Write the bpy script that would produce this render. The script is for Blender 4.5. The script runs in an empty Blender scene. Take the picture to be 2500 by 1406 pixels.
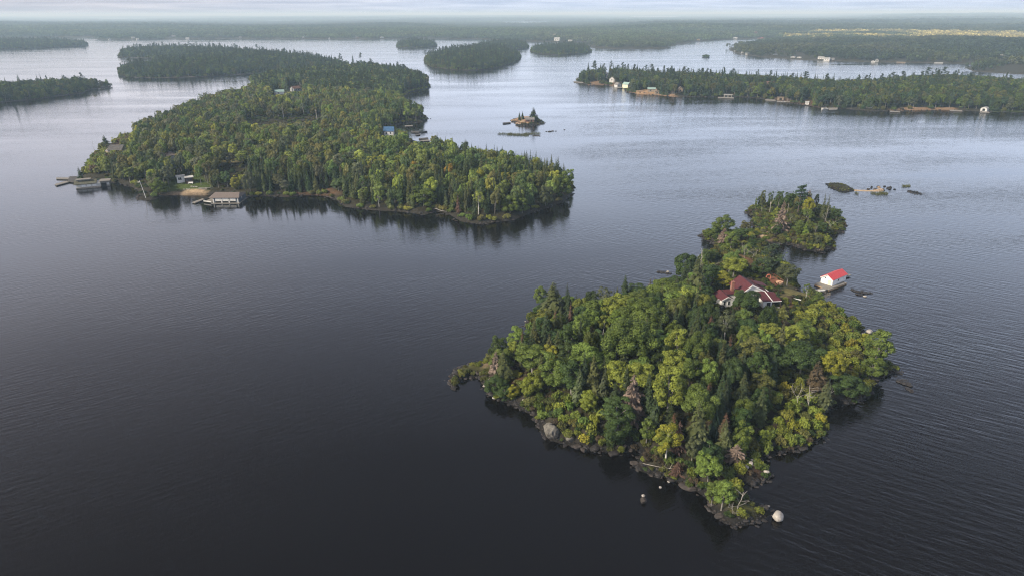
import bpy, math, random
import numpy as np
from mathutils import Vector

# ------------------------------------------------------------------ camera, sky, sun, exposure
SC = bpy.context.scene
COL = SC.collection
HC, FPX, CX, CY = 90.0, 1667.0, 1250.0, 703.0           # camera height (m), focal length and centre of a 2500 px wide frame
PITCH = math.atan((CY - 34.0) / FPX)
ROLL = 0.003
cF = np.array([0, math.cos(PITCH), -math.sin(PITCH)])
cU0 = np.array([0, math.sin(PITCH), math.cos(PITCH)])
cR0 = np.array([1.0, 0, 0])
cU = cU0 * math.cos(ROLL) + cR0 * math.sin(ROLL)
cR = cR0 * math.cos(ROLL) - cU0 * math.sin(ROLL)
CAMP = np.array([0, 0, HC])

cam_d = bpy.data.cameras.new('camera')
cam = bpy.data.objects.new('camera', cam_d)
COL.objects.link(cam)
from mathutils import Matrix
cam.matrix_world = Matrix(((cR[0], cU[0], -cF[0], 0), (cR[1], cU[1], -cF[1], 0), (cR[2], cU[2], -cF[2], HC), (0, 0, 0, 1)))
cam_d.sensor_width = 36.0
cam_d.lens = FPX / 2500.0 * 36.0
cam_d.clip_start = 1.0
cam_d.clip_end = 120000.0
SC.camera = cam

SUN_AZ = math.radians(-118)      # clockwise from +Y: from the left, a little behind the camera
SUN_EL = math.radians(34)
SUN_STRENGTH = 4.8
HAZE_DENSITY = 1.4e-4
world = bpy.data.worlds.new('World')
SC.world = world
world.use_nodes = True
wn, wl = world.node_tree.nodes, world.node_tree.links
wn.clear()
def WN(t, **kw):
    n = wn.new(t)
    for k, v in kw.items():
        setattr(n, k, v)
    return n
w_out = WN('ShaderNodeOutputWorld')
w_bg = WN('ShaderNodeBackground')
w_bg.inputs['Strength'].default_value = 0.1
w_sky = WN('ShaderNodeTexSky', sky_type='NISHITA')
w_sky.sun_disc = False
w_sky.sun_elevation = SUN_EL
w_sky.sun_rotation = SUN_AZ
w_tc = WN('ShaderNodeTexCoord')
w_sep = WN('ShaderNodeSeparateXYZ')
wl.new(w_tc.outputs['Generated'], w_sep.inputs[0])
w_zc = WN('ShaderNodeMath', operation='MAXIMUM'); w_zc.inputs[1].default_value = 0.0
wl.new(w_sep.outputs['Z'], w_zc.inputs[0])
w_za = WN('ShaderNodeMath', operation='ADD'); w_za.inputs[1].default_value = 0.035
wl.new(w_zc.outputs[0], w_za.inputs[0])
w_dx = WN('ShaderNodeMath', operation='DIVIDE'); wl.new(w_sep.outputs['X'], w_dx.inputs[0]); wl.new(w_za.outputs[0], w_dx.inputs[1])
w_dy = WN('ShaderNodeMath', operation='DIVIDE'); wl.new(w_sep.outputs['Y'], w_dy.inputs[0]); wl.new(w_za.outputs[0], w_dy.inputs[1])
w_cb = WN('ShaderNodeCombineXYZ'); wl.new(w_dx.outputs[0], w_cb.inputs[0]); wl.new(w_dy.outputs[0], w_cb.inputs[1])
w_n = WN('ShaderNodeTexNoise'); w_n.inputs['Scale'].default_value = 0.42; w_n.inputs['Detail'].default_value = 5; w_n.inputs['Roughness'].default_value = 0.55
wl.new(w_cb.outputs[0], w_n.inputs['Vector'])
w_r = WN('ShaderNodeMapRange'); w_r.inputs['From Min'].default_value = 0.36; w_r.inputs['From Max'].default_value = 0.66
wl.new(w_n.outputs['Fac'], w_r.inputs['Value'])
# cloud deck: brighter low over the horizon, greyer overhead
w_el = WN('ShaderNodeValToRGB')
cr = w_el.color_ramp
cr.elements[0].position = 0.0; cr.elements[0].color = (0.58, 0.63, 0.70, 1)
cr.elements[1].position = 1.0; cr.elements[1].color = (0.165, 0.155, 0.168, 1)
for p_, c_ in ((0.03, (0.63, 0.67, 0.74, 1)), (0.10, (1.40, 1.47, 1.58, 1)), (0.22, (1.26, 1.36, 1.52, 1)), (0.38, (0.66, 0.68, 0.76, 1)), (0.58, (0.25, 0.24, 0.265, 1))):
    e_ = cr.elements.new(p_); e_.color = c_
wl.new(w_zc.outputs[0], w_el.inputs['Fac'])
w_dk = WN('ShaderNodeMixRGB', blend_type='MULTIPLY'); w_dk.inputs[2].default_value = (0.70, 0.745, 0.81, 1)
w_inv = WN('ShaderNodeMath', operation='SUBTRACT'); w_inv.inputs[0].default_value = 1.0
wl.new(w_r.outputs[0], w_inv.inputs[1]); wl.new(w_inv.outputs[0], w_dk.inputs[0])
wl.new(w_el.outputs['Color'], w_dk.inputs[1])
w_az = WN('ShaderNodeMapRange'); w_az.interpolation_type = 'SMOOTHSTEP'; w_az.inputs['From Min'].default_value = -0.62; w_az.inputs['From Max'].default_value = 0.10
wl.new(w_sep.outputs['X'], w_az.inputs['Value'])
w_tint = WN('ShaderNodeMixRGB'); w_tint.inputs[1].default_value = (0.90, 0.825, 0.835, 1); w_tint.inputs[2].default_value = (0.92, 0.965, 1.09, 1)
wl.new(w_az.outputs[0], w_tint.inputs[0])
w_t2 = WN('ShaderNodeMixRGB', blend_type='MULTIPLY'); w_t2.inputs[0].default_value = 1.0
wl.new(w_dk.outputs[0], w_t2.inputs[1]); wl.new(w_tint.outputs[0], w_t2.inputs[2])
w_x10 = WN('ShaderNodeMixRGB', blend_type='MULTIPLY'); w_x10.inputs[0].default_value = 1.0; w_x10.inputs[2].default_value = (10, 10, 10, 1)
wl.new(w_t2.outputs[0], w_x10.inputs[1])
w_mix = WN('ShaderNodeMixRGB'); w_mix.inputs[0].default_value = 0.95
wl.new(w_sky.outputs[0], w_mix.inputs[1]); wl.new(w_x10.outputs[0], w_mix.inputs[2])
wl.new(w_mix.outputs[0], w_bg.inputs['Color'])
wl.new(w_bg.outputs[0], w_out.inputs['Surface'])

sun_d = bpy.data.lights.new('sun', 'SUN')
sun_d.energy = SUN_STRENGTH
sun_d.angle = math.radians(10)
sun_d.color = (1.0, 0.90, 0.74)
sun = bpy.data.objects.new('sun', sun_d)
COL.objects.link(sun)
sdir = Vector((math.sin(SUN_AZ) * math.cos(SUN_EL), math.cos(SUN_AZ) * math.cos(SUN_EL), math.sin(SUN_EL)))
sun.rotation_euler = (-sdir).to_track_quat('-Z', 'Y').to_euler()

SC.view_settings.view_transform = 'Standard'
SC.view_settings.look = 'None'
SC.view_settings.gamma = 1.0
SC.view_settings.use_curve_mapping = False
SC.view_settings.exposure = 0.50
SC.render.engine = 'CYCLES'
SC.cycles.max_bounces = 5
SC.cycles.diffuse_bounces = 3
SC.cycles.glossy_bounces = 2
SC.cycles.transmission_bounces = 3
SC.cycles.transparent_max_bounces = 4
SC.cycles.volume_bounces = 0
SC.cycles.use_denoising = True
SC.cycles.denoiser = 'OPENIMAGEDENOISE'
SC.cycles.denoising_input_passes = 'RGB_ALBEDO_NORMAL'
SC.cycles.denoising_prefilter = 'NONE'
SC.cycles.denoising_quality = 'HIGH'
SC.cycles.use_adaptive_sampling = False
SC.cycles.filter_width = 1.15
SC.cycles.caustics_reflective = False
SC.cycles.caustics_refractive = False

# ------------------------------------------------------------------ helpers
rng = np.random.default_rng(7)
random.seed(7)

def ray(px, py):
    return cF + cR * ((px - CX) / FPX) + cU * ((CY - py) / FPX)
def G(px, py, z=0.0):
    d = ray(px, py)
    t = (z - HC) / d[2]
    return CAMP + d * t
def project(p):
    q = np.asarray(p, float) - CAMP
    w = q @ cF
    return CX + FPX * (q @ cR) / w, CY - FPX * (q @ cU) / w
def GP(pts):
    return np.array([G(x, y)[:2] for x, y in pts])

def _hash(ix, iy, s):
    h = (ix.astype(np.int64) * 374761393 + iy.astype(np.int64) * 668265263 + s * 974711) & 0xffffffff
    h = ((h ^ (h >> 13)) * 1274126177) & 0xffffffff
    return ((h ^ (h >> 16)) & 0xffff) / 65535.0
def vnoise(x, y, s=0):
    x = np.asarray(x, float); y = np.asarray(y, float)
    ix, iy = np.floor(x), np.floor(y)
    fx, fy = x - ix, y - iy
    fx = fx * fx * (3 - 2 * fx); fy = fy * fy * (3 - 2 * fy)
    a = _hash(ix, iy, s); b = _hash(ix + 1, iy, s); c = _hash(ix, iy + 1, s); d = _hash(ix + 1, iy + 1, s)
    return (a + (b - a) * fx) * (1 - fy) + (c + (d - c) * fx) * fy
def fbm(x, y, s=0, o=4):
    v = 0; a = 0.5; f = 1.0
    for i in range(o):
        v = v + a * vnoise(np.asarray(x) * f, np.asarray(y) * f, s + i * 17); a *= 0.5; f *= 2.03
    return v / (1 - 0.5 ** o)
def smooth(a, b, x):
    t = np.clip((np.asarray(x, float) - a) / (b - a), 0, 1)
    return t * t * (3 - 2 * t)

def rough_poly(P, step, amp, seed):
    """subdivides a closed shoreline and makes it uneven"""
    out = []
    n = len(P)
    for i in range(n):
        a, b = P[i], P[(i + 1) % n]
        L = np.linalg.norm(b - a)
        k = max(1, min(60, int(L / step)))
        for j in range(k):
            q = a + (b - a) * j / k
            s_ = step * 2.2
            dx = fbm(q[0] / s_, q[1] / s_, seed, 3) - 0.5
            dy = fbm(q[0] / s_, q[1] / s_, seed + 50, 3) - 0.5
            out.append(q + amp * 2 * np.array([dx, dy]))
    return np.array(out)
def inpoly(P, X):
    x, y = X[:, 0], X[:, 1]
    ins = np.zeros(len(X), bool)
    n = len(P)
    for i in range(n):
        x0, y0 = P[i]; x1, y1 = P[(i + 1) % n]
        if y0 == y1:
            continue
        c = (y0 > y) != (y1 > y)
        ins ^= c & (x < (x1 - x0) * (y - y0) / (y1 - y0) + x0)
    return ins
def sdf(P, X):
    X = np.atleast_2d(X)
    A = P; B = np.roll(P, -1, 0); D = B - A
    L2 = np.maximum((D ** 2).sum(1), 1e-9)
    out = np.empty(len(X))
    for s in range(0, len(X), 4000):
        x = X[s:s + 4000]
        r = x[:, None, :] - A[None]
        t = np.clip((r * D[None]).sum(2) / L2, 0, 1)
        d = r - t[..., None] * D[None]
        out[s:s + 4000] = np.sqrt((d ** 2).sum(2).min(1))
    return np.where(inpoly(P, X), out, -out)

# node material helper
def new_mat(name):
    m = bpy.data.materials.new(name)
    m.use_nodes = True
    nt = m.node_tree
    nt.nodes.clear()
    o = nt.nodes.new('ShaderNodeOutputMaterial')
    return m, nt, o
def pmat(name, col, rough=0.7, noise=0.18, scale=3.0, spec=0.3, bump=0.0, metallic=0.0, stretch=(1, 1, 1), col2=None):
    m, nt, o = new_mat(name)
    b = nt.nodes.new('ShaderNodeBsdfPrincipled')
    b.inputs['Roughness'].default_value = rough
    b.inputs['Specular IOR Level'].default_value = spec
    b.inputs['Metallic'].default_value = metallic
    tc = nt.nodes.new('ShaderNodeTexCoord')
    mp = nt.nodes.new('ShaderNodeMapping'); mp.inputs['Scale'].default_value = stretch
    nt.links.new(tc.outputs['Object'], mp.inputs[0])
    n = nt.nodes.new('ShaderNodeTexNoise'); n.inputs['Scale'].default_value = scale; n.inputs['Detail'].default_value = 5; n.inputs['Roughness'].default_value = 0.65
    nt.links.new(mp.outputs[0], n.inputs['Vector'])
    mx = nt.nodes.new('ShaderNodeMixRGB')
    c2 = col2 or tuple(min(1, c * (1 + noise * 1.6)) for c in col)
    c1 = col if col2 else tuple(c * (1 - noise * 1.6) for c in col)
    mx.inputs[1].default_value = (*c1, 1); mx.inputs[2].default_value = (*c2, 1)
    r = nt.nodes.new('ShaderNodeMapRange'); r.inputs['From Min'].default_value = 0.3; r.inputs['From Max'].default_value = 0.7
    nt.links.new(n.outputs['Fac'], r.inputs['Value']); nt.links.new(r.outputs[0], mx.inputs[0])
    nt.links.new(mx.outputs[0], b.inputs['Base Color'])
    if bump:
        bp = nt.nodes.new('ShaderNodeBump'); bp.inputs['Distance'].default_value = bump
        nt.links.new(n.outputs['Fac'], bp.inputs['Height']); nt.links.new(bp.outputs[0], b.inputs['Normal'])
    nt.links.new(b.outputs[0], o.inputs['Surface'])
    return m
def leaf_mat(name, mode, transl=0.24, mult=1.0, fixed=None):
    """foliage: colour from the object ('object') or from the scattered instance ('instance'), varied from leaf to leaf"""
    m, nt, o = new_mat(name)
    if fixed:
        src = nt.nodes.new('ShaderNodeRGB'); src.outputs[0].default_value = (*fixed, 1); colo = src.outputs[0]
    elif mode == 'object':
        src = nt.nodes.new('ShaderNodeObjectInfo'); colo = src.outputs['Color']
    else:
        src = nt.nodes.new('ShaderNodeAttribute'); src.attribute_type = 'INSTANCER'; src.attribute_name = 'col'; colo = src.outputs['Color']
    at = nt.nodes.new('ShaderNodeAttribute'); at.attribute_name = 'tint'
    mu = nt.nodes.new('ShaderNodeMixRGB'); mu.blend_type = 'MULTIPLY'; mu.inputs[0].default_value = 1.0
    nt.links.new(colo, mu.inputs[1]); nt.links.new(at.outputs['Color'], mu.inputs[2])
    b = nt.nodes.new('ShaderNodeBsdfPrincipled')
    b.inputs['Roughness'].default_value = 0.6; b.inputs['Specular IOR Level'].default_value = 0.22
    nt.links.new(mu.outputs[0], b.inputs['Base Color'])
    t = nt.nodes.new('ShaderNodeBsdfTranslucent')
    nt.links.new(mu.outputs[0], t.inputs['Color'])
    ms = nt.nodes.new('ShaderNodeMixShader'); ms.inputs[0].default_value = transl
    nt.links.new(b.outputs[0], ms.inputs[1]); nt.links.new(t.outputs[0], ms.inputs[2])
    nt.links.new(ms.outputs[0], o.inputs['Surface'])
    return m

class MB:
    """collects boxes, quads and tubes; build() links them as one mesh object"""
    def __init__(s):
        s.v = []; s.f = []; s.m = []
    def poly(s, pts, mi=0):
        i = len(s.v); s.v += [tuple(p) for p in pts]; s.f.append(tuple(range(i, i + len(pts)))); s.m.append(mi)
    def box(s, c, d, yaw=0.0, mi=0):
        cx, cy, cz = c; hx, hy, hz = d[0] / 2, d[1] / 2, d[2] / 2
        ca, sa = math.cos(yaw), math.sin(yaw)
        i = len(s.v)
        for z in (-hz, hz):
            for x, y in ((-hx, -hy), (hx, -hy), (hx, hy), (-hx, hy)):
                s.v.append((cx + x * ca - y * sa, cy + x * sa + y * ca, cz + z))
        for q in ((3, 2, 1, 0), (4, 5, 6, 7), (0, 1, 5, 4), (1, 2, 6, 5), (2, 3, 7, 6), (3, 0, 4, 7)):
            s.f.append(tuple(i + k for k in q)); s.m.append(mi)
    def slab(s, pts, th, mi=0):
        """a sheet of the given thickness below pts"""
        p = [Vector(a) for a in pts]
        n = (p[1] - p[0]).cross(p[2] - p[0]).normalized()
        if n.z < 0:
            p.reverse(); n = -n
        q = [a - n * th for a in p]
        i = len(s.v); k = len(p)
        s.v += [tuple(a) for a in p] + [tuple(a) for a in q]
        s.f.append(tuple(range(i, i + k))); s.m.append(mi)
        s.f.append(tuple(range(i + 2 * k - 1, i + k - 1, -1))); s.m.append(mi)
        for j in range(k):
            j2 = (j + 1) % k
            s.f.append((i + j2, i + j, i + k + j, i + k + j2)); s.m.append(mi)
    def tube(s, pts, rad, n=5, mi=0):
        pts = [Vector(p) for p in pts]
        i0 = len(s.v)
        for k, p in enumerate(pts):
            d = (pts[min(k + 1, len(pts) - 1)] - pts[max(k - 1, 0)]).normalized()
            a = d.orthogonal().normalized() if abs(d.z) < 0.9 else Vector((1, 0, 0))
            a = (a - d * a.dot(d)).normalized(); b = d.cross(a)
            for j in range(n):
                t = 2 * math.pi * j / n
                s.v.append(tuple(p + (a * math.cos(t) + b * math.sin(t)) * rad[k]))
        for k in range(len(pts) - 1):
            for j in range(n):
                a = i0 + k * n + j; b = i0 + k * n + (j + 1) % n
                s.f.append((a, b, b + n, a + n)); s.m.append(mi)
        s.f.append(tuple(i0 + (len(pts) - 1) * n + j for j in range(n))); s.m.append(mi)
    def mesh(s, name, mats):
        me = bpy.data.meshes.new(name)
        me.from_pydata(s.v, [], s.f)
        for m in (mats if isinstance(mats, (list, tuple)) else [mats]):
            me.materials.append(m)
        me.polygons.foreach_set('material_index', s.m)
        me.update()
        return me
    def build(s, name, mats, parent=None, loc=None):
        o = bpy.data.objects.new(name, s.mesh(name, mats))
        COL.objects.link(o)
        if parent: o.parent = parent
        if loc is not None: o.location = loc
        return o

def tag(o, label=None, cat=None, group=None, kind=None):
    if label: o['label'] = label
    if cat: o['category'] = cat
    if group: o['group'] = group
    if kind: o['kind'] = kind
    return o
def empty(name, loc, yaw=0.0):
    o = bpy.data.objects.new(name, None)
    o.empty_display_size = 0.5
    COL.objects.link(o)
    o.location = loc; o.rotation_euler = (0, 0, yaw)
    return o

# ------------------------------------------------------------------ materials
M = {}
M['leaf'] = leaf_mat('leaf', 'object')
M['needle'] = leaf_mat('needle', 'object', transl=0.12)
M['red_top'] = leaf_mat('red_top', 'object', transl=0.1, fixed=(0.11, 0.060, 0.036))
M['leaf_i'] = leaf_mat('leaf_scattered', 'instance')
M['needle_i'] = leaf_mat('needle_scattered', 'instance', transl=0.12)
M['bark'] = pmat('bark', (0.20, 0.185, 0.165), 0.9, 0.3, 2.0)
M['bark_dark'] = pmat('bark_dark', (0.09, 0.07, 0.055), 0.9, 0.3, 2.0)
M['bark_white'] = pmat('bark_white', (0.48, 0.46, 0.42), 0.85, 0.25, 2.0)
M['dead_wood'] = pmat('dead_wood', (0.30, 0.275, 0.245), 0.9, 0.25, 2.0)
M['bark_grey'] = pmat('grey_brown_bark', (0.17, 0.135, 0.11), 0.9, 0.25, 2.0)
M['white'] = pmat('white_paint', (0.74, 0.73, 0.70), 0.6, 0.05, 1.2)
M['far_white'] = pmat('aged_white_siding', (0.50, 0.49, 0.47), 0.7, 0.1, 0.4)
M['far_pale'] = pmat('pale_grey_siding', (0.30, 0.30, 0.29), 0.8, 0.15, 0.4)
M['far_tan'] = pmat('dull_tan_siding', (0.24, 0.19, 0.14), 0.8, 0.15, 0.4)
M['cream'] = pmat('cream_paint', (0.70, 0.64, 0.46), 0.65, 0.08, 1.2)
M['offwhite'] = pmat('weathered_white_paint', (0.52, 0.51, 0.48), 0.7, 0.14, 1.5)
M['maroon'] = pmat('maroon_shingles', (0.080, 0.020, 0.025), 0.8, 0.2, 2.5, stretch=(1, 1, 4))
M['red'] = pmat('red_metal_roof', (0.50, 0.060, 0.066), 0.6, 0.14, 0.9, stretch=(1, 6, 1))
M['brick'] = pmat('chimney_brick', (0.40, 0.14, 0.085), 0.85, 0.2, 6)
M['brick_dark'] = pmat('weathered_chimney_brick', (0.26, 0.12, 0.085), 0.85, 0.25, 6)
M['glass'] = pmat('window_glass', (0.02, 0.024, 0.03), 0.08, 0.2, 1.0, spec=0.6)
M['deck'] = pmat('orange_stained_deck', (0.205, 0.085, 0.05), 0.75, 0.2, 3, stretch=(1, 6, 1))
M['tan_wood'] = pmat('tan_wood', (0.42, 0.28, 0.16), 0.8, 0.18, 2.0)
M['tarp'] = pmat('tan_cover', (0.55, 0.33, 0.21), 0.8, 0.1, 2.0)
M['grey_wood'] = pmat('weathered_grey_boards', (0.20, 0.185, 0.165), 0.85, 0.25, 2.0, stretch=(1, 5, 1))
M['wet_wood'] = pmat('dark_dock_timber', (0.07, 0.065, 0.062), 0.8, 0.25, 2.0)
M['brown_roof'] = pmat('brown_grey_shingles', (0.155, 0.125, 0.108), 0.85, 0.15, 2.0, stretch=(1, 1, 4))
M['grey_roof'] = pmat('grey_shingles', (0.17, 0.16, 0.155), 0.85, 0.2, 1.0)
M['grey_dark'] = pmat('old_dark_shingles', (0.085, 0.08, 0.078), 0.9, 0.25, 1.0)
M['moss_roof'] = pmat('mossy_roof', (0.055, 0.060, 0.030), 0.9, 0.3, 0.9, col2=(0.12, 0.11, 0.085))
M['blue_roof'] = pmat('blue_metal_roof', (0.05, 0.115, 0.22), 0.5, 0.12, 1.0)
M['green_roof'] = pmat('pale_green_metal_roof', (0.24, 0.34, 0.31), 0.55, 0.12, 1.0)
M['dark_wall'] = pmat('dark_blue_grey_siding', (0.075, 0.09, 0.11), 0.75, 0.15, 1.0)
M['brown_wall'] = pmat('dark_brown_screen', (0.075, 0.045, 0.032), 0.8, 0.2, 2.0)
M['redbrown'] = pmat('red_brown_siding', (0.15, 0.085, 0.065), 0.8, 0.2, 1.0)
M['tan_wall'] = pmat('tan_siding', (0.46, 0.34, 0.20), 0.8, 0.15, 1.0)
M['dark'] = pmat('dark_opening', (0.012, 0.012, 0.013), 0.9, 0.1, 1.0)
M['rock_pale'] = pmat('pale_granite', (0.24, 0.215, 0.19), 0.85, 0.22, 2.4, bump=0.05, col2=(0.45, 0.42, 0.38))
M['rock_grey'] = pmat('lichen_grey_granite', (0.07, 0.062, 0.058), 0.9, 0.3, 2.6, bump=0.1, col2=(0.19, 0.18, 0.15))
M['rock_dark'] = pmat('dark_wet_rock', (0.012, 0.011, 0.012), 0.6, 0.4, 1.4, bump=0.1, col2=(0.042, 0.037, 0.035))
M['rock_mid'] = pmat('brown_shore_rock', (0.020, 0.017, 0.016), 0.8, 0.3, 1.2, bump=0.08, col2=(0.070, 0.058, 0.052))
M['rock_tan'] = pmat('tan_bedrock', (0.26, 0.18, 0.12), 0.9, 0.25, 0.6, bump=0.08, col2=(0.42, 0.31, 0.21))

def ground_mat():
    m, nt, o = new_mat('ground')
    at = nt.nodes.new('ShaderNodeAttribute'); at.attribute_name = 'gcol'
    b = nt.nodes.new('ShaderNodeBsdfPrincipled'); b.inputs['Roughness'].default_value = 0.9; b.inputs['Specular IOR Level'].default_value = 0.15
    geo = nt.nodes.new('ShaderNodeNewGeometry')
    n = nt.nodes.new('ShaderNodeTexNoise'); n.inputs['Scale'].default_value = 0.9; n.inputs['Detail'].default_value = 7; n.inputs['Roughness'].default_value = 0.7
    nt.links.new(geo.outputs['Position'], n.inputs['Vector'])
    r = nt.nodes.new('ShaderNodeMapRange'); r.inputs['From Min'].default_value = 0.3; r.inputs['From Max'].default_value = 0.7; r.inputs['To Min'].default_value = 0.55; r.inputs['To Max'].default_value = 1.45
    nt.links.new(n.outputs['Fac'], r.inputs['Value'])
    mu = nt.nodes.new('ShaderNodeMixRGB'); mu.blend_type = 'MULTIPLY'; mu.inputs[0].default_value = 1.0
    nt.links.new(at.outputs['Color'], mu.inputs[1]); nt.links.new(r.outputs[0], mu.inputs[2])
    nt.links.new(mu.outputs[0], b.inputs['Base Color'])
    bp = nt.nodes.new('ShaderNodeBump'); bp.inputs['Distance'].default_value = 0.25
    nt.links.new(n.outputs['Fac'], bp.inputs['Height']); nt.links.new(bp.outputs[0], b.inputs['Normal'])
    nt.links.new(b.outputs[0], o.inputs['Surface'])
    return m
M['ground'] = ground_mat()

def water_mat():
    m, nt, o = new_mat('lake_water')
    N = nt.nodes.new; L = nt.links.new
    b = N('ShaderNodeBsdfPrincipled')
    b.inputs['Base Color'].default_value = (0.0030, 0.0022, 0.0020, 1)
    b.inputs['IOR'].default_value = 1.36
    geo = N('ShaderNodeNewGeometry')
    def waves(ang, long_, short, seed):
        mp = N('ShaderNodeMapping'); mp.vector_type = 'TEXTURE'
        mp.inputs['Rotation'].default_value = (0, 0, ang); mp.inputs['Scale'].default_value = (long_, short, 1); mp.inputs['Location'].default_value = (seed, seed * 2, 0)
        L(geo.outputs['Position'], mp.inputs[0])
        n = N('ShaderNodeTexNoise'); n.inputs['Scale'].default_value = 1.0; n.inputs['Detail'].default_value = 2.5; n.inputs['Roughness'].default_value = 0.45
        L(mp.outputs[0], n.inputs['Vector'])
        return n.outputs['Fac']
    wa = waves(math.radians(33), 4.6, 1.0, 3.0)      # left of the island
    wb = waves(math.radians(-33), 6.0, 1.25, 8.0)     # right of the island
    sx = N('ShaderNodeSeparateXYZ'); L(geo.outputs['Position'], sx.inputs[0])
    wob = N('ShaderNodeTexNoise'); wob.inputs['Scale'].default_value = 0.012; wob.inputs['Detail'].default_value = 2
    L(geo.outputs['Position'], wob.inputs['Vector'])
    ad = N('ShaderNodeMath'); ad.operation = 'MULTIPLY_ADD'; ad.inputs[1].default_value = 120.0; L(wob.outputs['Fac'], ad.inputs[0]); L(sx.outputs['X'], ad.inputs[2])
    side = N('ShaderNodeMapRange'); side.interpolation_type = 'SMOOTHSTEP'; side.inputs['From Min'].default_value = 60; side.inputs['From Max'].default_value = 135
    L(ad.outputs[0], side.inputs['Value'])
    mx = N('ShaderNodeMixRGB'); L(side.outputs[0], mx.inputs[0]); L(wa, mx.inputs[1]); L(wb, mx.inputs[2])
    # broad patches: wind lanes and slicks
    mp = N('ShaderNodeMapping'); mp.vector_type = 'TEXTURE'; mp.inputs['Scale'].default_value = (260, 60, 1); mp.inputs['Rotation'].default_value = (0, 0, math.radians(4))
    L(geo.outputs['Position'], mp.inputs[0])
    big = N('ShaderNodeTexNoise'); big.inputs['Scale'].default_value = 1.0; big.inputs['Detail'].default_value = 4; big.inputs['Roughness'].default_value = 0.55
    L(mp.outputs[0], big.inputs['Vector'])
    pr = N('ShaderNodeMapRange'); pr.inputs['From Min'].default_value = 0.35; pr.inputs['From Max'].default_value = 0.65; pr.inputs['To Min'].default_value = 0.22; pr.inputs['To Max'].default_value = 1.15
    L(big.outputs['Fac'], pr.inputs['Value'])
    amp = N('ShaderNodeMapRange'); amp.inputs['To Min'].default_value = 0.085; amp.inputs['To Max'].default_value = 0.21
    L(side.outputs[0], amp.inputs['Value'])
    di = N('ShaderNodeMath'); di.operation = 'MULTIPLY'; L(amp.outputs[0], di.inputs[0]); L(pr.outputs[0], di.inputs[1])
    chop = N('ShaderNodeTexNoise'); chop.inputs['Scale'].default_value = 2.2; chop.inputs['Detail'].default_value = 2
    L(geo.outputs['Position'], chop.inputs['Vector'])
    ch = N('ShaderNodeMath'); ch.operation = 'MULTIPLY_ADD'; ch.inputs[1].default_value = 0.16; L(chop.outputs['Fac'], ch.inputs[0]); L(mx.outputs[0], ch.inputs[2])
    bp = N('ShaderNodeBump'); L(ch.outputs[0], bp.inputs['Height']); L(di.outputs[0], bp.inputs['Distance'])
    L(bp.outputs[0], b.inputs['Normal'])
    rr = N('ShaderNodeMapRange'); rr.inputs['From Min'].default_value = 0.3; rr.inputs['From Max'].default_value = 0.7; rr.inputs['To Min'].default_value = 0.05; rr.inputs['To Max'].default_value = 0.16
    L(big.outputs['Fac'], rr.inputs['Value']); L(rr.outputs[0], b.inputs['Roughness'])
    L(b.outputs[0], o.inputs['Surface'])
    return m
M['water'] = water_mat()

# ------------------------------------------------------------------ land and water
LAND = {}
def land(key, px, rise, rs, step, amp, res, bank=0.5, nz=0.8, far_ext=None, seed=0):
    P = GP(px)
    if far_ext is not None:
        P = np.vstack([P, np.array(far_ext)])
    LAND[key] = dict(P=rough_poly(P, step, amp, seed + len(LAND)), rise=rise, rs=rs, res=res, bank=bank, nz=nz)
near_px = [(1098, 938), (1104, 905), (1138, 890), (1200, 880), (1240, 864), (1296, 822), (1283, 797), (1291, 776), (1313, 764), (1350, 768), (1420, 776), (1500, 768),
           (1590, 742), (1640, 700), (1690, 668), (1742, 625), (1752, 605), (1720, 585), (1712, 574), (1745, 566), (1800, 572), (1838, 568), (1852, 560), (1832, 548), (1845, 532), (1818, 519),
           (1835, 507), (1880, 500), (1960, 498), (2030, 515), (2055, 535), (2070, 551), (2060, 560), (2058, 569), (2025, 578), (2020, 586), (2038, 595), (2036, 607), (2005, 617), (1960, 609), (1930, 598),
           (1880, 596), (1866, 606), (1885, 625), (1920, 650), (1940, 672), (1950, 700), (1957, 716), (1985, 722), (2008, 742), (2048, 762), (2080, 786), (2110, 815), (2125, 842), (2150, 862), (2165, 890),
           (2196, 906), (2165, 917), (2138, 928), (2128, 955), (2090, 983), (2045, 990), (2018, 1000), (2006, 1016), (2016, 1042), (2000, 1075), (1960, 1098), (1905, 1104), (1868, 1114), (1852, 1128),
           (1866, 1140), (1890, 1164), (1862, 1178), (1838, 1190), (1806, 1182), (1806, 1204), (1832, 1226), (1878, 1240), (1882, 1254), (1846, 1278), (1800, 1284), (1770, 1275), (1740, 1246), (1724, 1218),
           (1700, 1200), (1652, 1178), (1620, 1164), (1592, 1160), (1560, 1146), (1545, 1134), (1562, 1120), (1566, 1104), (1545, 1100), (1512, 1108), (1476, 1104), (1430, 1100), (1396, 1088), (1360, 1078), (1328, 1064),
           (1318, 1040), (1300, 1012), (1266, 998), (1240, 984), (1206, 972), (1186, 956), (1178, 934), (1162, 922), (1130, 925), (1112, 944)]
land('near', near_px, 5.5, 16, 2.4, 0.8, 0.8, bank=1.1, nz=1.2)
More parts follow.
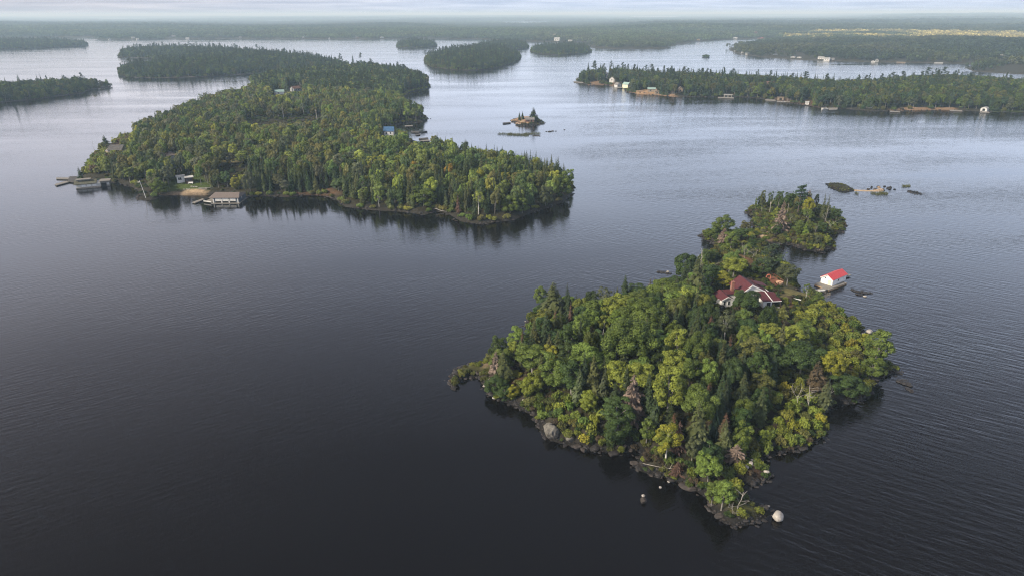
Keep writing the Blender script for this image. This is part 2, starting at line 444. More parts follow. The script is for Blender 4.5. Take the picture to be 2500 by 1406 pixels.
big_px = [(192, 436), (196, 424), (214, 402), (230, 377), (270, 352), (340, 324), (405, 306), (422, 291), (500, 257), (560, 246), (618, 238), (612, 216), (604, 208), (640, 203), (760, 190), (900, 178), (1000, 190),
          (1050, 208), (1049, 216), (1000, 226), (985, 240), (992, 262), (1020, 278), (1047, 291), (1030, 299), (976, 303), (962, 312), (985, 326), (1000, 340), (1040, 352), (1090, 380), (1190, 405), (1300, 425), (1380, 440), (1402, 456),
          (1396, 476), (1370, 495), (1310, 516), (1250, 538), (1180, 549), (1130, 541), (1090, 521), (1060, 516), (1040, 525), (1000, 519), (900, 513), (845, 506), (825, 491), (800, 479), (750, 476), (700, 481), (650, 479),
          (600, 481), (560, 474), (500, 478), (405, 477), (385, 484), (365, 490), (336, 488), (341, 472), (330, 461), (300, 451), (268, 446), (240, 446)]
land('big', big_px, 7.5, 30, 5, 1.5, 2.4, bank=0.9, nz=1.6)
land('long', [(288, 186), (289, 173), (330, 170), (378, 166), (372, 143), (330, 142), (287, 140), (300, 130), (380, 127), (500, 128), (640, 136), (780, 150), (860, 166), (780, 176), (660, 178), (600, 182), (500, 188), (400, 191), (340, 191), (312, 190)], 9, 60, 14, 5, 7, nz=2)
land('west', [(-420, 262), (-420, 230), (0, 226), (130, 217), (210, 208), (225, 209), (240, 213), (272, 211), (270, 214), (225, 218), (200, 229), (80, 244), (0, 252), (-200, 262)], 6, 40, 10, 3, 5, nz=1.5)
land('strip', [(-260, 122), (-260, 106), (0, 107), (80, 106), (150, 105), (214, 110), (210, 113), (120, 117), (0, 121)], 6, 60, 25, 8, 9, nz=1.5)
land('dot', [(968, 112), (985, 108), (1020, 107), (1060, 110), (1069, 114), (1040, 117), (990, 118), (970, 116)], 6, 40, 14, 5, 7)
land('dome', [(1034, 152), (1040, 144), (1100, 136), (1180, 130), (1250, 132), (1272, 140), (1268, 146), (1245, 158), (1200, 169), (1150, 173), (1100, 171), (1050, 164)], 13, 45, 12, 5, 7)
land('dome_back', [(1160, 118), (1200, 111), (1270, 109), (1292, 114), (1290, 119), (1250, 123), (1180, 124)], 8, 60, 20, 7, 9)
land('flat', [(1294, 126), (1310, 121), (1380, 117), (1430, 119), (1445, 127), (1430, 131), (1370, 135), (1312, 132)], 5, 50, 16, 5, 7)
land('cottage', [(1402, 200), (1425, 193), (1470, 188), (1520, 189), (1600, 196), (1700, 203), (1820, 208), (1940, 213), (2030, 222), (2130, 216), (2230, 206), (2330, 208), (2500, 220), (2800, 232), (2800, 285), (2500, 276), (2400, 273), (2300, 269), (2200, 271), (2140, 272),
                 (2120, 271), (2060, 266), (2010, 265), (1960, 257), (1900, 247), (1856, 241), (1790, 237), (1736, 237), (1640, 238), (1610, 234), (1570, 231), (1528, 226), (1520, 213), (1472, 208), (1430, 209), (1425, 204)], 6.5, 45, 9, 3, 5, nz=1.5)
land('tiny', [(1245, 295), (1258, 290), (1280, 287), (1305, 289), (1322, 294), (1330, 303), (1308, 307), (1285, 309), (1264, 308), (1258, 301)], 1.5, 5, 2.5, 0.8, 1.0, bank=0.6, nz=0.7)
land('reef', [(2018, 452), (2022, 448), (2040, 448), (2062, 451), (2082, 460), (2086, 467), (2065, 471), (2042, 467), (2022, 457)], 0.7, 3, 1.5, 0.5, 0.6, bank=0.4, nz=0.5)
land('sandbar', [(2078, 463), (2100, 464), (2125, 465), (2150, 462), (2162, 465), (2150, 469), (2120, 468), (2082, 467)], 0.1, 2, 1.5, 0.4, 0.6, bank=0.12, nz=0.12)
land('slab', [(2214, 466), (2222, 465), (2240, 469), (2256, 475), (2246, 476), (2226, 473)], 0.1, 2, 1.5, 0.4, 0.6, bank=0.25, nz=0.2)
land('speck', [(1712, 141), (1718, 138.5), (1726, 138.5), (1734, 140.5), (1726, 142)], 1.5, 8, 6, 2, 3, bank=0.6)
main_px = [(-1500, 99), (-300, 97), (0, 95), (25, 96), (75, 94), (170, 92), (240, 92), (243, 97.5), (330, 98), (500, 95.5), (700, 95.5), (800, 96), (900, 97), (960, 95), (1050, 95), (1170, 96.5), (1290, 102), (1345, 103), (1400, 106),
           (1445, 112), (1440, 117), (1500, 120), (1630, 119), (1640, 114), (1690, 104.5), (1720, 100.5), (1800, 96.5), (1932, 94.5), (1930, 98), (1850, 106), (1780, 119), (1778, 125), (1810, 133), (1850, 140), (1960, 147),
           (2100, 152), (2250, 155), (2370, 157), (2384, 160), (2368, 166), (2392, 175), (2500, 183), (2900, 196)]
land('main', main_px, 12, 350, 60, 18, None, nz=3, far_ext=[(9000, 1500), (46000, 9000), (46000, 60000), (-46000, 60000), (-46000, 9000)])

FAR_LAKES = [[(1215, 54), (1345, 53.5), (1350, 58), (1300, 60.5), (1220, 60)], [(1520, 41.5), (1660, 41), (1670, 44), (1600, 45.5), (1530, 45)], [(230, 46.5), (350, 46.5), (360, 49.5), (240, 50)], [(1840, 41), (1930, 40.5), (1940, 43), (1850, 43.5)], [(640, 52), (720, 52), (730, 55.5), (650, 55.5)]]
def height(key, X):
    L = LAND[key]
    X = np.atleast_2d(np.asarray(X, float))
    sd = sdf(L['P'], X)
    x, y = X[:, 0], X[:, 1]
    if key == 'main':
        s = np.maximum(sd, 0)
        D = np.hypot(x, y)
        n1 = fbm(x / 900, y / 700, 3, 4) - 0.5
        n2 = fbm(x / 2600, y / 1300, 9, 3) - 0.5
        h = 1.0 + 16 * (fbm(x / 170, y / 170, 41, 3) - .4) * smooth(20, 200, s) + 10 * (1 - np.exp(-s / 130)) + (26 * n1 * 1.25 + 42 * n2) * smooth(60, 900, s) + 7 * smooth(300, 1500, s)
        h = h + 32 * smooth(0.1, 0.7, x / (y + 1)) * smooth(5000, 16000, D)
        h = h - 0.0003 * np.maximum(D - 9000, 0)
        h = np.maximum(h, 0.8)
        for q in FAR_LAKES:
            P_ = GP(q); c_ = P_.mean(0); near_ = np.hypot((x - c_[0]) / 2, y - c_[1]) < 6000
            if near_.any():
                d_ = sdf(P_, X[near_]); k_ = smooth(0, 1, -d_ / 2200)
                h[near_] = np.where(d_ > 0, -3.0, 0.8 + (h[near_] - 0.8) * k_)
            A_ = np.degrees(np.arctan2(P_[:, 0], P_[:, 1])); a_ = np.degrees(np.arctan2(x, y)); Dn = np.hypot(P_[:, 0], P_[:, 1]).min()
            ins_ = smooth(A_.min() - 9, A_.min() - .3, a_) * smooth(A_.max() + 9, A_.max() + .3, a_) * (D < Dn)
            cap_ = np.maximum(0.8, HC * (1 - D / Dn) * .72 - 16)
            h = np.where(h > 0, h + (np.minimum(h, cap_) - h) * ins_, h)
    else:
        s = np.maximum(sd, 0)
        h = L['bank'] * (1 - np.exp(-s / 1.3)) + L['rise'] * (1 - np.exp(-(s / L['rs']) ** 1.4)) + (fbm(x / (L['rs'] * 0.7), y / (L['rs'] * 0.7), 5, 4) - 0.5) * 2 * L['nz'] * smooth(0, 6, s)
        h = np.maximum(h, 0.05 + 0.1 * np.minimum(s, 1))
    return np.where(sd >= 0, h, np.maximum(-4.0, 0.45 * sd)), sd

C_SOIL = np.array([0.030, 0.027, 0.014]); C_WET = np.array([0.012, 0.011, 0.0105]); C_ROCK = np.array([0.115, 0.10, 0.085]); C_LAWN = np.array([0.15, 0.13, 0.048]); C_BROWN = np.array([0.115, 0.068, 0.038])
C_SAND = np.array([0.38, 0.28, 0.18]); C_TAN = np.array([0.34, 0.22, 0.13]); C_MOSS = np.array([0.070, 0.072, 0.024]); C_GREEN = np.array([0.06, 0.085, 0.02])
PATCH = {  # patches of open ground, outlined where they lie
    'near': [([(1806, 650), (1830, 655), (1880, 680), (1925, 700), (1958, 716), (1980, 722), (1990, 740), (1960, 745), (1930, 752), (1915, 770), (1895, 760), (1905, 735), (1880, 700), (1840, 685), (1800, 668)], C_LAWN, 1.5),
             ([(1800, 648), (1830, 655), (1862, 672), (1840, 680), (1805, 668)], C_BROWN, 1.2),
             ([(1905, 745), (1925, 755), (1935, 790), (1915, 790)], C_BROWN, 1.2),
             ([(1108, 905), (1140, 896), (1200, 898), (1220, 915), (1180, 918), (1120, 918)], C_MOSS, 1.0),
             ([(1170, 895), (1196, 890), (1200, 905), (1178, 910)], C_SAND * 0.35, 0.8),
             ([(1225, 925), (1250, 905), (1275, 945), (1245, 960)], C_BROWN * 0.8, 1.0),
             ([(1850, 575), (1880, 580), (1885, 596), (1866, 600), (1850, 590)], C_SAND * 0.8, 1.0),
             ([(1828, 512), (1840, 506), (1870, 502), (1850, 512)], C_SAND * 0.6, 0.8),
             ([(1760, 1230), (1800, 1235), (1870, 1240), (1878, 1252), (1840, 1270), (1790, 1272)], C_MOSS * 0.8, 0.8),
             ([(1850, 1150), (1870, 1150), (1885, 1164), (1850, 1172), (1825, 1165)], C_BROWN * 0.7, 0.8),
             ([(1560, 1104), (1575, 1108), (1590, 1125), (1578, 1128)], np.array([0.15, 0.075, 0.05]), 0.6)],
    'big': [([(392, 474), (505, 474), (520, 462), (500, 452), (470, 449), (420, 455), (395, 466)], C_GREEN, 1.5), ([(395, 479), (505, 480), (505, 471), (430, 472)], C_SAND, 0.8),
            ([(590, 305), (700, 302), (790, 292), (780, 278), (690, 274), (640, 285)], C_LAWN, 4), ([(530, 424), (570, 428), (610, 420), (600, 408), (550, 405)], C_LAWN * .75, 3),
            ([(700, 480), (830, 482), (810, 470), (720, 468)], C_BROWN * 1.1, 2), ([(255, 345), (300, 350), (300, 375), (250, 380), (232, 372)], C_BROWN, 3), ([(330, 352), (390, 352), (390, 360), (330, 362)], C_LAWN, 3)],
    'tiny': [([(1240, 285), (1300, 285), (1290, 306), (1250, 305)], C_TAN * 0.9, 1.0)],
    'reef': [([(2024, 450), (2080, 460), (2082, 465), (2060, 468), (2030, 458)], C_MOSS * 0.95, 0.6)],
    'sandbar': [([(2060, 450), (2180, 450), (2180, 480), (2060, 480)], C_SAND, 0.6)],
    'slab': [([(2180, 440), (2300, 440), (2300, 490), (2180, 490)], C_WET * 1.6, 0.6)],
    'cottage': [([(1430, 211), (1500, 211), (1500, 203), (1440, 203)], C_TAN * 0.6, 5), ([(1530, 232), (1560, 236), (1650, 240), (1650, 228), (1600, 222), (1545, 216)], C_TAN, 4), ([(2165, 274), (2340, 274), (2330, 267), (2180, 267.5)], C_TAN * 0.7, 2), ([(2270, 262), (2360, 264), (2340, 254), (2290, 254)], C_GREEN, 4), ([(2400, 275), (2500, 279), (2500, 268), (2420, 266)], C_GREEN * 0.8, 4), ([(1880, 248), (2000, 264), (2000, 254), (1890, 240)], C_BROWN, 4)],
}
def ground_colors(key, X, h, sd):
    x, y = X[:, 0], X[:, 1]
    n = fbm(x / 3.0, y / 3.0, 21, 4)
    wet = smooth(1.9, 0.3, h + (n - 0.5) * 0.9)
    rock = smooth(4.0, 1.0, sd + (n - 0.5) * 5.0)
    if key in ('main', 'long', 'west', 'strip', 'dot', 'dome', 'flat', 'dome_back'):
        c = np.repeat((C_SOIL * 1.1)[None], len(X), 0)
        return c + (C_ROCK * 0.7 - c) * smooth(1.2, 0.3, h)[:, None]
    c = C_SOIL + (C_ROCK - C_SOIL) * (rock * 0.35)[:, None]
    for poly, col, soft in PATCH.get(key, []):
        w = smooth(-soft, soft, sdf(GP(poly), X) + (n - 0.5) * 2.5 * soft)
        c = c + (col * (0.75 + 0.5 * fbm(x / 1.4, y / 1.4, 31, 3))[:, None] - c) * w[:, None]
    if key == 'sandbar':
        return c
    k = 0.6 if key == 'big' else 1.0
    if key == 'cottage': k = 0.35
    return c + (C_WET - c) * (wet * k)[:, None]

def grid_mesh(name, X, Y, Z, cols):
    ny, nx = X.shape
    me = bpy.data.meshes.new(name)
    V = np.stack([X, Y, Z], -1).reshape(-1, 3)
    idx = np.arange(nx * ny).reshape(ny, nx)
    F = np.stack([idx[:-1, :-1], idx[:-1, 1:], idx[1:, 1:], idx[1:, :-1]], -1).reshape(-1, 4)
    zz = V[:, 2][F].max(1)
    F = F[zz > -2.5]
    used = np.zeros(len(V), bool); used[F.ravel()] = True
    remap = np.cumsum(used) - 1
    F = remap[F]; V = V[used]; cols = cols[used]
    me.vertices.add(len(V)); me.vertices.foreach_set('co', V.ravel())
    me.loops.add(F.size); me.loops.foreach_set('vertex_index', F.ravel().astype(np.int32))
    me.polygons.add(len(F)); me.polygons.foreach_set('loop_start', np.arange(0, F.size, 4, dtype=np.int32)); me.polygons.foreach_set('loop_total', np.full(len(F), 4, np.int32))
    me.update(calc_edges=True)
    a = me.attributes.new('gcol', 'FLOAT_COLOR', 'POINT')
    a.data.foreach_set('color', np.hstack([cols, np.ones((len(cols), 1))]).ravel())
    me.materials.append(M['ground'])
    o = bpy.data.objects.new(name, me)
    COL.objects.link(o)
    return tag(o, kind='structure')

for key, L in LAND.items():
    P = L['P']
    if key == 'main':
        rr = np.concatenate([np.geomspace(880, 3200, 170), np.geomspace(3260, 20000, 170), np.geomspace(21000, 60000, 40)])
        aa = np.radians(np.linspace(-56, 56, 520))
        A_, R_ = np.meshgrid(aa, rr)
        X, Y = R_ * np.sin(A_), R_ * np.cos(A_)
    else:
        lo, hi = P.min(0) - 6, P.max(0) + 6
        X, Y = np.meshgrid(np.arange(lo[0], hi[0], L['res']), np.arange(lo[1], hi[1], L['res']))
    pts = np.stack([X.ravel(), Y.ravel()], -1)
    h, sd = height(key, pts)
    grid_mesh({'near': 'island_ground', 'main': 'mainland_ground'}.get(key, 'island_ground'), X, Y, h.reshape(X.shape), ground_colors(key, pts, h, sd))

wb = MB()
nx = 24
xs = np.linspace(-45000, 45000, nx); ys = np.concatenate([[-400], np.geomspace(60, 60000, nx)])
for i in range(len(xs) - 1):
    for j in range(len(ys) - 1):
        wb.poly([(xs[i], ys[j], 0), (xs[i + 1], ys[j], 0), (xs[i + 1], ys[j + 1], 0), (xs[i], ys[j + 1], 0)])
tag(wb.build('lake_water', M['water']), kind='structure')

def ground_z(key, x, y):
    return float(height(key, np.array([[x, y]]))[0][0])
def spot(key, px, py, up=0.0):
    """the place on the ground seen at a pixel (optionally: the place whose point UP metres above the ground is seen there)"""
    z = up
    for _ in range(7):
        g = G(px, py, z)
        z = max(0.0, ground_z(key, g[0], g[1])) + up
    return np.array([g[0], g[1], z - up])
# ------------------------------------------------------------------ plant shapes
def leaf_mesh(name, C, Nn, S, tint, mats, mi=None, asp=0.72, extra=None, roll=None):
    """a mesh of small leaf faces at C facing Nn; extra = an MB with wood, joined in"""
    n = len(C)
    Nn = Nn / np.linalg.norm(Nn, axis=1, keepdims=True)
    r = rng.normal(size=(n, 3)) if roll is None else roll
    A = r - (r * Nn).sum(1, keepdims=True) * Nn
    A /= np.linalg.norm(A, axis=1, keepdims=True)
    B = np.cross(Nn, A)
    s = (S / 2)[:, None]
    q = np.stack([C - A * s, C - B * s * asp + Nn * s * 0.12, C + A * s, C + B * s * asp + Nn * s * 0.12], 1)
    V = q.reshape(-1, 3)
    F = np.arange(4 * n).reshape(n, 4)
    me = bpy.data.meshes.new(name)
    ev, ef, em = (extra.v, extra.f, extra.m) if extra else ([], [], [])
    nv = len(V)
    allv = np.vstack([V, np.array(ev).reshape(-1, 3)]) if ev else V
    loops = list(F.ravel())
    tot = [4] * n
    for f in ef:
        loops += [i + nv for i in f]; tot.append(len(f))
    me.vertices.add(len(allv)); me.vertices.foreach_set('co', allv.ravel())
    me.loops.add(len(loops)); me.loops.foreach_set('vertex_index', np.array(loops, dtype=np.int32))
    tot = np.array(tot, dtype=np.int32)
    me.polygons.add(len(tot)); me.polygons.foreach_set('loop_start', np.concatenate([[0], np.cumsum(tot)[:-1]]).astype(np.int32)); me.polygons.foreach_set('loop_total', tot)
    for m in mats: me.materials.append(m)
    mm = np.zeros(len(tot), dtype=np.int32)
    if mi is not None: mm[:n] = mi
    if ef: mm[n:] = len(mats) - 1
    me.polygons.foreach_set('material_index', mm)
    me.update(calc_edges=True)
    a = me.attributes.new('tint', 'FLOAT', 'FACE')
    t = np.ones(len(tot), dtype=np.float32); t[:n] = tint
    a.data.foreach_set('value', t)
    return me
def unit(v): return v / np.maximum(np.linalg.norm(v, axis=-1, keepdims=True), 1e-9)

def broad_parts(seed, style):
    """unit tree: 10 m high, crown about 6 m wide. Returns leaf arrays and the wood"""
    g = np.random.default_rng(seed)
    Rx = {'round': 3.0, 'tall': 2.1, 'spread': 3.7, 'open': 2.7, 'low': 3.3}[style]
    zc, Rz = {'round': (6.6, 3.3), 'tall': (6.0, 4.2), 'spread': (6.6, 3.1), 'open': (6.6, 3.3), 'low': (4.6, 5.0)}[style]
    nl = {'round': 30, 'tall': 24, 'spread': 38, 'open': 15, 'low': 32}[style]
    lean = g.normal(size=2) * 0.35
    C, Nn, S, T = [], [], [], []
    lobes = []
    for i in range(nl):
        u = (i + 0.5) / nl
        ct = 1 - 1.72 * u                      # mostly the upper side
        ph = i * 2.39996 + g.normal() * 0.35
        st = math.sqrt(max(0, 1 - ct * ct))
        k = 0.42 + 0.56 * g.random() ** .7
        c = np.array([Rx * k * st * math.cos(ph), Rx * k * st * math.sin(ph), zc + Rz * k * ct])
        c[:2] += lean * (c[2] - 3) / 7
        rl = Rx * g.uniform(0.19, 0.42) * (1.25 if style in ('tall',) else 1.0)
        lobes.append((c, rl))
    for c, rl in lobes:
        n = int((190 if style != 'open' else 130) * (rl / 1.0) ** 1.6) + 24
        d = unit(g.normal(size=(n, 3)))
        out = unit(c - np.array([lean[0], lean[1], zc - 0.8]))
        d = unit(d + 0.55 * out + np.array([0, 0, 0.22]))
        rad = rl * (0.72 + 0.36 * g.random(n))
        p = c + d * rad[:, None] * np.array([1, 1, 0.85])
        C.append(p); Nn.append(unit(d + g.normal(size=(n, 3)) * 0.42 + np.array([0, 0, 0.25])))
        S.append(g.uniform(0.24, 0.46, n)); T.append(np.clip(g.normal(1.0, 0.2, n), 0.5, 1.6) * g.uniform(0.82, 1.2))
    w = MB()
    top = np.array([lean[0], lean[1], zc + Rz * 0.35])
    w.tube([(0, 0, -0.6), (lean[0] * 0.2, lean[1] * 0.2, 2.5), (lean[0] * 0.6, lean[1] * 0.6, 5.2), tuple(top)], [0.20, 0.16, 0.12, 0.03], 6)
    for c, rl in lobes[::4]:
        z0 = g.uniform(2.6, 5.0)
        w.tube([(lean[0] * z0 / 9, lean[1] * z0 / 9, z0), tuple(c * np.array([.5, .5, .5]) + np.array([0, 0, z0 * .5])), tuple(c)], [0.09, 0.06, 0.02], 4)
    return np.vstack(C), np.vstack(Nn), np.concatenate(S), np.concatenate(T), w

def conifer_parts(seed, R=1.45, dead=0.0, nwh=38, droop=0.25, ragged=0.25, base=0.06):
    """unit spruce, 10 m high; dead: 1 = bare twiggy branches"""
    g = np.random.default_rng(seed)
    C, Nn, S, T, Rl, Asp = [], [], [], [], [], []
    w = MB()
    w.tube([(0, 0, -0.5), (0, 0, 4), (0, 0, 9.8)], [0.15, 0.10, 0.015], 5)
    for i in range(nwh):
        t = base + (0.985 - base) * (i / (nwh - 1)) ** 0.93
        z = 10 * t
        rr = R * (1 - t) ** 0.85 * (1.0 if t > 0.22 else 0.65 + 1.6 * t) + 0.06
        nb = max(5, int(10 * (0.55 + 0.45 * (1 - t))))
        ph0 = g.random() * 6.28
        for k in range(nb):
            if g.random() < (0.10 + 0.15 * dead): continue
            ph = ph0 + k * 6.283 / nb + g.normal() * 0.25
            z = 10 * t + g.normal() * 0.13
            r = rr * (1 + g.normal() * ragged)
            if r < 0.08: r = 0.08
            d = np.array([math.cos(ph), math.sin(ph), 0])
            dz = -droop * r + 0.16 * (t - 0.4) * r
            mid = np.array([0, 0, z]) + d * r * 0.56 + np.array([0, 0, dz * 0.5 + 0.05 * r])
            ax = unit(d * r + np.array([0, 0, dz]))
            side = np.array([-d[1], d[0], 0])
            nrm = unit(np.array([0, 0, 1.0]) + d * 0.55 + g.normal(size=3) * 0.22)
            if dead < 0.5:
                C.append(mid); Nn.append(nrm); S.append(r * 0.98); Rl.append(ax); T.append(g.uniform(0.75, 1.25))
                for sgn in (-1, 1):
                    a2 = unit(ax + side * sgn * 0.8)
                    C.append(np.array([0, 0, z]) + d * r * g.uniform(0.55, 0.8) + side * sgn * r * 0.16 + np.array([0, 0, dz * 0.7 - 0.03 * r])); Nn.append(unit(nrm + side * sgn * 0.5)); S.append(r * 0.5 + 0.06); Rl.append(a2); T.append(g.uniform(0.7, 1.3))
            else:
                w.tube([(0, 0, z), tuple(mid), tuple(np.array([0, 0, z]) + d * r + np.array([0, 0, dz]))], [0.035, 0.026, 0.008], 3)
                for sgn in (-1, 1):
                    for q in (0.3, 0.55, 0.8, 0.95):
                        C.append(np.array([0, 0, z]) + d * r * q + side * sgn * r * 0.12 + np.array([0, 0, dz * q])); Nn.append(unit(nrm + side * sgn)); S.append(r * 0.5 + 0.08); Rl.append(unit(ax + side * sgn * 0.9)); T.append(g.uniform(0.7, 1.3))
    return np.array(C), np.array(Nn), np.array(S), np.array(T), w, np.array(Rl)

def pine_parts(seed, wind=0.6, H0=0.3):
    """unit white pine, 10 m high: bare lower trunk, uneven flat sprays of foliage"""
    g = np.random.default_rng(seed)
    C, Nn, S, T = [], [], [], []
    w = MB()
    lx = g.normal() * 0.4
    w.tube([(0, 0, -0.5), (lx * 0.3, 0, 4), (lx, 0.1, 9.4)], [0.2, 0.14, 0.04], 6)
    n = 17
    for i in range(n):
        t = H0 + (0.97 - H0) * i / (n - 1)
        ph = g.random() * 6.28
        L = 2.5 * (1 - t) ** 0.55 * g.uniform(0.55, 1.15) + 0.4
        d = np.array([math.cos(ph) + wind * 0.7, math.sin(ph), 0.0]); d /= max(0.5, np.linalg.norm(d))
        o = np.array([lx * t, 0, 10 * t])
        e = o + d * L + np.array([0, 0, 0.28 * L])
        w.tube([tuple(o), tuple((o + e) / 2 + np.array([0, 0, -0.05])), tuple(e)], [0.07, 0.05, 0.02], 4)
        for q, m in ((0.55, 20), (0.85, 34), (1.08, 24)):
            c = o + (e - o) * q + np.array([0, 0, 0.12])
            p = c + g.normal(size=(m, 3)) * np.array([0.42, 0.42, 0.16]) * (0.6 + 0.32 * L)
            C.append(p); Nn.append(unit(g.normal(size=(m, 3)) * 0.5 + np.array([0, 0, 1.0]))); S.append(g.uniform(0.34, 0.62, m)); T.append(np.clip(g.normal(1, 0.18, m), .6, 1.5))
    p = np.array([lx, 0.1, 9.5]) + g.normal(size=(40, 3)) * np.array([0.4, 0.4, 0.45])
    C.append(p); Nn.append(unit(g.normal(size=(40, 3)) + np.array([0, 0, 1.]))); S.append(g.uniform(0.3, 0.5, 40)); T.append(np.ones(40))
    return np.vstack(C), np.vstack(Nn), np.concatenate(S), np.concatenate(T), w

def snag_mb(seed, style='fork'):
    """unit bare dead tree, 10 m high"""
    g = np.random.default_rng(seed)
    w = MB()
    def grow(p, d, L, r, lev):
        q = [p]; dd = d
        for _ in range(3):
            dd = unit(dd + g.normal(size=3) * 0.13 + np.array([0, 0, 0.05])); q.append(q[-1] + dd * L / 3)
        w.tube([tuple(a) for a in q], [r, r * 0.82, r * 0.66, r * 0.45], 5 if lev == 0 else 4)
        if lev >= 3: return
        nb = (3, 3, 2)[lev] if style == 'fork' else (7, 2, 0)[lev]
        for k in range(nb):
            f = g.uniform(0.45, 1.0) if (style == 'fork' or lev) else 0.25 + 0.7 * k / nb
            o = q[0] + (q[-1] - q[0]) * f
            ph = g.random() * 6.28
            sd_ = np.array([math.cos(ph), math.sin(ph), 0])
            spread = 0.65 if style == 'fork' else 1.4
            grow(o, unit(dd + sd_ * spread * g.uniform(0.7, 1.3)), L * (g.uniform(0.5, 0.75) if style == 'fork' else g.uniform(0.14, 0.26)), r * 0.55, lev + 1)
    if style == 'fork':
        grow(np.array([0, 0, -0.3]), unit(np.array([g.normal() * .1, g.normal() * .1, 1.0])), 5.2, 0.085, 0)
    else:
        grow(np.array([0, 0, -0.3]), np.array([0, 0, 1.0]), 10, 0.085, 0)
    return w

def bush_parts(seed, R=1.5, H=1.7, nl=12):
    g = np.random.default_rng(seed)
    C, Nn, S, T = [], [], [], []
    for i in range(nl):
        ph = i * 2.4 + g.normal() * .3; k = math.sqrt((i + .5) / nl) * 0.8
        c = np.array([R * k * math.cos(ph), R * k * math.sin(ph), H * (0.62 - 0.32 * k * k) * g.uniform(.75, 1.2)])
        rl = g.uniform(0.42, 0.68)
        n = int(60 * rl / .5)
        d = unit(g.normal(size=(n, 3)) + np.array([0, 0, 0.5]))
        C.append(c + d * (rl * g.uniform(.7, 1.1, n))[:, None]); Nn.append(unit(d + g.normal(size=(n, 3)) * .5)); S.append(g.uniform(.26, .5, n)); T.append(np.clip(g.normal(1, .2, n), .55, 1.6) * g.uniform(.85, 1.15))
    w = MB()
    for k in range(4):
        ph = k * 1.6; w.tube([(0, 0, -.2), (math.cos(ph) * R * .5, math.sin(ph) * R * .5, H * .5)], [.05, .02], 4)
    return np.vstack(C), np.vstack(Nn), np.concatenate(S), np.concatenate(T), w

PROTO = {}      # kind -> list of (crown mesh or None, trunk mesh, joined mesh for scattering)
def src_collection(name):
    return bpy.data.collections.new(name)
def add_proto(kind, parts, leafm, leafi, bark, mi=None, roll=None, asp=0.72, extra_mats=()):
    C, Nn, S, T, w = parts[:5]
    crown = leaf_mesh(kind + '_crown', C, Nn, S, T, [leafm, *extra_mats], mi, asp, None, roll)
    trunk = w.mesh(kind + '_trunk', bark)
    joined = leaf_mesh(kind + '_scatter', C, Nn, S, T, [leafi, *extra_mats, bark], mi, asp, w, roll)
    PROTO.setdefault(kind, []).append((crown, trunk, joined))
for i, st in enumerate(['round', 'round', 'round', 'round']): add_proto('round', broad_parts(10 + i, st), M['leaf'], M['leaf_i'], M['bark'])
for i in range(3): add_proto('tall', broad_parts(20 + i, 'tall'), M['leaf'], M['leaf_i'], M['bark'])
for i in range(3): add_proto('spread', broad_parts(30 + i, 'spread'), M['leaf'], M['leaf_i'], M['bark'])
for i in range(2): add_proto('open', broad_parts(40 + i, 'open'), M['leaf'], M['leaf_i'], M['bark_white'])
for i in range(3): add_proto('low', broad_parts(50 + i, 'low'), M['leaf'], M['leaf_i'], M['bark'])
for i in range(3):
    p = conifer_parts(60 + i, R=1.15 + 0.2 * i); add_proto('spruce', p, M['needle'], M['needle_i'], M['bark_dark'], None, p[5], 0.5)
for i in range(2):
    p = conifer_parts(66 + i, R=1.9 + .2 * i, droop=0.4, ragged=0.35, base=0.1); add_proto('fir', p, M['needle'], M['needle_i'], M['bark_dark'], None, p[5], 0.5)
for i in range(2):
    p = conifer_parts(70 + i, R=1.3)
    mi = (p[0][:, 2] > 7.4 + 0.5 * np.sin(np.arange(len(p[0])))).astype(np.int32)
    add_proto('redtop', p, M['needle'], M['needle_i'], M['bark_dark'], mi, p[5], 0.5, (M['red_top'],))
for i in range(2):
    p = conifer_parts(74 + i, R=2.0, dead=1.0, nwh=36, ragged=0.3); add_proto('deadfir', p, M['needle'], M['needle_i'], M['bark_grey'], None, p[5], 0.42)
for i in range(2):
    p = conifer_parts(77 + i, R=1.05, ragged=0.45); add_proto('deadspruce', p, M['needle'], M['needle_i'], M['bark_dark'], None, p[5], 0.34)
for i in range(4): add_proto('pine', pine_parts(80 + i, wind=0.25 + 0.25 * i, H0=0.24 + 0.05 * i), M['needle'], M['needle_i'], M['bark_dark'])
for i in range(4): add_proto('bush', bush_parts(90 + i), M['leaf'], M['leaf_i'], M['bark'])
SNAG = {'fork': [snag_mb(100 + i).mesh('snag', M['dead_wood']) for i in range(4)], 'pole': [snag_mb(110 + i, 'pole').mesh('snag_pole', M['dead_wood']) for i in range(3)]}

PAL = {'green': (.106, .146, .029), 'dark green': (.054, .088, .024), 'yellow green': (.185, .215, .034), 'yellow': (.225, .225, .026), 'bright green': (.135, .195, .038), 'olive': (.115, .122, .032),
       'spruce': (.038, .058, .023), 'olive spruce': (.070, .082, .030), 'brown': (.10, .076, .046), 'grey brown': (.20, .150, .118), 'rust red': (.105, .062, .045), 'orange': (.30, .20, .03), 'pine': (.044, .064, .026), 'blue green': (.042, .074, .040), 'grey green':(.088,.102,.046)}
SPECIES = {'round': ('broadleaf_tree', 'tree'), 'tall': ('broadleaf_tree', 'tree'), 'spread': ('broadleaf_tree', 'tree'), 'open': ('broadleaf_tree', 'tree'), 'low': ('broadleaf_tree', 'tree'),
           'spruce': ('spruce_tree', 'tree'), 'fir': ('spruce_tree', 'tree'), 'redtop': ('spruce_tree', 'tree'), 'deadfir': ('dead_spruce', 'dead tree'), 'deadspruce': ('dead_spruce', 'dead tree'), 'pine': ('pine_tree', 'tree'), 'bush': ('bush', 'bush'),
           'fork': ('dead_tree', 'dead tree'), 'pole': ('dead_tree', 'dead tree')}
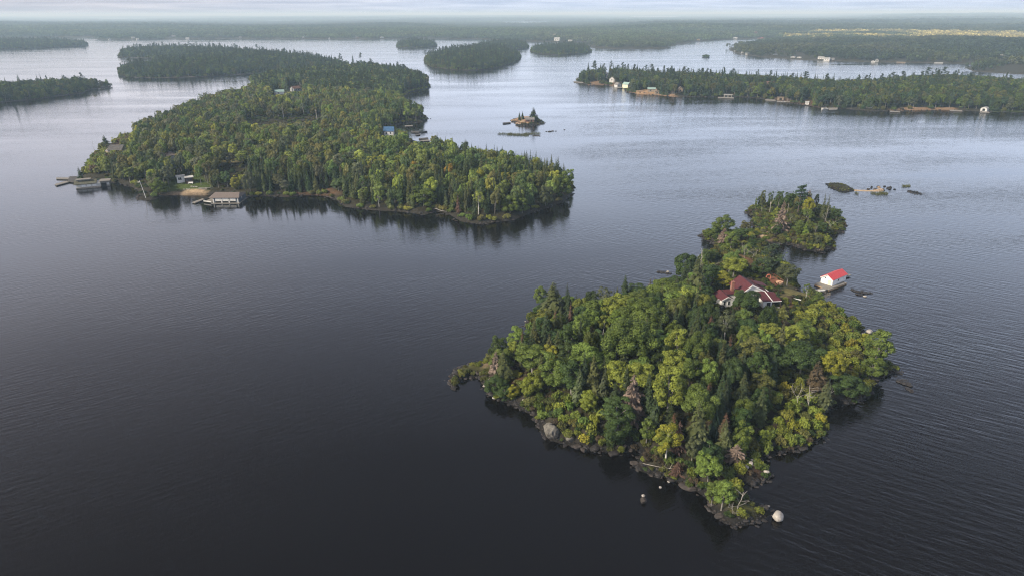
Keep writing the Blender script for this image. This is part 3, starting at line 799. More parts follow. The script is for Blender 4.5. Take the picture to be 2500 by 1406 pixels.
NAT_R = {'round': 3.1, 'tall': 2.2, 'spread': 3.9, 'open': 2.9, 'low': 3.4, 'spruce': 1.3, 'fir': 1.9, 'redtop': 1.3, 'deadfir': 1.9, 'deadspruce': 1.0, 'pine': 2.4, 'bush': 1.6, 'fork': 2.5, 'pole': 1.2}

ALL = []   # every individual plant or snag, built below: dict(kind, land, p, H, W, col, label)
def plant(kind, landkey, px, py, H, W, col, label=None, top=True, lean=0, yaw=None):
    """top: PX, PY is where the tip is seen, else where the foot is seen. H height, W crown width in metres"""
    p = spot(landkey, px, py, H * 0.98 if top else 0.0)
    ALL.append(dict(kind=kind, land=landkey, p=p, H=H, W=W, col=col, label=label, lean=lean, yaw=random.random() * 6.28 if yaw is None else yaw, hero=label is not None))
    return p
# ------------------------------------------------------------------ trees that can be pointed out one by one, near island and its islet
N = 'near'
for a in [
 ('fir', 1352, 686, 12.5, 8.0, 'olive spruce', 'tall shaggy dark pine on the northwest corner of the near island'),
 ('tall', 1323, 698, 9, 4.2, 'green', 'slim green poplar beside the tall shaggy dark pine'),
 ('low', 1345, 722, 7, 8, 'dark green', 'dark bushy tree in front of the tall shaggy dark pine'),
 ('low', 1330, 772, 6.5, 7, 'yellow green', 'yellow green bushy tree above the dark northwest shore rocks'),
 ('deadspruce', 1393, 731, 10.5, 2.0, 'rust red', 'thin rust red dead spruce near the shaggy dark pine'),
 ('redtop', 1358, 752, 10.5, 3.4, 'olive spruce', 'brown topped spruce beside a slim green spruce near the northwest shore'),
 ('spruce', 1369, 758, 9.5, 2.6, 'olive spruce', 'slim green spruce beside the brown topped spruce near the northwest shore'),
 ('fir', 1527, 669, 10.5, 4.2, 'spruce', 'tall dark spruce standing alone against the water on the back shore'),
 ('fir', 1508, 700, 6.5, 2.6, 'olive spruce', 'small brownish spruce beside the tall dark back shore spruce'),
 ('fir', 1500, 706, 5.5, 2.2, 'olive spruce', 'smallest brownish spruce beside the tall dark back shore spruce'),
 ('open', 1475, 697, 9, 5.5, 'grey green', 'round airy grey green tree on the back shore against the water'),
 ('deadspruce', 1588, 676, 8, 1.8, 'brown', 'brown slim conifer on the back shore, the left of a pair'),
 ('deadspruce', 1598, 675, 8, 1.8, 'brown', 'brown slim conifer on the back shore, the right of a pair'),
 ('low', 1560, 695, 6, 9, 'dark green', 'low dark green tree on the back shore between brown conifers and lone spruce'),
 ('round', 1438, 756, 9, 6, 'bright green', 'bright lime green tree near the rust red dead spruce'),
 ('open', 1474, 764, 8, 5, 'yellow green', 'small yellow green tree beside the bright lime green tree'),
 ('round', 1345, 845, 7.5, 4.4, 'yellow', 'yellow tinged small tree between the shore poplar and the bright green crown'),
 ('round', 1434, 832, 11, 7.6, 'bright green', 'largest bright green crown in the west half of the near island'),
 ('tall', 1658, 808, 10.5, 5.4, 'yellow green', 'tall yellow green tree over a dark gap in the middle of the forest'),
 ('spread', 1530, 781, 13, 12.5, 'green', 'broad domed green tree, the largest crown in the near forest'),
 ('round', 1560, 792, 12, 9, 'green', 'wide green crown just beside the broad domed green tree'),
 ('round', 1512, 722, 10.5, 9.5, 'yellow green', 'rounded light green crown below the lone back shore spruce'),
 ('spread', 1562, 728, 11, 10, 'green', 'light green spreading crown behind the broad domed tree'),
 ('spread', 1585, 745, 11, 9, 'green', 'spreading green tree between the house and the broad domed tree'),
 ('round', 1450, 728, 9, 7, 'green', 'rounded green tree below the airy grey green back shore tree'),
 ('spread', 1640, 690, 10, 12, 'green', 'broad bright green tree on the back shore left of the house'),
 ('round', 1655, 715, 10, 8, 'bright green', 'fresh green crown below the broad back shore tree left of the house'),
 ('round', 1518, 880, 10, 7.4, 'yellow green', 'light yellow green round crown behind the dead grey spruce'),
 ('round', 1562, 886, 9.5, 6.2, 'yellow green', 'light green crown right behind the tip of the dead grey spruce'),
 ('round', 1648, 855, 9.5, 6.6, 'yellow green', 'yellow green rounded tree right below the tall yellow green tree'),
 ('tall', 1640, 905, 12.5, 7.0, 'yellow green', 'two tiered tall yellow green tree in front of the forest centre'),
 ('round', 1690, 868, 9.5, 6.2, 'green', 'round green crown right of the yellow green rounded tree'),
 ('round', 1735, 885, 9.5, 5.0, 'bright green', 'fresh lime green crown below the dark gap in the forest'),
 ('tall', 1265, 799, 8.5, 5.2, 'bright green', 'bright green poplar leaning over the west shore against the water'),
 ('tall', 1256, 832, 6.5, 3.4, 'yellow green', 'lime yellow small poplar just below the bright green shore poplar'),
 ('low', 1288, 832, 5.5, 3.4, 'dark green', 'small dark tree right of the bright green shore poplar'),
 ('round', 1300, 846, 8, 8, 'green', 'domed yellow green tree with a grey trunk near the west shore'),
 ('low', 1298, 908, 6, 6, 'yellow green', 'domed lime green tree above the brown slope on the west shore'),
 ('low', 1252, 939, 3.6, 3.4, 'yellow', 'small bright yellow tree on the brown west slope'),
 ('deadfir', 1208, 855, 8.5, 3.4, 'grey brown', 'pink grey dead topped spruce at the root of the west spit'),
 ('fir', 1227, 856, 8.5, 4.8, 'olive spruce', 'olive spruce beside the dead topped spruce at the west spit'),
 ('low', 1208, 920, 4.2, 5.5, 'dark green', 'dark green bushy tree at the foot of the west spit spruces'),
 ('low', 1232, 938, 4.0, 5.5, 'dark green', 'dark green bush tree by the white stones of the west shore'),
 ('deadfir', 1548, 914, 12.2, 5.8, 'grey brown', 'tall dead grey brown spruce in the middle of the near forest'),
 ('spruce', 1592, 916, 12, 3.6, 'spruce', 'slim dark spruce just right of the dead grey spruce'),
 ('fir', 1603, 966, 10.5, 4.6, 'spruce', 'dark spruce below the slim one right of the dead grey spruce'),
 ('redtop', 1647, 1006, 7.5, 3.4, 'olive spruce', 'rust tipped spruce behind the small rust red dead spruce'),
 ('deadfir', 1662, 1026, 8.0, 2.8, 'rust red', 'small rust red dead spruce above the front cove'),
 ('fir', 1713, 978, 11.0, 5.0, 'olive spruce', 'broad olive green spruce with a pointed tip in the front forest'),
 ('spruce', 1763, 930, 11, 3.4, 'spruce', 'tall dark spruce right of the round green dome'),
 ('redtop', 1731, 933, 7, 2.6, 'spruce', 'left of two brown tipped spruces above the round green dome'),
 ('redtop', 1737, 932, 7, 2.6, 'spruce', 'right of two brown tipped spruces above the round green dome'),
 ('fir', 1703, 925, 8, 3.4, 'spruce', 'dark spruce tip just left of the two brown tipped spruces'),
 ('redtop', 1774, 1006, 8.5, 3.8, 'brown', 'rust topped spruce in the front forest, right of the olive spruce'),
 ('fir', 1777, 1022, 9.0, 3.6, 'olive spruce', 'green spruce just in front of the rust topped spruce'),
 ('fir', 1752, 996, 8, 3.2, 'blue green', 'small blue green spruce between the olive and the rust topped spruces'),
 ('spread', 1712, 951, 9.5, 7.8, 'green', 'round green dome of a tree among the front spruces'),
 ('open', 1632, 1045, 9, 5.8, 'yellow', 'yellow green tree on bare trunks above the front cove'),
 ('round', 1622, 1050, 7, 4, 'yellow green', 'yellow green crown left of the tree on bare trunks'),
 ('tall', 1582, 1020, 7.5, 3.4, 'green', 'narrow green tree left of the tree on bare trunks'),
 ('tall', 1500, 970, 8, 6.5, 'dark green', 'large dark green rounded tree in front of the dead grey spruce'),
 ('low', 1510, 1010, 7, 6.5, 'dark green', 'dark green tree at the front shore below the dead grey spruce'),
 ('tall', 1695, 1066, 6.5, 3.6, 'grey green', 'grey green birch with a pale trunk on the front point'),
 ('deadfir', 1656, 1128, 3.4, 2.6, 'rust red', 'low rust red dead fir on the front point'),
 ('round', 1738, 1112, 7.0, 5.0, 'bright green', 'bright lime green tree on the front point'),
 ('tall', 1770, 1176, 6.8, 3.4, 'bright green', 'bright green poplar on a white trunk near the southern tip'),
 ('tall', 1744, 1172, 6.2, 3.2, 'green', 'fresh green poplar left of the white trunked poplar at the southern tip'),
 ('tall', 1786, 1190, 4.6, 1.8, 'bright green', 'narrow young poplar right of the white trunked poplar'),
 ('low', 1812, 1238, 1.9, 1.6, 'yellow green', 'small lime bush below the bare grey tree at the southern tip'),
 ('deadfir', 1800, 1082, 4.4, 4.0, 'grey brown', 'pale grey dead bushy fir above the southern cove'),
 ('pole', 1807, 1196, 5.0, 2.6, 'grey', 'bare grey young tree at the southern tip'),
 ('pole', 1794, 1228, 3.2, 1.6, 'grey', 'thin bare grey stem beside the bare grey young tree'),
 ('fork', 1968, 932, 8.0, 5.5, 'grey', 'bare white forked tree on the east shore'),
 ('pole', 1983, 934, 7.0, 3.0, 'grey', 'bare grey spiky tree right beside the white forked tree on the east shore'),
 ('round', 2040, 862, 9.0, 6.0, 'yellow', 'bright yellow tree above the east shore'),
 ('deadspruce', 2002, 880, 9.0, 4.4, 'brown', 'brown spruce left of the bright yellow tree'),
 ('deadspruce', 1992, 884, 7.5, 2.4, 'brown', 'smaller brown spruce tip left of the brown spruce'),
 ('fir', 2022, 926, 7.5, 4.4, 'grey green', 'grey tipped spruce below the bright yellow tree'),
 ('low', 2075, 910, 6, 8, 'dark green', 'dark green shore tree right of the bright yellow tree'),
 ('tall', 2152, 808, 11, 6.2, 'green', 'tall green tree standing over the water on the eastern point'),
 ('low', 2138, 870, 6, 6, 'green', 'green shore tree at the foot of the tall eastern point tree'),
 ('tall', 1948, 795, 9, 6.2, 'yellow green', 'yellow green tree at the foot of the yellow shrub slope'),
 ('spread', 1965, 844, 8.5, 10.5, 'dark green', 'wide flat dark green tree behind the brown spruce'),
 ('tall', 1842, 826, 10, 6.4, 'olive', 'olive brown tree in the middle of the forest below the house'),
 ('low', 1862, 905, 7, 6, 'olive', 'olive tree in front of the olive brown tree'),
 ('open', 1777, 760, 9, 5.0, 'grey green', 'thin leaved birch with a white trunk below the house'),
 ('fork', 1790, 800, 3.6, 4.0, 'grey', 'broken white snag at the foot of the thin leaved birch'),
 ('spread', 1828, 712, 7.2, 8.0, 'dark green', 'dark green tree in front of the white house gable'),
 ('round', 1806, 707, 4.6, 2.6, 'green', 'green tree against the house between chimney and gable'),
 ('spruce', 1901, 704, 5.5, 2.4, 'spruce', 'small dark spruce at the corner of the house by the lawn'),
 ('fir', 1889, 740, 4.5, 3.4, 'olive spruce', 'greyish young spruce in front of the house porch'),
 ('fir', 1914, 740, 5, 3.4, 'olive', 'yellowish young spruce right of the porch'),
 ('open', 1973, 694, 5.8, 2.8, 'green', 'slim young tree at the lawn end of the gangway'),
 ('low', 2000, 712, 4.4, 5.0, 'green', 'green bush tree on the shore below the gangway'),
 ('fir', 1710, 624, 15, 7.0, 'olive spruce', 'great shaggy spruce left behind the house'),
 ('spread', 1682, 622, 12, 9, 'dark green', 'large dark tree left of the great shaggy spruce behind the house'),
 ('pole', 1709, 609, 14, 3.0, 'grey', 'bare pink grey treetop over the great shaggy spruce'),
 ('round', 1740, 645, 9, 9, 'dark green', 'dark green tree right of the great shaggy spruce'),
 ('tall', 1772, 664, 6.5, 4.6, 'yellow', 'yellow tree just behind the house roof'),
 ('round', 1795, 630, 7.5, 8, 'yellow green', 'big yellow green tree behind the house ridge'),
 ('pine', 1886, 602, 11, 9.5, 'pine', 'dark pine with outstretched limbs above the lawn'),
 ('low', 1866, 630, 6, 6.5, 'dark green', 'dark green tree under the dark pine beside the lawn'),
 ('round', 1929, 647, 8, 7.4, 'grey green', 'round grey green tree by the water at the deck'),
 ('fork', 1826, 582, 9, 4.5, 'grey', 'cluster of bare white stems on the isthmus'),
 ('fork', 1842, 603, 5, 5.5, 'grey', 'low spreading white dead tree on the isthmus'),
 ('fork', 1865, 622, 5, 3.4, 'grey', 'white forked snag beside the dark pine'),
 ('pole', 1722, 626, 4.5, 1.6, 'grey', 'thin bent bare stem left of the isthmus'),
 ('fork', 1745, 630, 4.5, 3.5, 'grey', 'small bare forked shrub on the isthmus left side'),
 ('round', 1768, 531, 9, 8.2, 'green', 'round green tree at the head of the little headland'),
 ('deadfir', 1771, 556, 6.5, 5, 'grey brown', 'grey brown dead fir in front of the headland tree'),
 ('tall', 1789, 566, 8, 5.5, 'green', 'green tree with a straight trunk on the little headland'),
 ('low', 1742, 610, 5, 6, 'dark green', 'dark green shore tree on the isthmus left bank'),
 ('low', 1735, 558, 4, 5.5, 'green', 'low green tree near the tip of the little headland'),
 ('round', 1806, 556, 6, 6, 'dark green', 'dark green tree on the back side of the little headland'),
 ('tall', 1866, 466, 9.5, 3.4, 'grey green', 'narrow grey green tree at the left end of the islet'),
 ('tall', 1848, 483, 5.5, 1.8, 'green', 'thin lone sapling at the left tip of the islet'),
 ('open', 1886, 469, 9, 4.4, 'dark green', 'dark tree with a pale fork on the islet left half'),
 ('tall', 1904, 465, 10, 5.4, 'dark green', 'dark rounded tree on the islet left half'),
 ('round', 1930, 470, 9.5, 7.5, 'dark green', 'wide dark tree at the islet centre'),
 ('pine', 1958, 455, 12, 7.5, 'blue green', 'tallest blue green pine on the islet'),
 ('deadfir', 1977, 462, 10, 4.0, 'grey brown', 'pinkish dead conifer top beside the islet pine'),
 ('round', 1976, 485, 8.5, 6.4, 'yellow', 'yellow olive tree right of the islet pine'),
 ('pole', 1990, 484, 7, 3, 'grey', 'leaning white dead stem beside the yellow olive islet tree'),
 ('tall', 1996, 473, 8.5, 3.4, 'pine', 'slim dark tree between the yellow olive tree and brown conifer'),
 ('spruce', 2018, 470, 12.5, 4.4, 'olive spruce', 'tall brown green conifer at the right end of the islet'),
 ('spruce', 2025, 473, 11.5, 3.6, 'olive spruce', 'second brown green conifer right of the tall one on the islet'),
 ('pole', 2020, 500, 8, 2.4, 'grey', 'white leaning dead trunk against the brown green conifer'),
 ('round', 2046, 509, 6.5, 5.6, 'dark green', 'round dark tree at the right end of the islet'),
 ('fork', 2036, 524, 7.2, 6.0, 'grey', 'white many limbed dead tree on the islet right shore'),
 ('deadfir', 1914, 500, 12.5, 5.4, 'grey brown', 'tall bare grey brown spruce at the islet front'),
 ('tall', 1898, 505, 7.5, 4.2, 'yellow green', 'yellow green tree behind the bare islet spruce'),
 ('fork', 1934, 516, 5, 2.4, 'grey', 'pair of short white snags in the middle of the islet'),
 ('round', 1977, 512, 6, 6.5, 'green', 'round green tree in the islet front right half'),
 ('fork', 1995, 546, 5.5, 2.6, 'grey', 'white fork of a dead tree at the islet right front'),
 ('low', 2008, 540, 5, 7, 'dark green', 'dark bushy tree at the islet right front'),
 ('low', 1955, 548, 5.5, 8, 'green', 'large low green tree at the islet front'),
 ('low', 1900, 548, 5, 6, 'dark green', 'dark green low tree left of the bare islet spruce'),
 ('low', 1870, 535, 4, 5, 'dark green', 'dark low tree on the islet left shore'),
 ('low', 1975, 572, 3.6, 7, 'olive', 'olive shrubby tree on the islet southern lobe'),
 ('low', 2022, 570, 4, 5, 'yellow green', 'yellow green shrubby tree on the islet southern lobe'),
 ('low', 1998, 584, 3.2, 5, 'grey green', 'grey twiggy shrub at the islet southern tip'),
]:
    isl = a[1] > 1835 and a[2] < 600
    plant(a[0], N, a[1], a[2], a[3] * (1.08 if isl else 1), a[4] * (.66 if isl and a[0] in ('round', 'tall', 'open', 'low', 'spruce') else 1), a[5], a[6])
for a in [  # bigger island opposite, and the bare rock with its pines
 ('deadspruce', 'big', 1118, 474, 9.5, 2.6, 'rust red', 'rust red dead spruce at the front of the big island'),
 ('round', 'big', 1095, 400, 10, 5, 'orange', 'orange autumn tree in the canopy of the big island'),
 ('round', 'big', 1010, 395, 10, 4.5, 'orange', 'small orange tinged tree left of the orange autumn tree'),
 ('round', 'big', 1171, 413, 10, 4.5, 'yellow', 'yellow autumn tree right of the orange one on the big island'),
 ('tall', 'big', 1306, 388, 10, 4, 'yellow', 'yellow tree on the skyline near the point of the big island'),
 ('round', 'big', 980, 380, 11, 8, 'yellow green', 'light yellow green tree in the middle of the big island canopy'),
 ('low', 'big', 1032, 456, 11, 11.5, 'green', 'broad round green tree at the waterside of the big island'),
 ('low', 'big', 1245, 476, 9, 9, 'green', 'round green shore tree near the point of the big island'),
 ('low', 'big', 1275, 485, 8, 7, 'green', 'second round shore tree right of the round green one'),
 ('low', 'big', 1375, 418, 13, 10, 'green', 'large rounded tree at the outer point of the big island'),
 ('low', 'big', 1332, 455, 11, 8, 'grey green', 'rounded grey green tree left of the outer point tree'),
 ('deadspruce', 'big', 1315, 412, 13, 5.0, 'olive', 'tall brownish conifer near the point of the big island'),
 ('fork', 'big', 892, 432, 8.5, 5, 'grey', 'pale forked birch with yellow leaves on the big island front'),
 ('tall', 'big', 894, 428, 8, 3.4, 'yellow', 'yellow leaved crown on the pale forked birch'),
 ('fork', 'big', 832, 446, 5, 3, 'grey', 'small leaning white snag on the big island front'),
 ('fork', 'big', 978, 264, 12, 8, 'grey', 'large white dead birch above the back bay of the big island'),
 ('fork', 'big', 588, 228, 9, 5, 'grey', 'white dead birch on the far ridge of the big island'),
 ('pole', 'big', 1255, 432, 8.5, 1.2, 'grey', 'bare pale trunk standing in the canopy near the point'),
 ('pole', 'big', 740, 400, 8, 1.2, 'grey', 'bare pale trunk above the shore clearing of the big island'),
 ('spruce', 'big', 1362, 381, 16, 4.2, 'olive spruce', 'tall spruce on the outer point skyline of the big island'),
 ('spruce', 'big', 1376, 398, 13, 3.4, 'olive spruce', 'shorter spruce right of the tall outer point spruce'),
 ('spruce', 'big', 1280, 367, 13, 3, 'spruce', 'left of two skyline spruces close together on the big island'),
 ('spruce', 'big', 1287, 366, 14, 3, 'spruce', 'right of two skyline spruces close together on the big island'),
 ('spruce', 'big', 1187, 349, 14, 2.8, 'spruce', 'dark skyline spruce of the big island right of the docks'),
 ('spruce', 'big', 1151, 348, 11, 2.4, 'spruce', 'small skyline spruce left of the dark skyline spruce'),
 ('spruce', 'big', 1207, 352, 13, 2.6, 'spruce', 'thin skyline spruce right of the dark skyline spruce'),
 ('spruce', 'big', 1227, 355, 13, 2.8, 'spruce', 'skyline spruce farther right past the thin one'),
 ('fir', 'big', 190, 407, 9, 3.6, 'spruce', 'dark spruce behind the mossy boathouse at the west tip'),
 ('fir', 'big', 253, 330, 8, 6, 'pine', 'windswept pine on the west bluff of the big island'),
 ('pole', 'big', 225, 342, 10, 2, 'grey', 'bare dead pole tree on the west bluff edge'),
 ('low', 'big', 382, 434, 9, 8.5, 'green', 'round green tree on the lawn point by the leaning pole'),
 ('fir', 'tiny', 1303, 262, 12, 8.6, 'pine', 'large dark pine on the bare rock islet'),
 ('fir', 'tiny', 1268, 273, 7.5, 3.2, 'spruce', 'left of the two small spruces on the bare rock islet'),
 ('fir', 'tiny', 1276, 272, 7.5, 2.8, 'spruce', 'right of the two small spruces on the bare rock islet'),
 ('fork', 'cottage', 1745, 212, 8, 7, 'grey', 'white dead birch on the cottage shore island'),
 ('pole', 'cottage', 2155, 238, 12, 2, 'grey', 'white leaning dead trunk on the cottage shore island'),
]:
    plant(a[0], a[1], a[2], a[3], a[4], a[5], a[6], a[7])

# ------------------------------------------------------------------ the rest of the trees: scattered by kind of ground
KEEP = []   # ground kept clear of trees: (kind of land, x, y, radius)
def keep(landkey, px, py, r, toward=0.0):
    g = G(px, py, 2.0 if landkey in ('near', 'big') else 0.5)[:2]
    d = -g / np.linalg.norm(g)
    n = int(toward / max(1.0, r * 0.8)) + 1
    for i in range(n):
        q = g + d * toward * i / max(1, n - 1) if n > 1 else g
        KEEP.append((landkey, q[0], q[1], r))
def clear_of(landkey, x, y, R):
    for k, a, b, r in KEEP:
        if k == landkey and (a - x) ** 2 + (b - y) ** 2 < (r + R * 0.4) ** 2:
            return False
    return True
keep('near', 1828, 712, 7.0); keep('near', 1800, 715, 5); keep('near', 1768, 733, 4.5, 6); keep('near', 1745, 730, 3.0, 4); keep('near', 1885, 742, 4.5, 5); keep('near', 1850, 735, 4, 6); keep('near', 1865, 708, 5)
for q in ((1812, 660), (1835, 668), (1860, 680), (1890, 690), (1920, 700), (1950, 714), (1920, 722), (1900, 712), (1945, 735), (1975, 730), (1920, 745), (1925, 770)): keep('near', q[0], q[1], 4.0)
keep('big', 545, 480, 9); keep('big', 225, 448, 9); keep('big', 455, 445, 6, 16); keep('big', 430, 468, 6); keep('big', 480, 466, 6); keep('big', 288, 372, 5, 5); keep('big', 425, 388, 4, 4); keep('big', 951, 332, 5, 14)
keep('big', 722, 222, 5, 10); keep('big', 683, 232, 5, 10)
for q in ((620, 300), (660, 298), (700, 292), (740, 290), (690, 284), (770, 290), (650, 304)): keep('big', q[0], q[1], 7)
for q in ((560, 418), (580, 416)): keep('big', q[0], q[1], 6)
for q in ((270, 360), (250, 372), (355, 357), (375, 357)): keep('big', q[0], q[1], 5)
COTT = [(1480, 194), (1495, 200), (1508, 212), (1529, 212), (1570, 228), (1590, 230), (1660, 224), (1776, 236), (1828, 222), (1877, 222), (1905, 246), (1970, 254), (2045, 254), (2022, 262), (2402, 271), (2335, 268), (2250, 266), (2200, 267), (1450, 207), (1600, 232)]
for q in COTT: keep('cottage', q[0], q[1], 5, 6)

VIEW = {'near': [[(1733, 704), (1765, 690), (1803, 674), (1845, 698), (1908, 735), (1905, 750), (1885, 752), (1845, 748), (1800, 752), (1760, 748)],
                 [(1806, 652), (1835, 655), (1875, 668), (1918, 690), (1955, 716), (1985, 724), (1985, 735), (1940, 745), (1910, 742), (1860, 690)],
                 [(1904, 742), (1930, 745), (1938, 790), (1918, 790)], [(1098, 885), (1195, 880), (1195, 925), (1100, 945)], [(1850, 573), (1895, 573), (1895, 600), (1850, 600)],
                 [(1318, 1020), (1350, 1015), (1362, 1070), (1325, 1065)], [(1820, 1230), (1885, 1235), (1885, 1258), (1810, 1275)], [(1538, 1095), (1585, 1100), (1600, 1150), (1545, 1150)], [(1820, 1125), (1850, 1122), (1890, 1165), (1840, 1150)]],
        'big': [[(497, 463), (598, 463), (604, 500), (470, 500)], [(394, 460), (500, 455), (515, 482), (400, 484)], [(432, 430), (477, 430), (477, 455), (432, 455)], [(165, 424), (265, 424), (270, 465), (165, 465)], [(272, 352), (305, 352), (305, 366), (272, 366)],
                [(412, 376), (434, 376), (434, 384), (412, 384)], [(936, 312), (966, 312), (966, 331), (936, 331)], [(1000, 316), (1052, 316), (1052, 347), (1000, 347)], [(706, 210), (740, 210), (740, 223), (706, 223)], [(668, 223), (697, 223), (697, 231), (668, 231)],
                [(600, 292), (700, 288), (785, 280), (785, 292), (700, 300), (620, 303)], [(540, 408), (600, 406), (600, 417), (548, 420)], [(345, 440), (360, 440), (360, 490), (345, 490)], [(970, 300), (1012, 300), (1012, 312), (970, 312)]],
        'cottage': [[(a - 8, b - 8), (a + 8, b - 8), (a + 8, b + 2), (a - 8, b + 2)] for a, b in COTT if b not in (194, 200, 222, 254) or a in (1970,)] + [[(a - 4, b - 10), (a + 4, b - 10), (a + 4, b - 5), (a - 4, b - 5)] for a, b in COTT if b in (194, 200, 222, 254)]}
VIEW = {k: [(P, None) for P in v] for k, v in VIEW.items()}
for t in ALL:
    if t['land'] in ('near', 'big') and t['kind'] in ('spruce', 'fir', 'redtop', 'deadfir', 'deadspruce', 'fork', 'pole', 'open') and (t['land'] == 'near' or t['kind'] in ('fork', 'deadspruce')):
        a_ = project(t['p'] + np.array([0, 0, t['H']])); b_ = project(t['p'] + np.array([0, 0, t['H'] * .36]))
        hw = t['W'] * .3 * FPX / ((t['p'] - CAMP) @ cF)
        VIEW[t['land']].append(([(a_[0] - 1, a_[1]), (a_[0] + 1, a_[1]), (b_[0] + hw, b_[1]), (b_[0] - hw, b_[1])], float(np.hypot(t['p'][0], t['p'][1]))))
def hides(landkey, x, y, z, H, W):
    if H < 1.45: return False
    dist_ = math.hypot(x, y)
    p0 = project((x, y, z)); p1 = project((x, y, z + H))
    hw = W * .5 * FPX / max(1.0, (np.array([x, y, z]) - CAMP) @ cF)
    for P, dep_ in VIEW.get(landkey, ()):
        if dep_ is not None and dist_ > dep_: continue
        xs_ = [a for a, b in P]; ys_ = [b for a, b in P]
        if p0[0] + hw < min(xs_) or p0[0] - hw > max(xs_) or p0[1] < min(ys_) or p1[1] > max(ys_): continue
        T = np.array([(p0[0] + u * hw * (1 if f < .85 else .4), p0[1] + (p1[1] - p0[1]) * f) for u in (-.9, -.45, 0, .45, .9) for f in (0, .2, .4, .6, .8, .95)])
        if inpoly(np.array(P, float), T).any(): return True
    return False
class Darts:
    def __init__(s, cell=8.0): s.c = cell; s.d = {}
    def ok(s, x, y, r, f):
        i, j = int(x // s.c), int(y // s.c)
        for a in range(i - 1, i + 2):
            for b in range(j - 1, j + 2):
                for (u, v, q) in s.d.get((a, b), ()):
                    if (u - x) ** 2 + (v - y) ** 2 < (f * (q + r)) ** 2: return False
        return True
    def add(s, x, y, r): s.d.setdefault((int(x // s.c), int(y // s.c)), []).append((x, y, r))
def pick(r, table):
    t = r * sum(w for _, w in table)
    for k, w in table:
        t -= w
        if t <= 0: return k
    return table[-1][0]
def fill(landkey, chooser, tries, f=0.72, minsd=0.8, seed=1):
    g = np.random.default_rng(seed)
    P = LAND[landkey]['P']
    lo, hi = P.min(0), P.max(0)
    X = lo + g.random((tries, 2)) * (hi - lo)
    h, sd = height(landkey, X)
    D = Darts()
    for t in ALL:
        if t['land'] == landkey and t['kind'] not in ('fork', 'pole'): D.add(t['p'][0], t['p'][1], t['W'] / 2)
    out = []
    for (x, y), z, s in zip(X, h, sd):
        if s < minsd: continue
        px, py = project((x, y, z))
        if px < -260 or px > 2760: continue
        c = chooser(x, y, z, s, px, py, g)
        if c is None: continue
        kind, H, W, col = c
        if not clear_of(landkey, x, y, W / 2): continue
        if not D.ok(x, y, W / 2, f): continue
        if landkey in VIEW and hides(landkey, x, y, z, H, W): continue
        D.add(x, y, W / 2)
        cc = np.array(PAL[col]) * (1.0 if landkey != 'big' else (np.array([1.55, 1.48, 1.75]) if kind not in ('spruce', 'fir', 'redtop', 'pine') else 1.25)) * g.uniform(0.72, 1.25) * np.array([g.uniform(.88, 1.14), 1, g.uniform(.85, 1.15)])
        out.append(dict(kind=kind, land=landkey, p=np.array([x, y, z]), H=H, W=W, col=col, rgb=tuple(cc), label=None, lean=0, yaw=g.random() * 6.28, hero=False))
    return out
def zone(poly):
    P = np.array(poly, float)
    return lambda px, py: bool(inpoly(P, np.array([[px, py]]))[0])
z_slope = zone([(1935, 738), (2010, 745), (2120, 820), (2150, 900), (2110, 960), (2000, 1000), (2020, 1060), (1900, 1110), (1835, 1110), (1862, 980), (1935, 900), (1990, 850), (1965, 810), (1925, 780)])
z_frontleft = zone([(1190, 930), (1245, 905), (1330, 960), (1480, 1010), (1490, 1110), (1340, 1080), (1230, 990)])
z_isth = zone([(1700, 565), (1860, 565), (1930, 640), (1960, 700), (1880, 690), (1800, 670), (1740, 660)])
z_islet = zone([(1800, 490), (2090, 490), (2090, 625), (1900, 620), (1870, 600), (1850, 570)])
z_tip = zone([(1740, 1205), (1830, 1200), (1900, 1240), (1880, 1290), (1750, 1290)])
z_spit = zone([(1090, 870), (1195, 870), (1185, 960), (1090, 960)])
z_point2 = zone([(1820, 1120), (1900, 1120), (1900, 1190), (1810, 1190)])
z_reach = zone([(2130, 840), (2230, 900), (2200, 950), (2140, 930)])
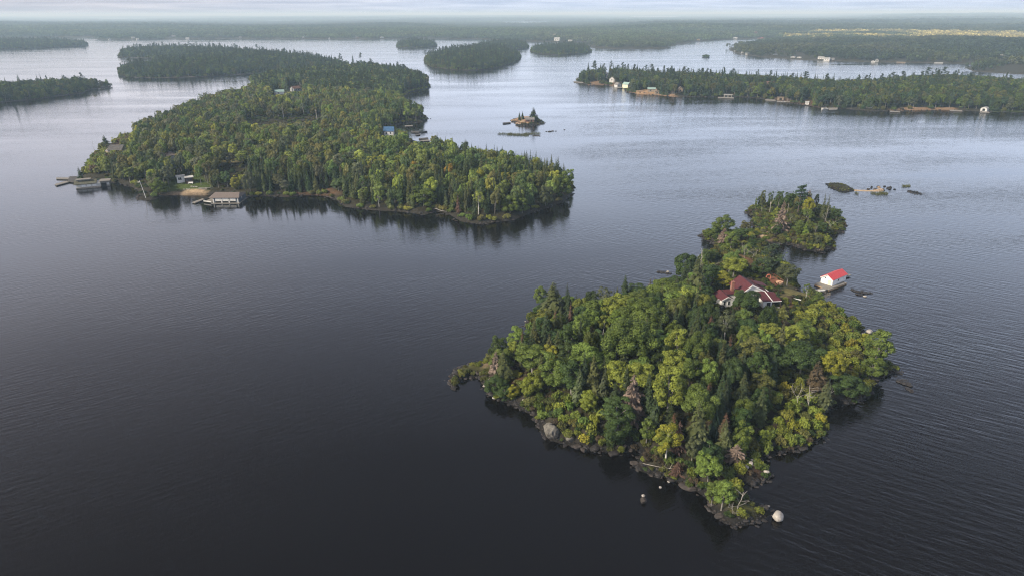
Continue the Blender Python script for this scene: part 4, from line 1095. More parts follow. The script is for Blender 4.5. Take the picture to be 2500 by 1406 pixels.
def choose_near(x, y, z, s, px, py, g):
    r = g.random()
    if z_spit(px, py) or z_tip(px, py) or z_point2(px, py) or z_reach(px, py):
        if s < 1.0 or r > 0.25: return None
        return 'bush', g.uniform(0.7, 1.4), g.uniform(1.2, 2.0), pick(g.random(), [('yellow green', 3), ('olive', 3), ('green', 1)])
    if z_slope(px, py):
        if s < 0.9: return None
        if r < 0.06 and s > 6: return 'low', g.uniform(4, 6), g.uniform(4, 5), pick(g.random(), [('green', 2), ('yellow green', 2), ('dark green', 2)])
        return 'bush', g.uniform(1.8, 3.2), g.uniform(2.8, 4.4), pick(g.random(), [('yellow green', 7), ('olive', 3), ('green', 1), ('yellow', 1.5)])
    if z_frontleft(px, py):
        if s < 1.2: return None
        if r < 0.2 and s > 4: return 'low', g.uniform(4, 6), g.uniform(3.5, 5), pick(g.random(), [('yellow green', 4), ('green', 2)])
        return 'bush', g.uniform(1.6, 3.0), g.uniform(2.4, 3.8), pick(g.random(), [('yellow green', 7), ('green', 1), ('olive', 1), ('yellow', 1.5), ('bright green', 2)])
    if z_islet(px, py):
        if s < 1.2 or g.random() < .35: return None
        if s < 4 or r < 0.85: return 'bush', g.uniform(1.0, 2.0), g.uniform(2.2, 3.4), pick(g.random(), [('olive', 4), ('green', 3), ('yellow green', 2), ('grey green', 2)])
        return pick(g.random(), [('low', 3), ('tall', 2), ('fir', 1)]), g.uniform(4.5, 7.5), g.uniform(2.4, 3.6), pick(g.random(), [('dark green', 4), ('olive', 2), ('green', 3)])
    if z_isth(px, py):
        if s < 1.2 or r > .93: return None
        if r < 0.85: return 'bush', g.uniform(1.2, 2.5), g.uniform(2.8, 4.2), pick(g.random(), [('yellow green', 4), ('olive', 4), ('green', 3), ('grey green', 1), ('yellow', 1)])
        return 'low', g.uniform(4, 6), g.uniform(3.5, 5), pick(g.random(), [('green', 3), ('olive', 2), ('dark green', 3)])
    if s < 0.35: return None
    if s < 3.2: return 'bush', g.uniform(1.6, 3), g.uniform(2.4, 3.8), pick(g.random(), [('green', 3), ('yellow green', 3), ('olive', 2), ('dark green', 1)])
    if s < 7.5:
        return pick(g.random(), [('low', 5), ('round', 2), ('tall', 2), ('fir', .7)]), g.uniform(5.5, 8.5), g.uniform(4, 6), pick(g.random(), [('green', 5), ('yellow green', 3), ('dark green', 3), ('olive', 1), ('bright green', 1)])
    if r < 0.27: return pick(g.random(), [('spruce', 3), ('fir', 2), ('redtop', .25)]), g.uniform(7.5, 12), g.uniform(2.8, 4.2), pick(g.random(), [('spruce', 3), ('olive spruce', 2)])
    return pick(g.random(), [('round', 4), ('spread', 3), ('tall', 2), ('low', 2)]), g.uniform(6.2, 11.2), g.uniform(4.4, 7.4), pick(g.random(), [('green', 5), ('dark green', 6), ('yellow green', 1.1), ('bright green', .9), ('olive', 1)])
NEARFILL = fill('near', choose_near, 34000, 0.74, 0.8, 11)
z_spr = zone([(600, 420), (800, 455), (900, 430), (1100, 440), (1400, 410), (1400, 560), (850, 560), (790, 485), (640, 490)])
z_bluff = zone([(180, 340), (340, 320), (330, 380), (300, 400), (240, 430), (180, 440)])
z_far = zone([(560, 140), (1080, 140), (1080, 235), (980, 240), (760, 232), (560, 232)])
def choose_big(x, y, z, s, px, py, g):
    r = g.random()
    if s < 1.0: return None
    if s < 3.2: return 'bush', g.uniform(1.5, 3), g.uniform(3, 4.5), pick(g.random(), [('olive', 3), ('green', 3), ('yellow green', 2)])
    if z_bluff(px, py): return pick(g.random(), [('low', 3), ('bush', 4), ('fir', 1)]), g.uniform(3, 6), g.uniform(3.5, 5.5), pick(g.random(), [('olive', 4), ('yellow green', 2), ('brown', 1), ('green', 2)])
    if z_far(px, py):
        if r < 0.5: return pick(g.random(), [('spruce', 3), ('pine', 3), ('fir', 2)]), g.uniform(12, 17), g.uniform(3.4, 5.5), pick(g.random(), [('spruce', 3), ('pine', 3), ('blue green', 1)])
        return pick(g.random(), [('round', 3), ('tall', 2), ('low', 1)]), g.uniform(10, 14), g.uniform(5, 7.5), pick(g.random(), [('dark green', 5), ('green', 2), ('olive', 1)])
    ps = 0.50 if z_spr(px, py) else 0.15
    if r < ps: return pick(g.random(), [('spruce', 5), ('fir', 1), ('redtop', .1)]), 8.5 + 6.5 * g.random(), g.uniform(2.6, 4.0), pick(g.random(), [('spruce', 4), ('olive spruce', 2)])
    k = [('green', 4), ('olive', 3.5), ('dark green', 3), ('grey green', 3), ('yellow green', .7)] if px < 900 else [('green', 6), ('dark green', 4), ('olive', 1.5), ('yellow green', 1.3), ('bright green', .6)]
    return pick(g.random(), [('round', 4), ('tall', 2), ('low', 2), ('open', .5)]), g.uniform(6.5, 12.5), g.uniform(4.2, 7.4), pick(g.random(), k)
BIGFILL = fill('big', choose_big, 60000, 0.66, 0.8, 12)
def choose_pines(x, y, z, s, px, py, g):
    if s < 1.5: return None
    r = g.random()
    if s < 5: return pick(g.random(), [('low', 2), ('bush', 2), ('fir', 1)]), g.uniform(3, 7), g.uniform(4, 6), pick(g.random(), [('olive', 2), ('green', 2), ('dark green', 2)])
    if r < 0.40: return pick(g.random(), [('spruce', 3), ('pine', 3), ('fir', 2)]), 9 + 11 * g.random() ** 2.2, g.uniform(3, 6), pick(g.random(), [('spruce', 3), ('pine', 3), ('blue green', 2)])
    return pick(g.random(), [('round', 3), ('tall', 2), ('low', 2)]), g.uniform(6.5, 13), g.uniform(5.5, 8), pick(g.random(), [('dark green', 5), ('green', 3), ('olive', 1), ('blue green', 2)])
def choose_cottage(x, y, z, s, px, py, g):
    if s < 2.5: return None
    if s < 5: return (pick(g.random(), [('low', 2), ('bush', 3)]), g.uniform(2.5, 6), g.uniform(4, 6), pick(g.random(), [('olive', 2), ('green', 2), ('dark green', 2)])) if g.random() < .5 else None
    r = g.random(); ps = 0.42 if px < 1800 else 0.20
    if r < ps: return pick(g.random(), [('spruce', 4), ('pine', 2), ('fir', 2)]), 9 + 11 * g.random() ** 1.8, g.uniform(3, 6), pick(g.random(), [('spruce', 3), ('pine', 3), ('blue green', 2)])
    return pick(g.random(), [('round', 3), ('tall', 2), ('low', 2)]), g.uniform(9, 13.5), g.uniform(5.5, 8), pick(g.random(), [('dark green', 4), ('green', 3), ('olive', 2), ('grey green', 2), ('blue green', 2)])
FOREST = {'long': fill('long', choose_pines, 60000, 0.60, 1.5, 13), 'west': fill('west', lambda *a: (lambda c: c if c is None or c[0] not in ('spruce', 'pine', 'fir') or a[6].random() < .25 else (('round', 'tall', 'low')[a[6].integers(0, 3)], a[6].uniform(5.5, 12), a[6].uniform(4, 7), ('dark green', 'green', 'olive')[a[6].integers(0, 3)]))(choose_pines(*a)), 24000, 0.62, 1.5, 14), 'cottage': fill('cottage', choose_cottage, 70000, 0.62, 2, 15),
          'dome': fill('dome', choose_pines, 40000, 0.62, 1.5, 16), 'dot': fill('dot', choose_pines, 9000, 0.62, 1.5, 17), 'flat': fill('flat', choose_pines, 22000, 0.62, 1.5, 18), 'dome_back': fill('dome_back', choose_pines, 22000, 0.62, 1.5, 19), 'strip': fill('strip', choose_pines, 40000, 0.62, 1.5, 20), 'speck': fill('speck', lambda *a: ('bush', 4.0, 5.0, 'dark green'), 60, 0.6, 1.0, 21)}
# taller skyline pines, each one to be seen against the water
def skyline(landkey, pts, kinds, Hr, lab):
    for i, (px, py) in enumerate(pts):
        k = kinds[i % len(kinds)]
        H = Hr[0] + (Hr[1] - Hr[0]) * random.random()
        p = spot(landkey, px, py, H * 0.97)
        ALL.append(dict(kind=k, land=landkey, p=p, H=H, W=H * (0.5 if k == 'pine' else 0.27), col='pine' if k == 'pine' else 'spruce', label=None, lean=0, yaw=random.random() * 6.28, hero=True, sky=lab))
skyline('long', [(330, 118), (375, 103), (395, 103), (412, 101), (435, 104), (460, 101), (478, 103), (492, 100), (510, 103), (535, 106), (572, 107), (598, 108), (626, 109), (640, 116), (740, 130)], ['pine', 'pine', 'pine', 'spruce'], (13, 17), 'far long island')
skyline('big', [(830, 132), (860, 133), (880, 130), (905, 145), (930, 158), (968, 152), (985, 158), (1000, 168), (1012, 172), (1025, 185), (1034, 196)], ['pine', 'spruce', 'pine'], (13, 17), 'far neck')
skyline('cottage', [(1437, 152), (1455, 150), (1467, 153), (1492, 150), (1520, 154), (1557, 154), (1590, 158), (1647, 163), (1672, 164), (1719, 168), (1757, 170), (1792, 169), (1898, 167), (1935, 180), (1968, 177), (1992, 178), (2022, 182), (2052, 186), (2180, 178), (2205, 175), (2232, 172), (2270, 166), (2292, 164), (2310, 165), (2334, 174), (2450, 185), (2470, 186)], ['spruce', 'pine', 'spruce', 'pine', 'pine'], (13, 18), 'cottage shore island')
skyline('dome', [(1038, 124), (1062, 120), (1108, 108), (1130, 105), (1160, 106)], ['pine', 'spruce'], (12, 15), 'domed island')

# which of them are individuals: the 300 of a kind that show largest
CAND = [t for t in ALL if not t['hero']] + NEARFILL + BIGFILL
HERO = [t for t in ALL if t['hero']]
def seen_size(t):
    d = np.linalg.norm(t['p'] - CAMP); return t['H'] * t['W'] / d ** 2
from collections import Counter
cnt = Counter(SPECIES[t['kind']][0] for t in HERO)
CAND.sort(key=lambda t: -seen_size(t))
INDIV, REST = list(HERO), {}
for t in CAND:
    s = SPECIES[t['kind']][0]
    if cnt[s] < 300 and (t['land'] == 'near' or t['land'] == 'big'):
        cnt[s] += 1; INDIV.append(t)
    else:
        REST.setdefault(t['land'], []).append(t)
for k, v in FOREST.items(): REST.setdefault(k, []).extend(v)
print('plants', dict(cnt), {k: len(v) for k, v in REST.items()}, len(NEARFILL), len(BIGFILL))

# labels of the filled-in plants: nearest thing one can find, side, colour, and order where several are alike
LM = {'near': [('maroon roofed house', 1830, 715), ('floating boathouse', 2030, 690), ('pale round boulder', 1898, 1258), ('big grey boulder', 1345, 1045), ('dead grey spruce', 1548, 970), ('rocky west spit', 1140, 905), ('shaggy dark pine', 1355, 725), ('white forked tree', 1970, 960),
               ('bare islet spruce', 1914, 540), ('bright yellow tree', 2040, 890), ('red dead fir', 1660, 1050), ('thin leaved birch', 1777, 790), ('tall yellowish tree', 1658, 830), ('big domed tree', 1530, 815), ('bright green crown', 1435, 860), ('eastern point tree', 2150, 850), ('timber deck', 1892, 686), ('headland tree', 1768, 550), ('white trunked poplar', 1770, 1200), ('olive brown tree', 1842, 855), ('tall brown conifer', 2018, 500), ('lone back spruce', 1527, 690), ('great shaggy spruce', 1710, 670)],
      'big': [('rust red spruce', 1118, 495), ('three door boathouse', 545, 478), ('mossy boathouse', 225, 445), ('small white cabin', 455, 440), ('blue roofed cottage', 951, 322), ('grey hilltop house', 288, 365), ('broad waterside tree', 1032, 490), ('outer point tree', 1380, 450), ('yellow autumn tree', 1171, 420), ('forked birch', 892, 450), ('orange autumn tree', 1095, 405), ('leaning white pole', 352, 465), ('round shore tree', 1245, 500), ('back bay birch', 978, 280), ('shore clearing trunk', 740, 420)]}
KINDW = {'round': 'round tree', 'tall': 'upright tree', 'spread': 'spreading tree', 'open': 'thin tree', 'low': 'bushy tree', 'spruce': 'slim spruce', 'fir': 'broad spruce', 'redtop': 'brown tipped spruce', 'bush': 'shrub', 'deadfir': 'dead spruce', 'deadspruce': 'dead spruce', 'pine': 'pine'}
ORD = ['first', 'second', 'third', 'fourth', 'fifth', 'sixth', 'seventh', 'eighth', 'ninth', 'tenth', 'eleventh', 'twelfth', 'thirteenth', 'fourteenth', 'fifteenth', 'sixteenth', 'seventeenth', 'eighteenth', 'nineteenth', 'twentieth']
bins = {}
for t in INDIV:
    if t['label']: continue
    px, py = project(t['p'] + np.array([0, 0, t['H'] * 0.6]))
    t['px'] = px
    if t.get('sky'):
        bins.setdefault(('tall dark ' + ('pine' if t['kind'] == 'pine' else 'spruce'), 'on the skyline of the ' + t['sky']), []).append(t); continue
    lm = min(LM[t['land']], key=lambda m: (m[1] - px) ** 2 + ((m[2] - py) * 1.5) ** 2)
    dx, dy = px - lm[1], (py - lm[2]) * 1.5
    rel = ('right of' if dx > 0 else 'left of') if abs(dx) > abs(dy) else ('below' if dy > 0 else 'above')
    c = {'spruce': 'dark', 'olive spruce': 'olive', 'pine': 'dark'}.get(t['col'], t['col'])
    bins.setdefault((c + ' ' + KINDW[t['kind']], rel + ' the ' + lm[0]), []).append(t)
for (a, b), v in bins.items():
    v.sort(key=lambda t: t['px'])
    if len(v) == 1: v[0]['label'] = f'{a} {b}'
    elif len(v) == 2: v[0]['label'] = f'left one of two {a}s {b}'; v[1]['label'] = f'right one of two {a}s {b}'
    else:
        for i, t in enumerate(v):
            if i < 20: t['label'] = f'{ORD[i]} from left of the {a}s {b}'
            else: REST.setdefault(t['land'], []).append(t)
INDIV = [t for t in INDIV if t['label']]
GROUPS = {'near': 'on the near island', 'big': 'on the big island', 'tiny': 'on the bare rock islet', 'cottage': 'on the cottage shore island', 'long': 'on the far long island', 'dome': 'on the domed island'}
PLUR = {'broadleaf_tree': 'broadleaf trees', 'spruce_tree': 'spruces', 'pine_tree': 'pines', 'dead_spruce': 'dead spruces', 'dead_tree': 'bare dead trees', 'bush': 'bushes'}
TREE_Z = -0.15
for t in INDIV:
    nm, cat = SPECIES[t['kind']]
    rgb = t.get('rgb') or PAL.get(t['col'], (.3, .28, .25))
    p = t['p']
    x_small = np.linalg.norm(p - CAMP) > 640
    if t['kind'] in SNAG:
        me = random.choice(SNAG[t['kind']])
        o = bpy.data.objects.new(nm, me); COL.objects.link(o)
        o.location = (p[0], p[1], p[2] + TREE_Z)
        s = t['H'] / 10; w = t['W'] / (2 * NAT_R[t['kind']])
        o.scale = (max(w, s * .6), max(w, s * .6), s); o.rotation_euler = (0, 0, t['yaw'])
        tag(o, t['label'], cat, PLUR[nm] + ' ' + GROUPS[t['land']])
        continue
    pr_ = random.choice(PROTO[t['kind']])
    r = empty(nm, (p[0], p[1], p[2] + TREE_Z), t['yaw'])
    sz = t['H'] / (1.9 if t['kind'] == 'bush' else 10.0); sx = t['W'] / (2 * NAT_R[t['kind']])
    q_ = random.uniform(.84, 1.18); r.scale = (sx * q_, sx / q_, sz)
    r.rotation_euler = (random.gauss(0, .02), random.gauss(0, .02), t['yaw'])
    tag(r, t['label'], cat, PLUR[nm] + ' ' + GROUPS[t['land']])
    cr_ = bpy.data.objects.new('crown' if nm != 'bush' else 'foliage', pr_[0]); COL.objects.link(cr_); cr_.parent = r; cr_.color = (*rgb, 1)
    tr_ = bpy.data.objects.new('trunk' if nm != 'bush' else 'stem', pr_[1]); COL.objects.link(tr_); tr_.parent = r

# ------------------------------------------------------------------ woods that read as one mass
SRC = bpy.data.collections.new('forest_sources')    # kept out of the scene: meshes to scatter
SRC_INDEX = {}
for kind in ('round', 'tall', 'spread', 'open', 'low', 'spruce', 'fir', 'redtop', 'deadfir', 'deadspruce', 'pine', 'bush'):
    for j, pr_ in enumerate(PROTO[kind]):
        i = len(SRC_INDEX)
        SRC_INDEX[(kind, j)] = i
        o = bpy.data.objects.new('a%03d' % i, pr_[2]); SRC.objects.link(o)
def scatter_tree(coll):
    ng = bpy.data.node_groups.new('scatter', 'GeometryNodeTree')
    ng.interface.new_socket('Geometry', in_out='INPUT', socket_type='NodeSocketGeometry')
    ng.interface.new_socket('Geometry', in_out='OUTPUT', socket_type='NodeSocketGeometry')
    n = ng.nodes.new; l = ng.links.new
    gi, go = n('NodeGroupInput'), n('NodeGroupOutput')
    ci = n('GeometryNodeCollectionInfo'); ci.inputs['Collection'].default_value = coll; ci.inputs['Separate Children'].default_value = True; ci.inputs['Reset Children'].default_value = True
    ip = n('GeometryNodeInstanceOnPoints'); ip.inputs['Pick Instance'].default_value = True
    def att(nm, dt):
        a = n('GeometryNodeInputNamedAttribute'); a.data_type = dt; a.inputs['Name'].default_value = nm
        return a.outputs['Attribute']
    l(gi.outputs[0], ip.inputs['Points']); l(ci.outputs[0], ip.inputs['Instance']); l(att('ix', 'INT'), ip.inputs['Instance Index'])
    e = n('FunctionNodeEulerToRotation'); l(att('rot', 'FLOAT_VECTOR'), e.inputs[0]); l(e.outputs[0], ip.inputs['Rotation'])
    l(att('sc', 'FLOAT_VECTOR'), ip.inputs['Scale']); l(ip.outputs[0], go.inputs[0])
    return ng
NG_FOREST = scatter_tree(SRC)
def scatter(name, ng, P, IX, SCL, ROT, COLR):
    me = bpy.data.meshes.new(name)
    n = len(P)
    me.vertices.add(n); me.vertices.foreach_set('co', np.asarray(P, np.float32).ravel())
    for nm, dt, key, v in (('ix', 'INT', 'value', np.asarray(IX, np.int32)), ('sc', 'FLOAT_VECTOR', 'vector', np.asarray(SCL, np.float32)), ('rot', 'FLOAT_VECTOR', 'vector', np.asarray(ROT, np.float32)),
                           ('col', 'FLOAT_COLOR', 'color', np.hstack([np.asarray(COLR, np.float32), np.ones((n, 1), np.float32)]))):
        a = me.attributes.new(nm, dt, 'POINT'); a.data.foreach_set(key, v.ravel())
    o = bpy.data.objects.new(name, me); COL.objects.link(o)
    md = o.modifiers.new('scatter', 'NODES'); md.node_group = ng
    return tag(o, kind='stuff')
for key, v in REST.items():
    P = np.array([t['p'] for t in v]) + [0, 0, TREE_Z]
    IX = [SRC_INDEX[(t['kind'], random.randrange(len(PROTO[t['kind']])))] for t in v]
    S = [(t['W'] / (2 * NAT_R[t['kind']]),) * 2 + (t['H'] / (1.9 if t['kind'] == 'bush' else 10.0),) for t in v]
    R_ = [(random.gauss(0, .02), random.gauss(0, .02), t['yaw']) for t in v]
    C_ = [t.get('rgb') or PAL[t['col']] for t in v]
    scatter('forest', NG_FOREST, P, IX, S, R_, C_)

# low growth under and between the trees of the near land
def undergrowth(landkey, n, Hr, seed, pal, minsd=0.5):
    g = np.random.default_rng(seed)
    P = LAND[landkey]['P']; lo, hi = P.min(0), P.max(0)
    X = lo + g.random((n, 2)) * (hi - lo)
    h, sd = height(landkey, X)
    ok = (sd > minsd) & (h > 0.2)
    bare = np.zeros(len(X))
    for poly, col, soft in PATCH.get(landkey, []):
        bare = np.maximum(bare, smooth(-0.5, 1.0, sdf(GP(poly), X)))
    ok &= g.random(len(X)) > bare * 0.93
    X, h, sd = X[ok], h[ok], sd[ok]
    m = len(X)
    hh = g.uniform(*Hr, m)
    names = [k for k, w in pal for _ in range(w)]
    c = np.array([PAL[names[i]] for i in g.integers(0, len(names), m)]) * g.uniform(.6, 1.1, (m, 1))
    if landkey == 'near': c = c * (1 - .28 * smooth(4, 10, sd))[:, None]  # inland growth darkened: shade of the gaps between crowns put into its colour
    ix = [SRC_INDEX[('bush', int(i))] for i in g.integers(0, 4, m)]
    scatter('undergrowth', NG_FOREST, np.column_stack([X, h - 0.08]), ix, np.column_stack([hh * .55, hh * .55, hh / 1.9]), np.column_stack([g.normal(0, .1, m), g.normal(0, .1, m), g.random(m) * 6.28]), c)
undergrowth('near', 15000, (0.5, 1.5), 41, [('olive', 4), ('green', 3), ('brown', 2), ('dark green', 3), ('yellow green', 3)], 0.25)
undergrowth('big', 12000, (0.8, 2.2), 42, [('olive', 4), ('green', 3), ('brown', 1), ('dark green', 3)], 0.8)
undergrowth('tiny', 190, (0.4, 1.1), 43, [('olive', 4), ('green', 3), ('dark green', 2)])
undergrowth('reef', 260, (0.25, 0.6), 44, [('olive', 4), ('brown', 2), ('yellow green', 1)], 0.4)
undergrowth('cottage', 5000, (1.0, 2.6), 45, [('olive', 3), ('green', 3), ('brown', 1), ('dark green', 3)], 2.0)

# distant forest of the mainland: patches of crowns, coarser with distance
PATCHES = bpy.data.collections.new('far_forest_sources')
def patch_mesh(i):
    g = np.random.default_rng(200 + i)
    C, Nn, S, T = [], [], [], []
    n = 25
    for k in range(n):
        x, y = g.uniform(-17, 17, 2)
        spr = g.random() < 0.38
        H = g.uniform(5.5, 14) * (1.25 if spr else 1)
        tt = g.uniform(.45, 1.6) * (0.6 if spr else 1)
        if spr:
            m = 26; t = g.random(m) ** 1.3; ph = g.random(m) * 6.28; r = 1.9 * (1 - t) + .15
            p = np.column_stack([x + r * np.cos(ph), y + r * np.sin(ph), H * (0.12 + .88 * t)]); d = np.column_stack([np.cos(ph), np.sin(ph), np.full(m, .8)]); s = g.uniform(1.2, 2.0, m) * (1.15 - .75 * t)
        else:
            m = 40; d = unit(g.normal(size=(m, 3)) + [0, 0, .5]); R = g.uniform(2.4, 3.9)
            p = np.array([x, y, H - R]) + d * np.array([R, R, R * .95]) * g.uniform(.75, 1.05, (m, 1)); s = g.uniform(1.3, 2.4, m)
        C.append(p); Nn.append(unit(d + g.normal(size=(m, 3)) * .35)); S.append(s); T.append(np.full(m, tt) * g.uniform(.8, 1.2, m))
    return leaf_mesh('forest_patch', np.vstack(C), np.vstack(Nn), np.concatenate(S), np.concatenate(T), [M['leaf_i']], asp=.85)
for i in range(4):
    o = bpy.data.objects.new('b%03d' % i, patch_mesh(i)); PATCHES.objects.link(o)
NG_FAR = scatter_tree(PATCHES)
g = np.random.default_rng(77)
pts, scl = [], []
D = 950.0
while D < 30000:
    k = max(1.0, D / 2600.0)
    st = 27 * k
    na = max(4, int(D * math.radians(84) / st))
    a = np.radians(-42) + np.radians(84) * (np.arange(na) + g.random(na) * .9) / na
    r = D + g.uniform(-.45, .45, na) * st
    pts.append(np.column_stack([r * np.sin(a), r * np.cos(a)])); scl.append(np.full(na, k))
    D += st * 0.9
X = np.vstack(pts); K = np.concatenate(scl)
h, sd = height('main', X)
MAIN_CLEAR = []     # filled by the far cottages below: x, y, radius
FARP = dict(X=X, K=K, h=h, sd=sd)
# ------------------------------------------------------------------ rocks
import bmesh
def rock_mesh(seed, mat, sub=3, rough=0.35, flat=0.7):
    bm = bmesh.new()
    bmesh.ops.create_icosphere(bm, subdivisions=sub, radius=1.0)
    g = np.random.default_rng(seed)
    o = g.uniform(0, 100, 2)
    cuts = [(unit(g.normal(size=3) + [0, 0, .3]), g.uniform(0.62, 0.9)) for _ in range(9)]
    for v in bm.verts:
        p = np.array(v.co)
        for n_, d_ in cuts:
            k = p @ n_ - d_
            if k > 0: p = p - n_ * k * 0.85
        q = p * 1.7
        f = 1 + rough * (float(fbm(q[0] + q[2] * 1.3 + o[0], q[1] - q[2] * .7 + o[1], seed, 4)) - 0.5)
        v.co = p * f * np.array([1, 1, flat])
    me = bpy.data.meshes.new('rock'); bm.to_mesh(me); bm.free()
    me.materials.append(mat)
    return me
def boulder(name, landkey, px, py, size, mat, label, seed, flat=0.7, sx=1.0, sy=1.0, sink=0.25, yaw=0.0, group=None, rough=0.35, smooth_=False, cat='boulder', z=None):
    p = spot(landkey, px, py) if landkey else np.array([*G(px, py)[:2], 0.0])
    me = rock_mesh(seed, mat, 3, rough, flat)
    if smooth_: me.polygons.foreach_set('use_smooth', [True] * len(me.polygons))
    o = bpy.data.objects.new(name, me); COL.objects.link(o)
    r = size / 2
    o.scale = (r * sx, r * sy, r)
    o.location = (p[0], p[1], (p[2] if z is None else z) + r * flat * (1 - 2 * sink)); o.rotation_euler = (0, 0, yaw)
    return tag(o, label, cat, group)
boulder('boulder', None, 1898, 1266, 2.25, M['rock_pale'], 'pale rounded boulder standing alone in the water off the southern tip', 301, 0.95, sink=0.18, rough=0.2, smooth_=True)
boulder('boulder', None, 1570, 1224, 1.7, M['rock_mid'], 'small dark boulder with a white top in the front cove', 302, 0.8, sx=.8, sink=0.3)
boulder('boulder', None, 1570, 1216, .75, M['rock_pale'], 'white capstone on the small dark cove boulder', 352, 0.8, sink=0.3, z=.55, cat='stone')
boulder('boulder', 'near', 1344, 1062, 4.0, M['rock_grey'], 'big lichen grey boulder on the front shore of the near island', 303, .95, sx=1.0, sink=0.24, yaw=.5, rough=.75)
boulder('boulder', 'near', 1392, 1080, 1.9, M['rock_grey'], 'pale streaked ledge rock right of the big grey boulder', 304, .8, sx=1.2, sink=.2)
boulder('boulder', 'near', 1410, 1092, 1.7, M['rock_mid'], 'brown shore block below the pale streaked ledge rock', 305, .7, sx=1.3, sink=.2)
boulder('boulder', 'near', 1424, 1100, 1.6, M['rock_mid'], 'brown pointed shore rock at the waterline under yellow bushes', 306, .8, sx=.9, sink=.25)
boulder('boulder', 'near', 1452, 1098, 1.8, M['rock_dark'], 'dark shore rock between the brown pointed rock and the cove', 307, .6, sx=1.3, sink=.25)
boulder('boulder', 'near', 1497, 1108, 2.0, M['rock_dark'], 'dark ledge at the mouth of the front cove', 308, .55, sx=1.4, sink=.25)
boulder('boulder', 'near', 1548, 1132, 1.5, M['rock_mid'], 'reddish brown rock on the far side of the front cove', 309, .6, sx=1.3, sink=.2)
boulder('boulder', 'near', 1680, 1190, 2.4, M['rock_mid'], 'long brown rock slab on the waterline of the front point', 310, .4, sx=1.6, sink=.2, yaw=-.5)
boulder('boulder', 'near', 1640, 1172, 1.5, M['rock_dark'], 'dark rock left of the long brown slab on the front point', 311, .5, sx=1.5, sink=.2)
for i, (px, py, s, lab) in enumerate([(1182, 943, .75, 'white stone on the west shore nearest the spit'), (1196, 954, .7, 'second white stone along the west shore below the spit'), (1205, 972, .85, 'largest white stone on the dark west shore'), (1222, 971, .65, 'white stone right of the largest one on the west shore'), (1110, 917, .5, 'small white stone at the end of the west spit'),
      (1278, 978, .7, 'white stone on the brown bank above the west shore'), (1297, 1002, .75, 'pale stone left of the big grey boulder on the bank'), (1834, 1126, 1.0, 'upper of two white slabs at the southern cove'), (1833, 1133, 1.2, 'lower of two white slabs at the southern cove'), (1871, 1153, 1.0, 'white stone on the small rocky point'), (1820, 1142, 1.3, 'grey white ledge stone above the southern cove'),
      (1801, 1196, .9, 'white stone in the rocky southern gully'), (1800, 1204, .8, 'lower white stone in the rocky southern gully'), (1877, 1236, .5, 'small pale stone at the tip beside the pale boulder'), (2122, 812, 1.9, 'pale rounded rock on the east shore by the yellow slope'), (2107, 818, 1.2, 'dark brown rock beside the pale rounded east shore rock'),
      (2148, 895, .8, 'upper white stone on the eastern reach'), (2155, 898, .9, 'white stone in the middle of the eastern reach'), (2160, 915, .8, 'flat pale stone at the foot of the eastern reach'), (1283, 785, .5, 'white pebble stone on the dark northwest shore'), (1612, 1190, .6, 'pale stone in the shallows of the front point'), (1632, 1176, .5, 'pale stone beside the front point slab'), (2000, 615, .6, 'white stone on the islet southern tip'), (2012, 611, .5, 'second white stone on the islet southern tip'), (1758, 598, .7, 'pale stone on the isthmus left bank')]):
    boulder('stone', 'near', px, py, s, M['rock_pale'], lab, 320 + i, .65, sx=1.25, sink=.15, yaw=i, cat='stone')
def reef(label, pts, mat, seed, cat='rock'):
    """a low rock that breaks the water: one connected mass of lumps"""
    g = np.random.default_rng(seed)
    c = np.mean([G(a, b) for a, b, _ in pts], 0)
    bm = bmesh.new()
    for i, (px, py, s) in enumerate(pts):
        q = G(px, py) - c
        me = rock_mesh(seed + i, mat, 2, .5, .42)
        k = len(bm.verts); bm.from_mesh(me); bm.verts.ensure_lookup_table()
        ya = g.random() * 3; ca, sa = math.cos(ya), math.sin(ya)
        for v in bm.verts[k:]:
            x, y = v.co.x * s * .62, v.co.y * s * .45
            v.co = (x * ca - y * sa + q[0], x * sa + y * ca + q[1], v.co.z * s * .40 + .05 * s)
        bpy.data.meshes.remove(me)
    me = bpy.data.meshes.new('reef'); bm.to_mesh(me); bm.free(); me.materials.append(mat)
    o = bpy.data.objects.new('rock_reef', me); COL.objects.link(o); o.location = (c[0], c[1], 0)
    return tag(o, label, cat)
reef('black rock reef in the water behind the near island', [(1608, 664, 1.8), (1615, 665, 2.0), (1622, 666, 2.0), (1629, 667, 1.8), (1636, 668, 1.4)], M['rock_dark'], 400)
boulder('stone', None, 1630, 666, 1.0, M['rock_pale'], 'pale stone on the black reef behind the near island', 345, .6, sx=1.3, z=.3, cat='stone')
reef('black weedy reef in the water below the floating boathouse', [(2082, 708, 2.0), (2090, 711, 2.4), (2098, 713, 2.6), (2106, 714, 2.6), (2114, 715, 2.3), (2122, 715, 1.6), (2096, 719, 1.8), (2104, 720, 1.4), (2128, 716, 1.0)], M['rock_dark'], 410)
boulder('stone', None, 2112, 724, 1.0, M['rock_pale'], 'white stone at the edge of the weedy reef', 346, .5, sx=1.3, cat='stone')
reef('dark rock off the eastern reach, the larger of two', [(2198, 930, 2.2), (2206, 932, 2.9), (2213, 936, 2.6), (2218, 940, 1.8)], M['rock_dark'], 425)
reef('dark rock off the eastern reach, the smaller of two', [(2217, 948, 1.4), (2222, 952, 1.6), (2226, 956, 1.1)], M['rock_dark'], 430)
reef('dark rocks at the tip of the western spit', [(1102, 940, 1.4), (1106, 944, 1.6), (1104, 934, 1.3), (1110, 950, 1.0), (1103, 926, 1.2), (1108, 912, 1.2)], M['rock_dark'], 435)
reef('black rock tip of the little headland', [(1706, 576, 1.6), (1713, 578, 2.0), (1720, 580, 2.0)], M['rock_dark'], 440)
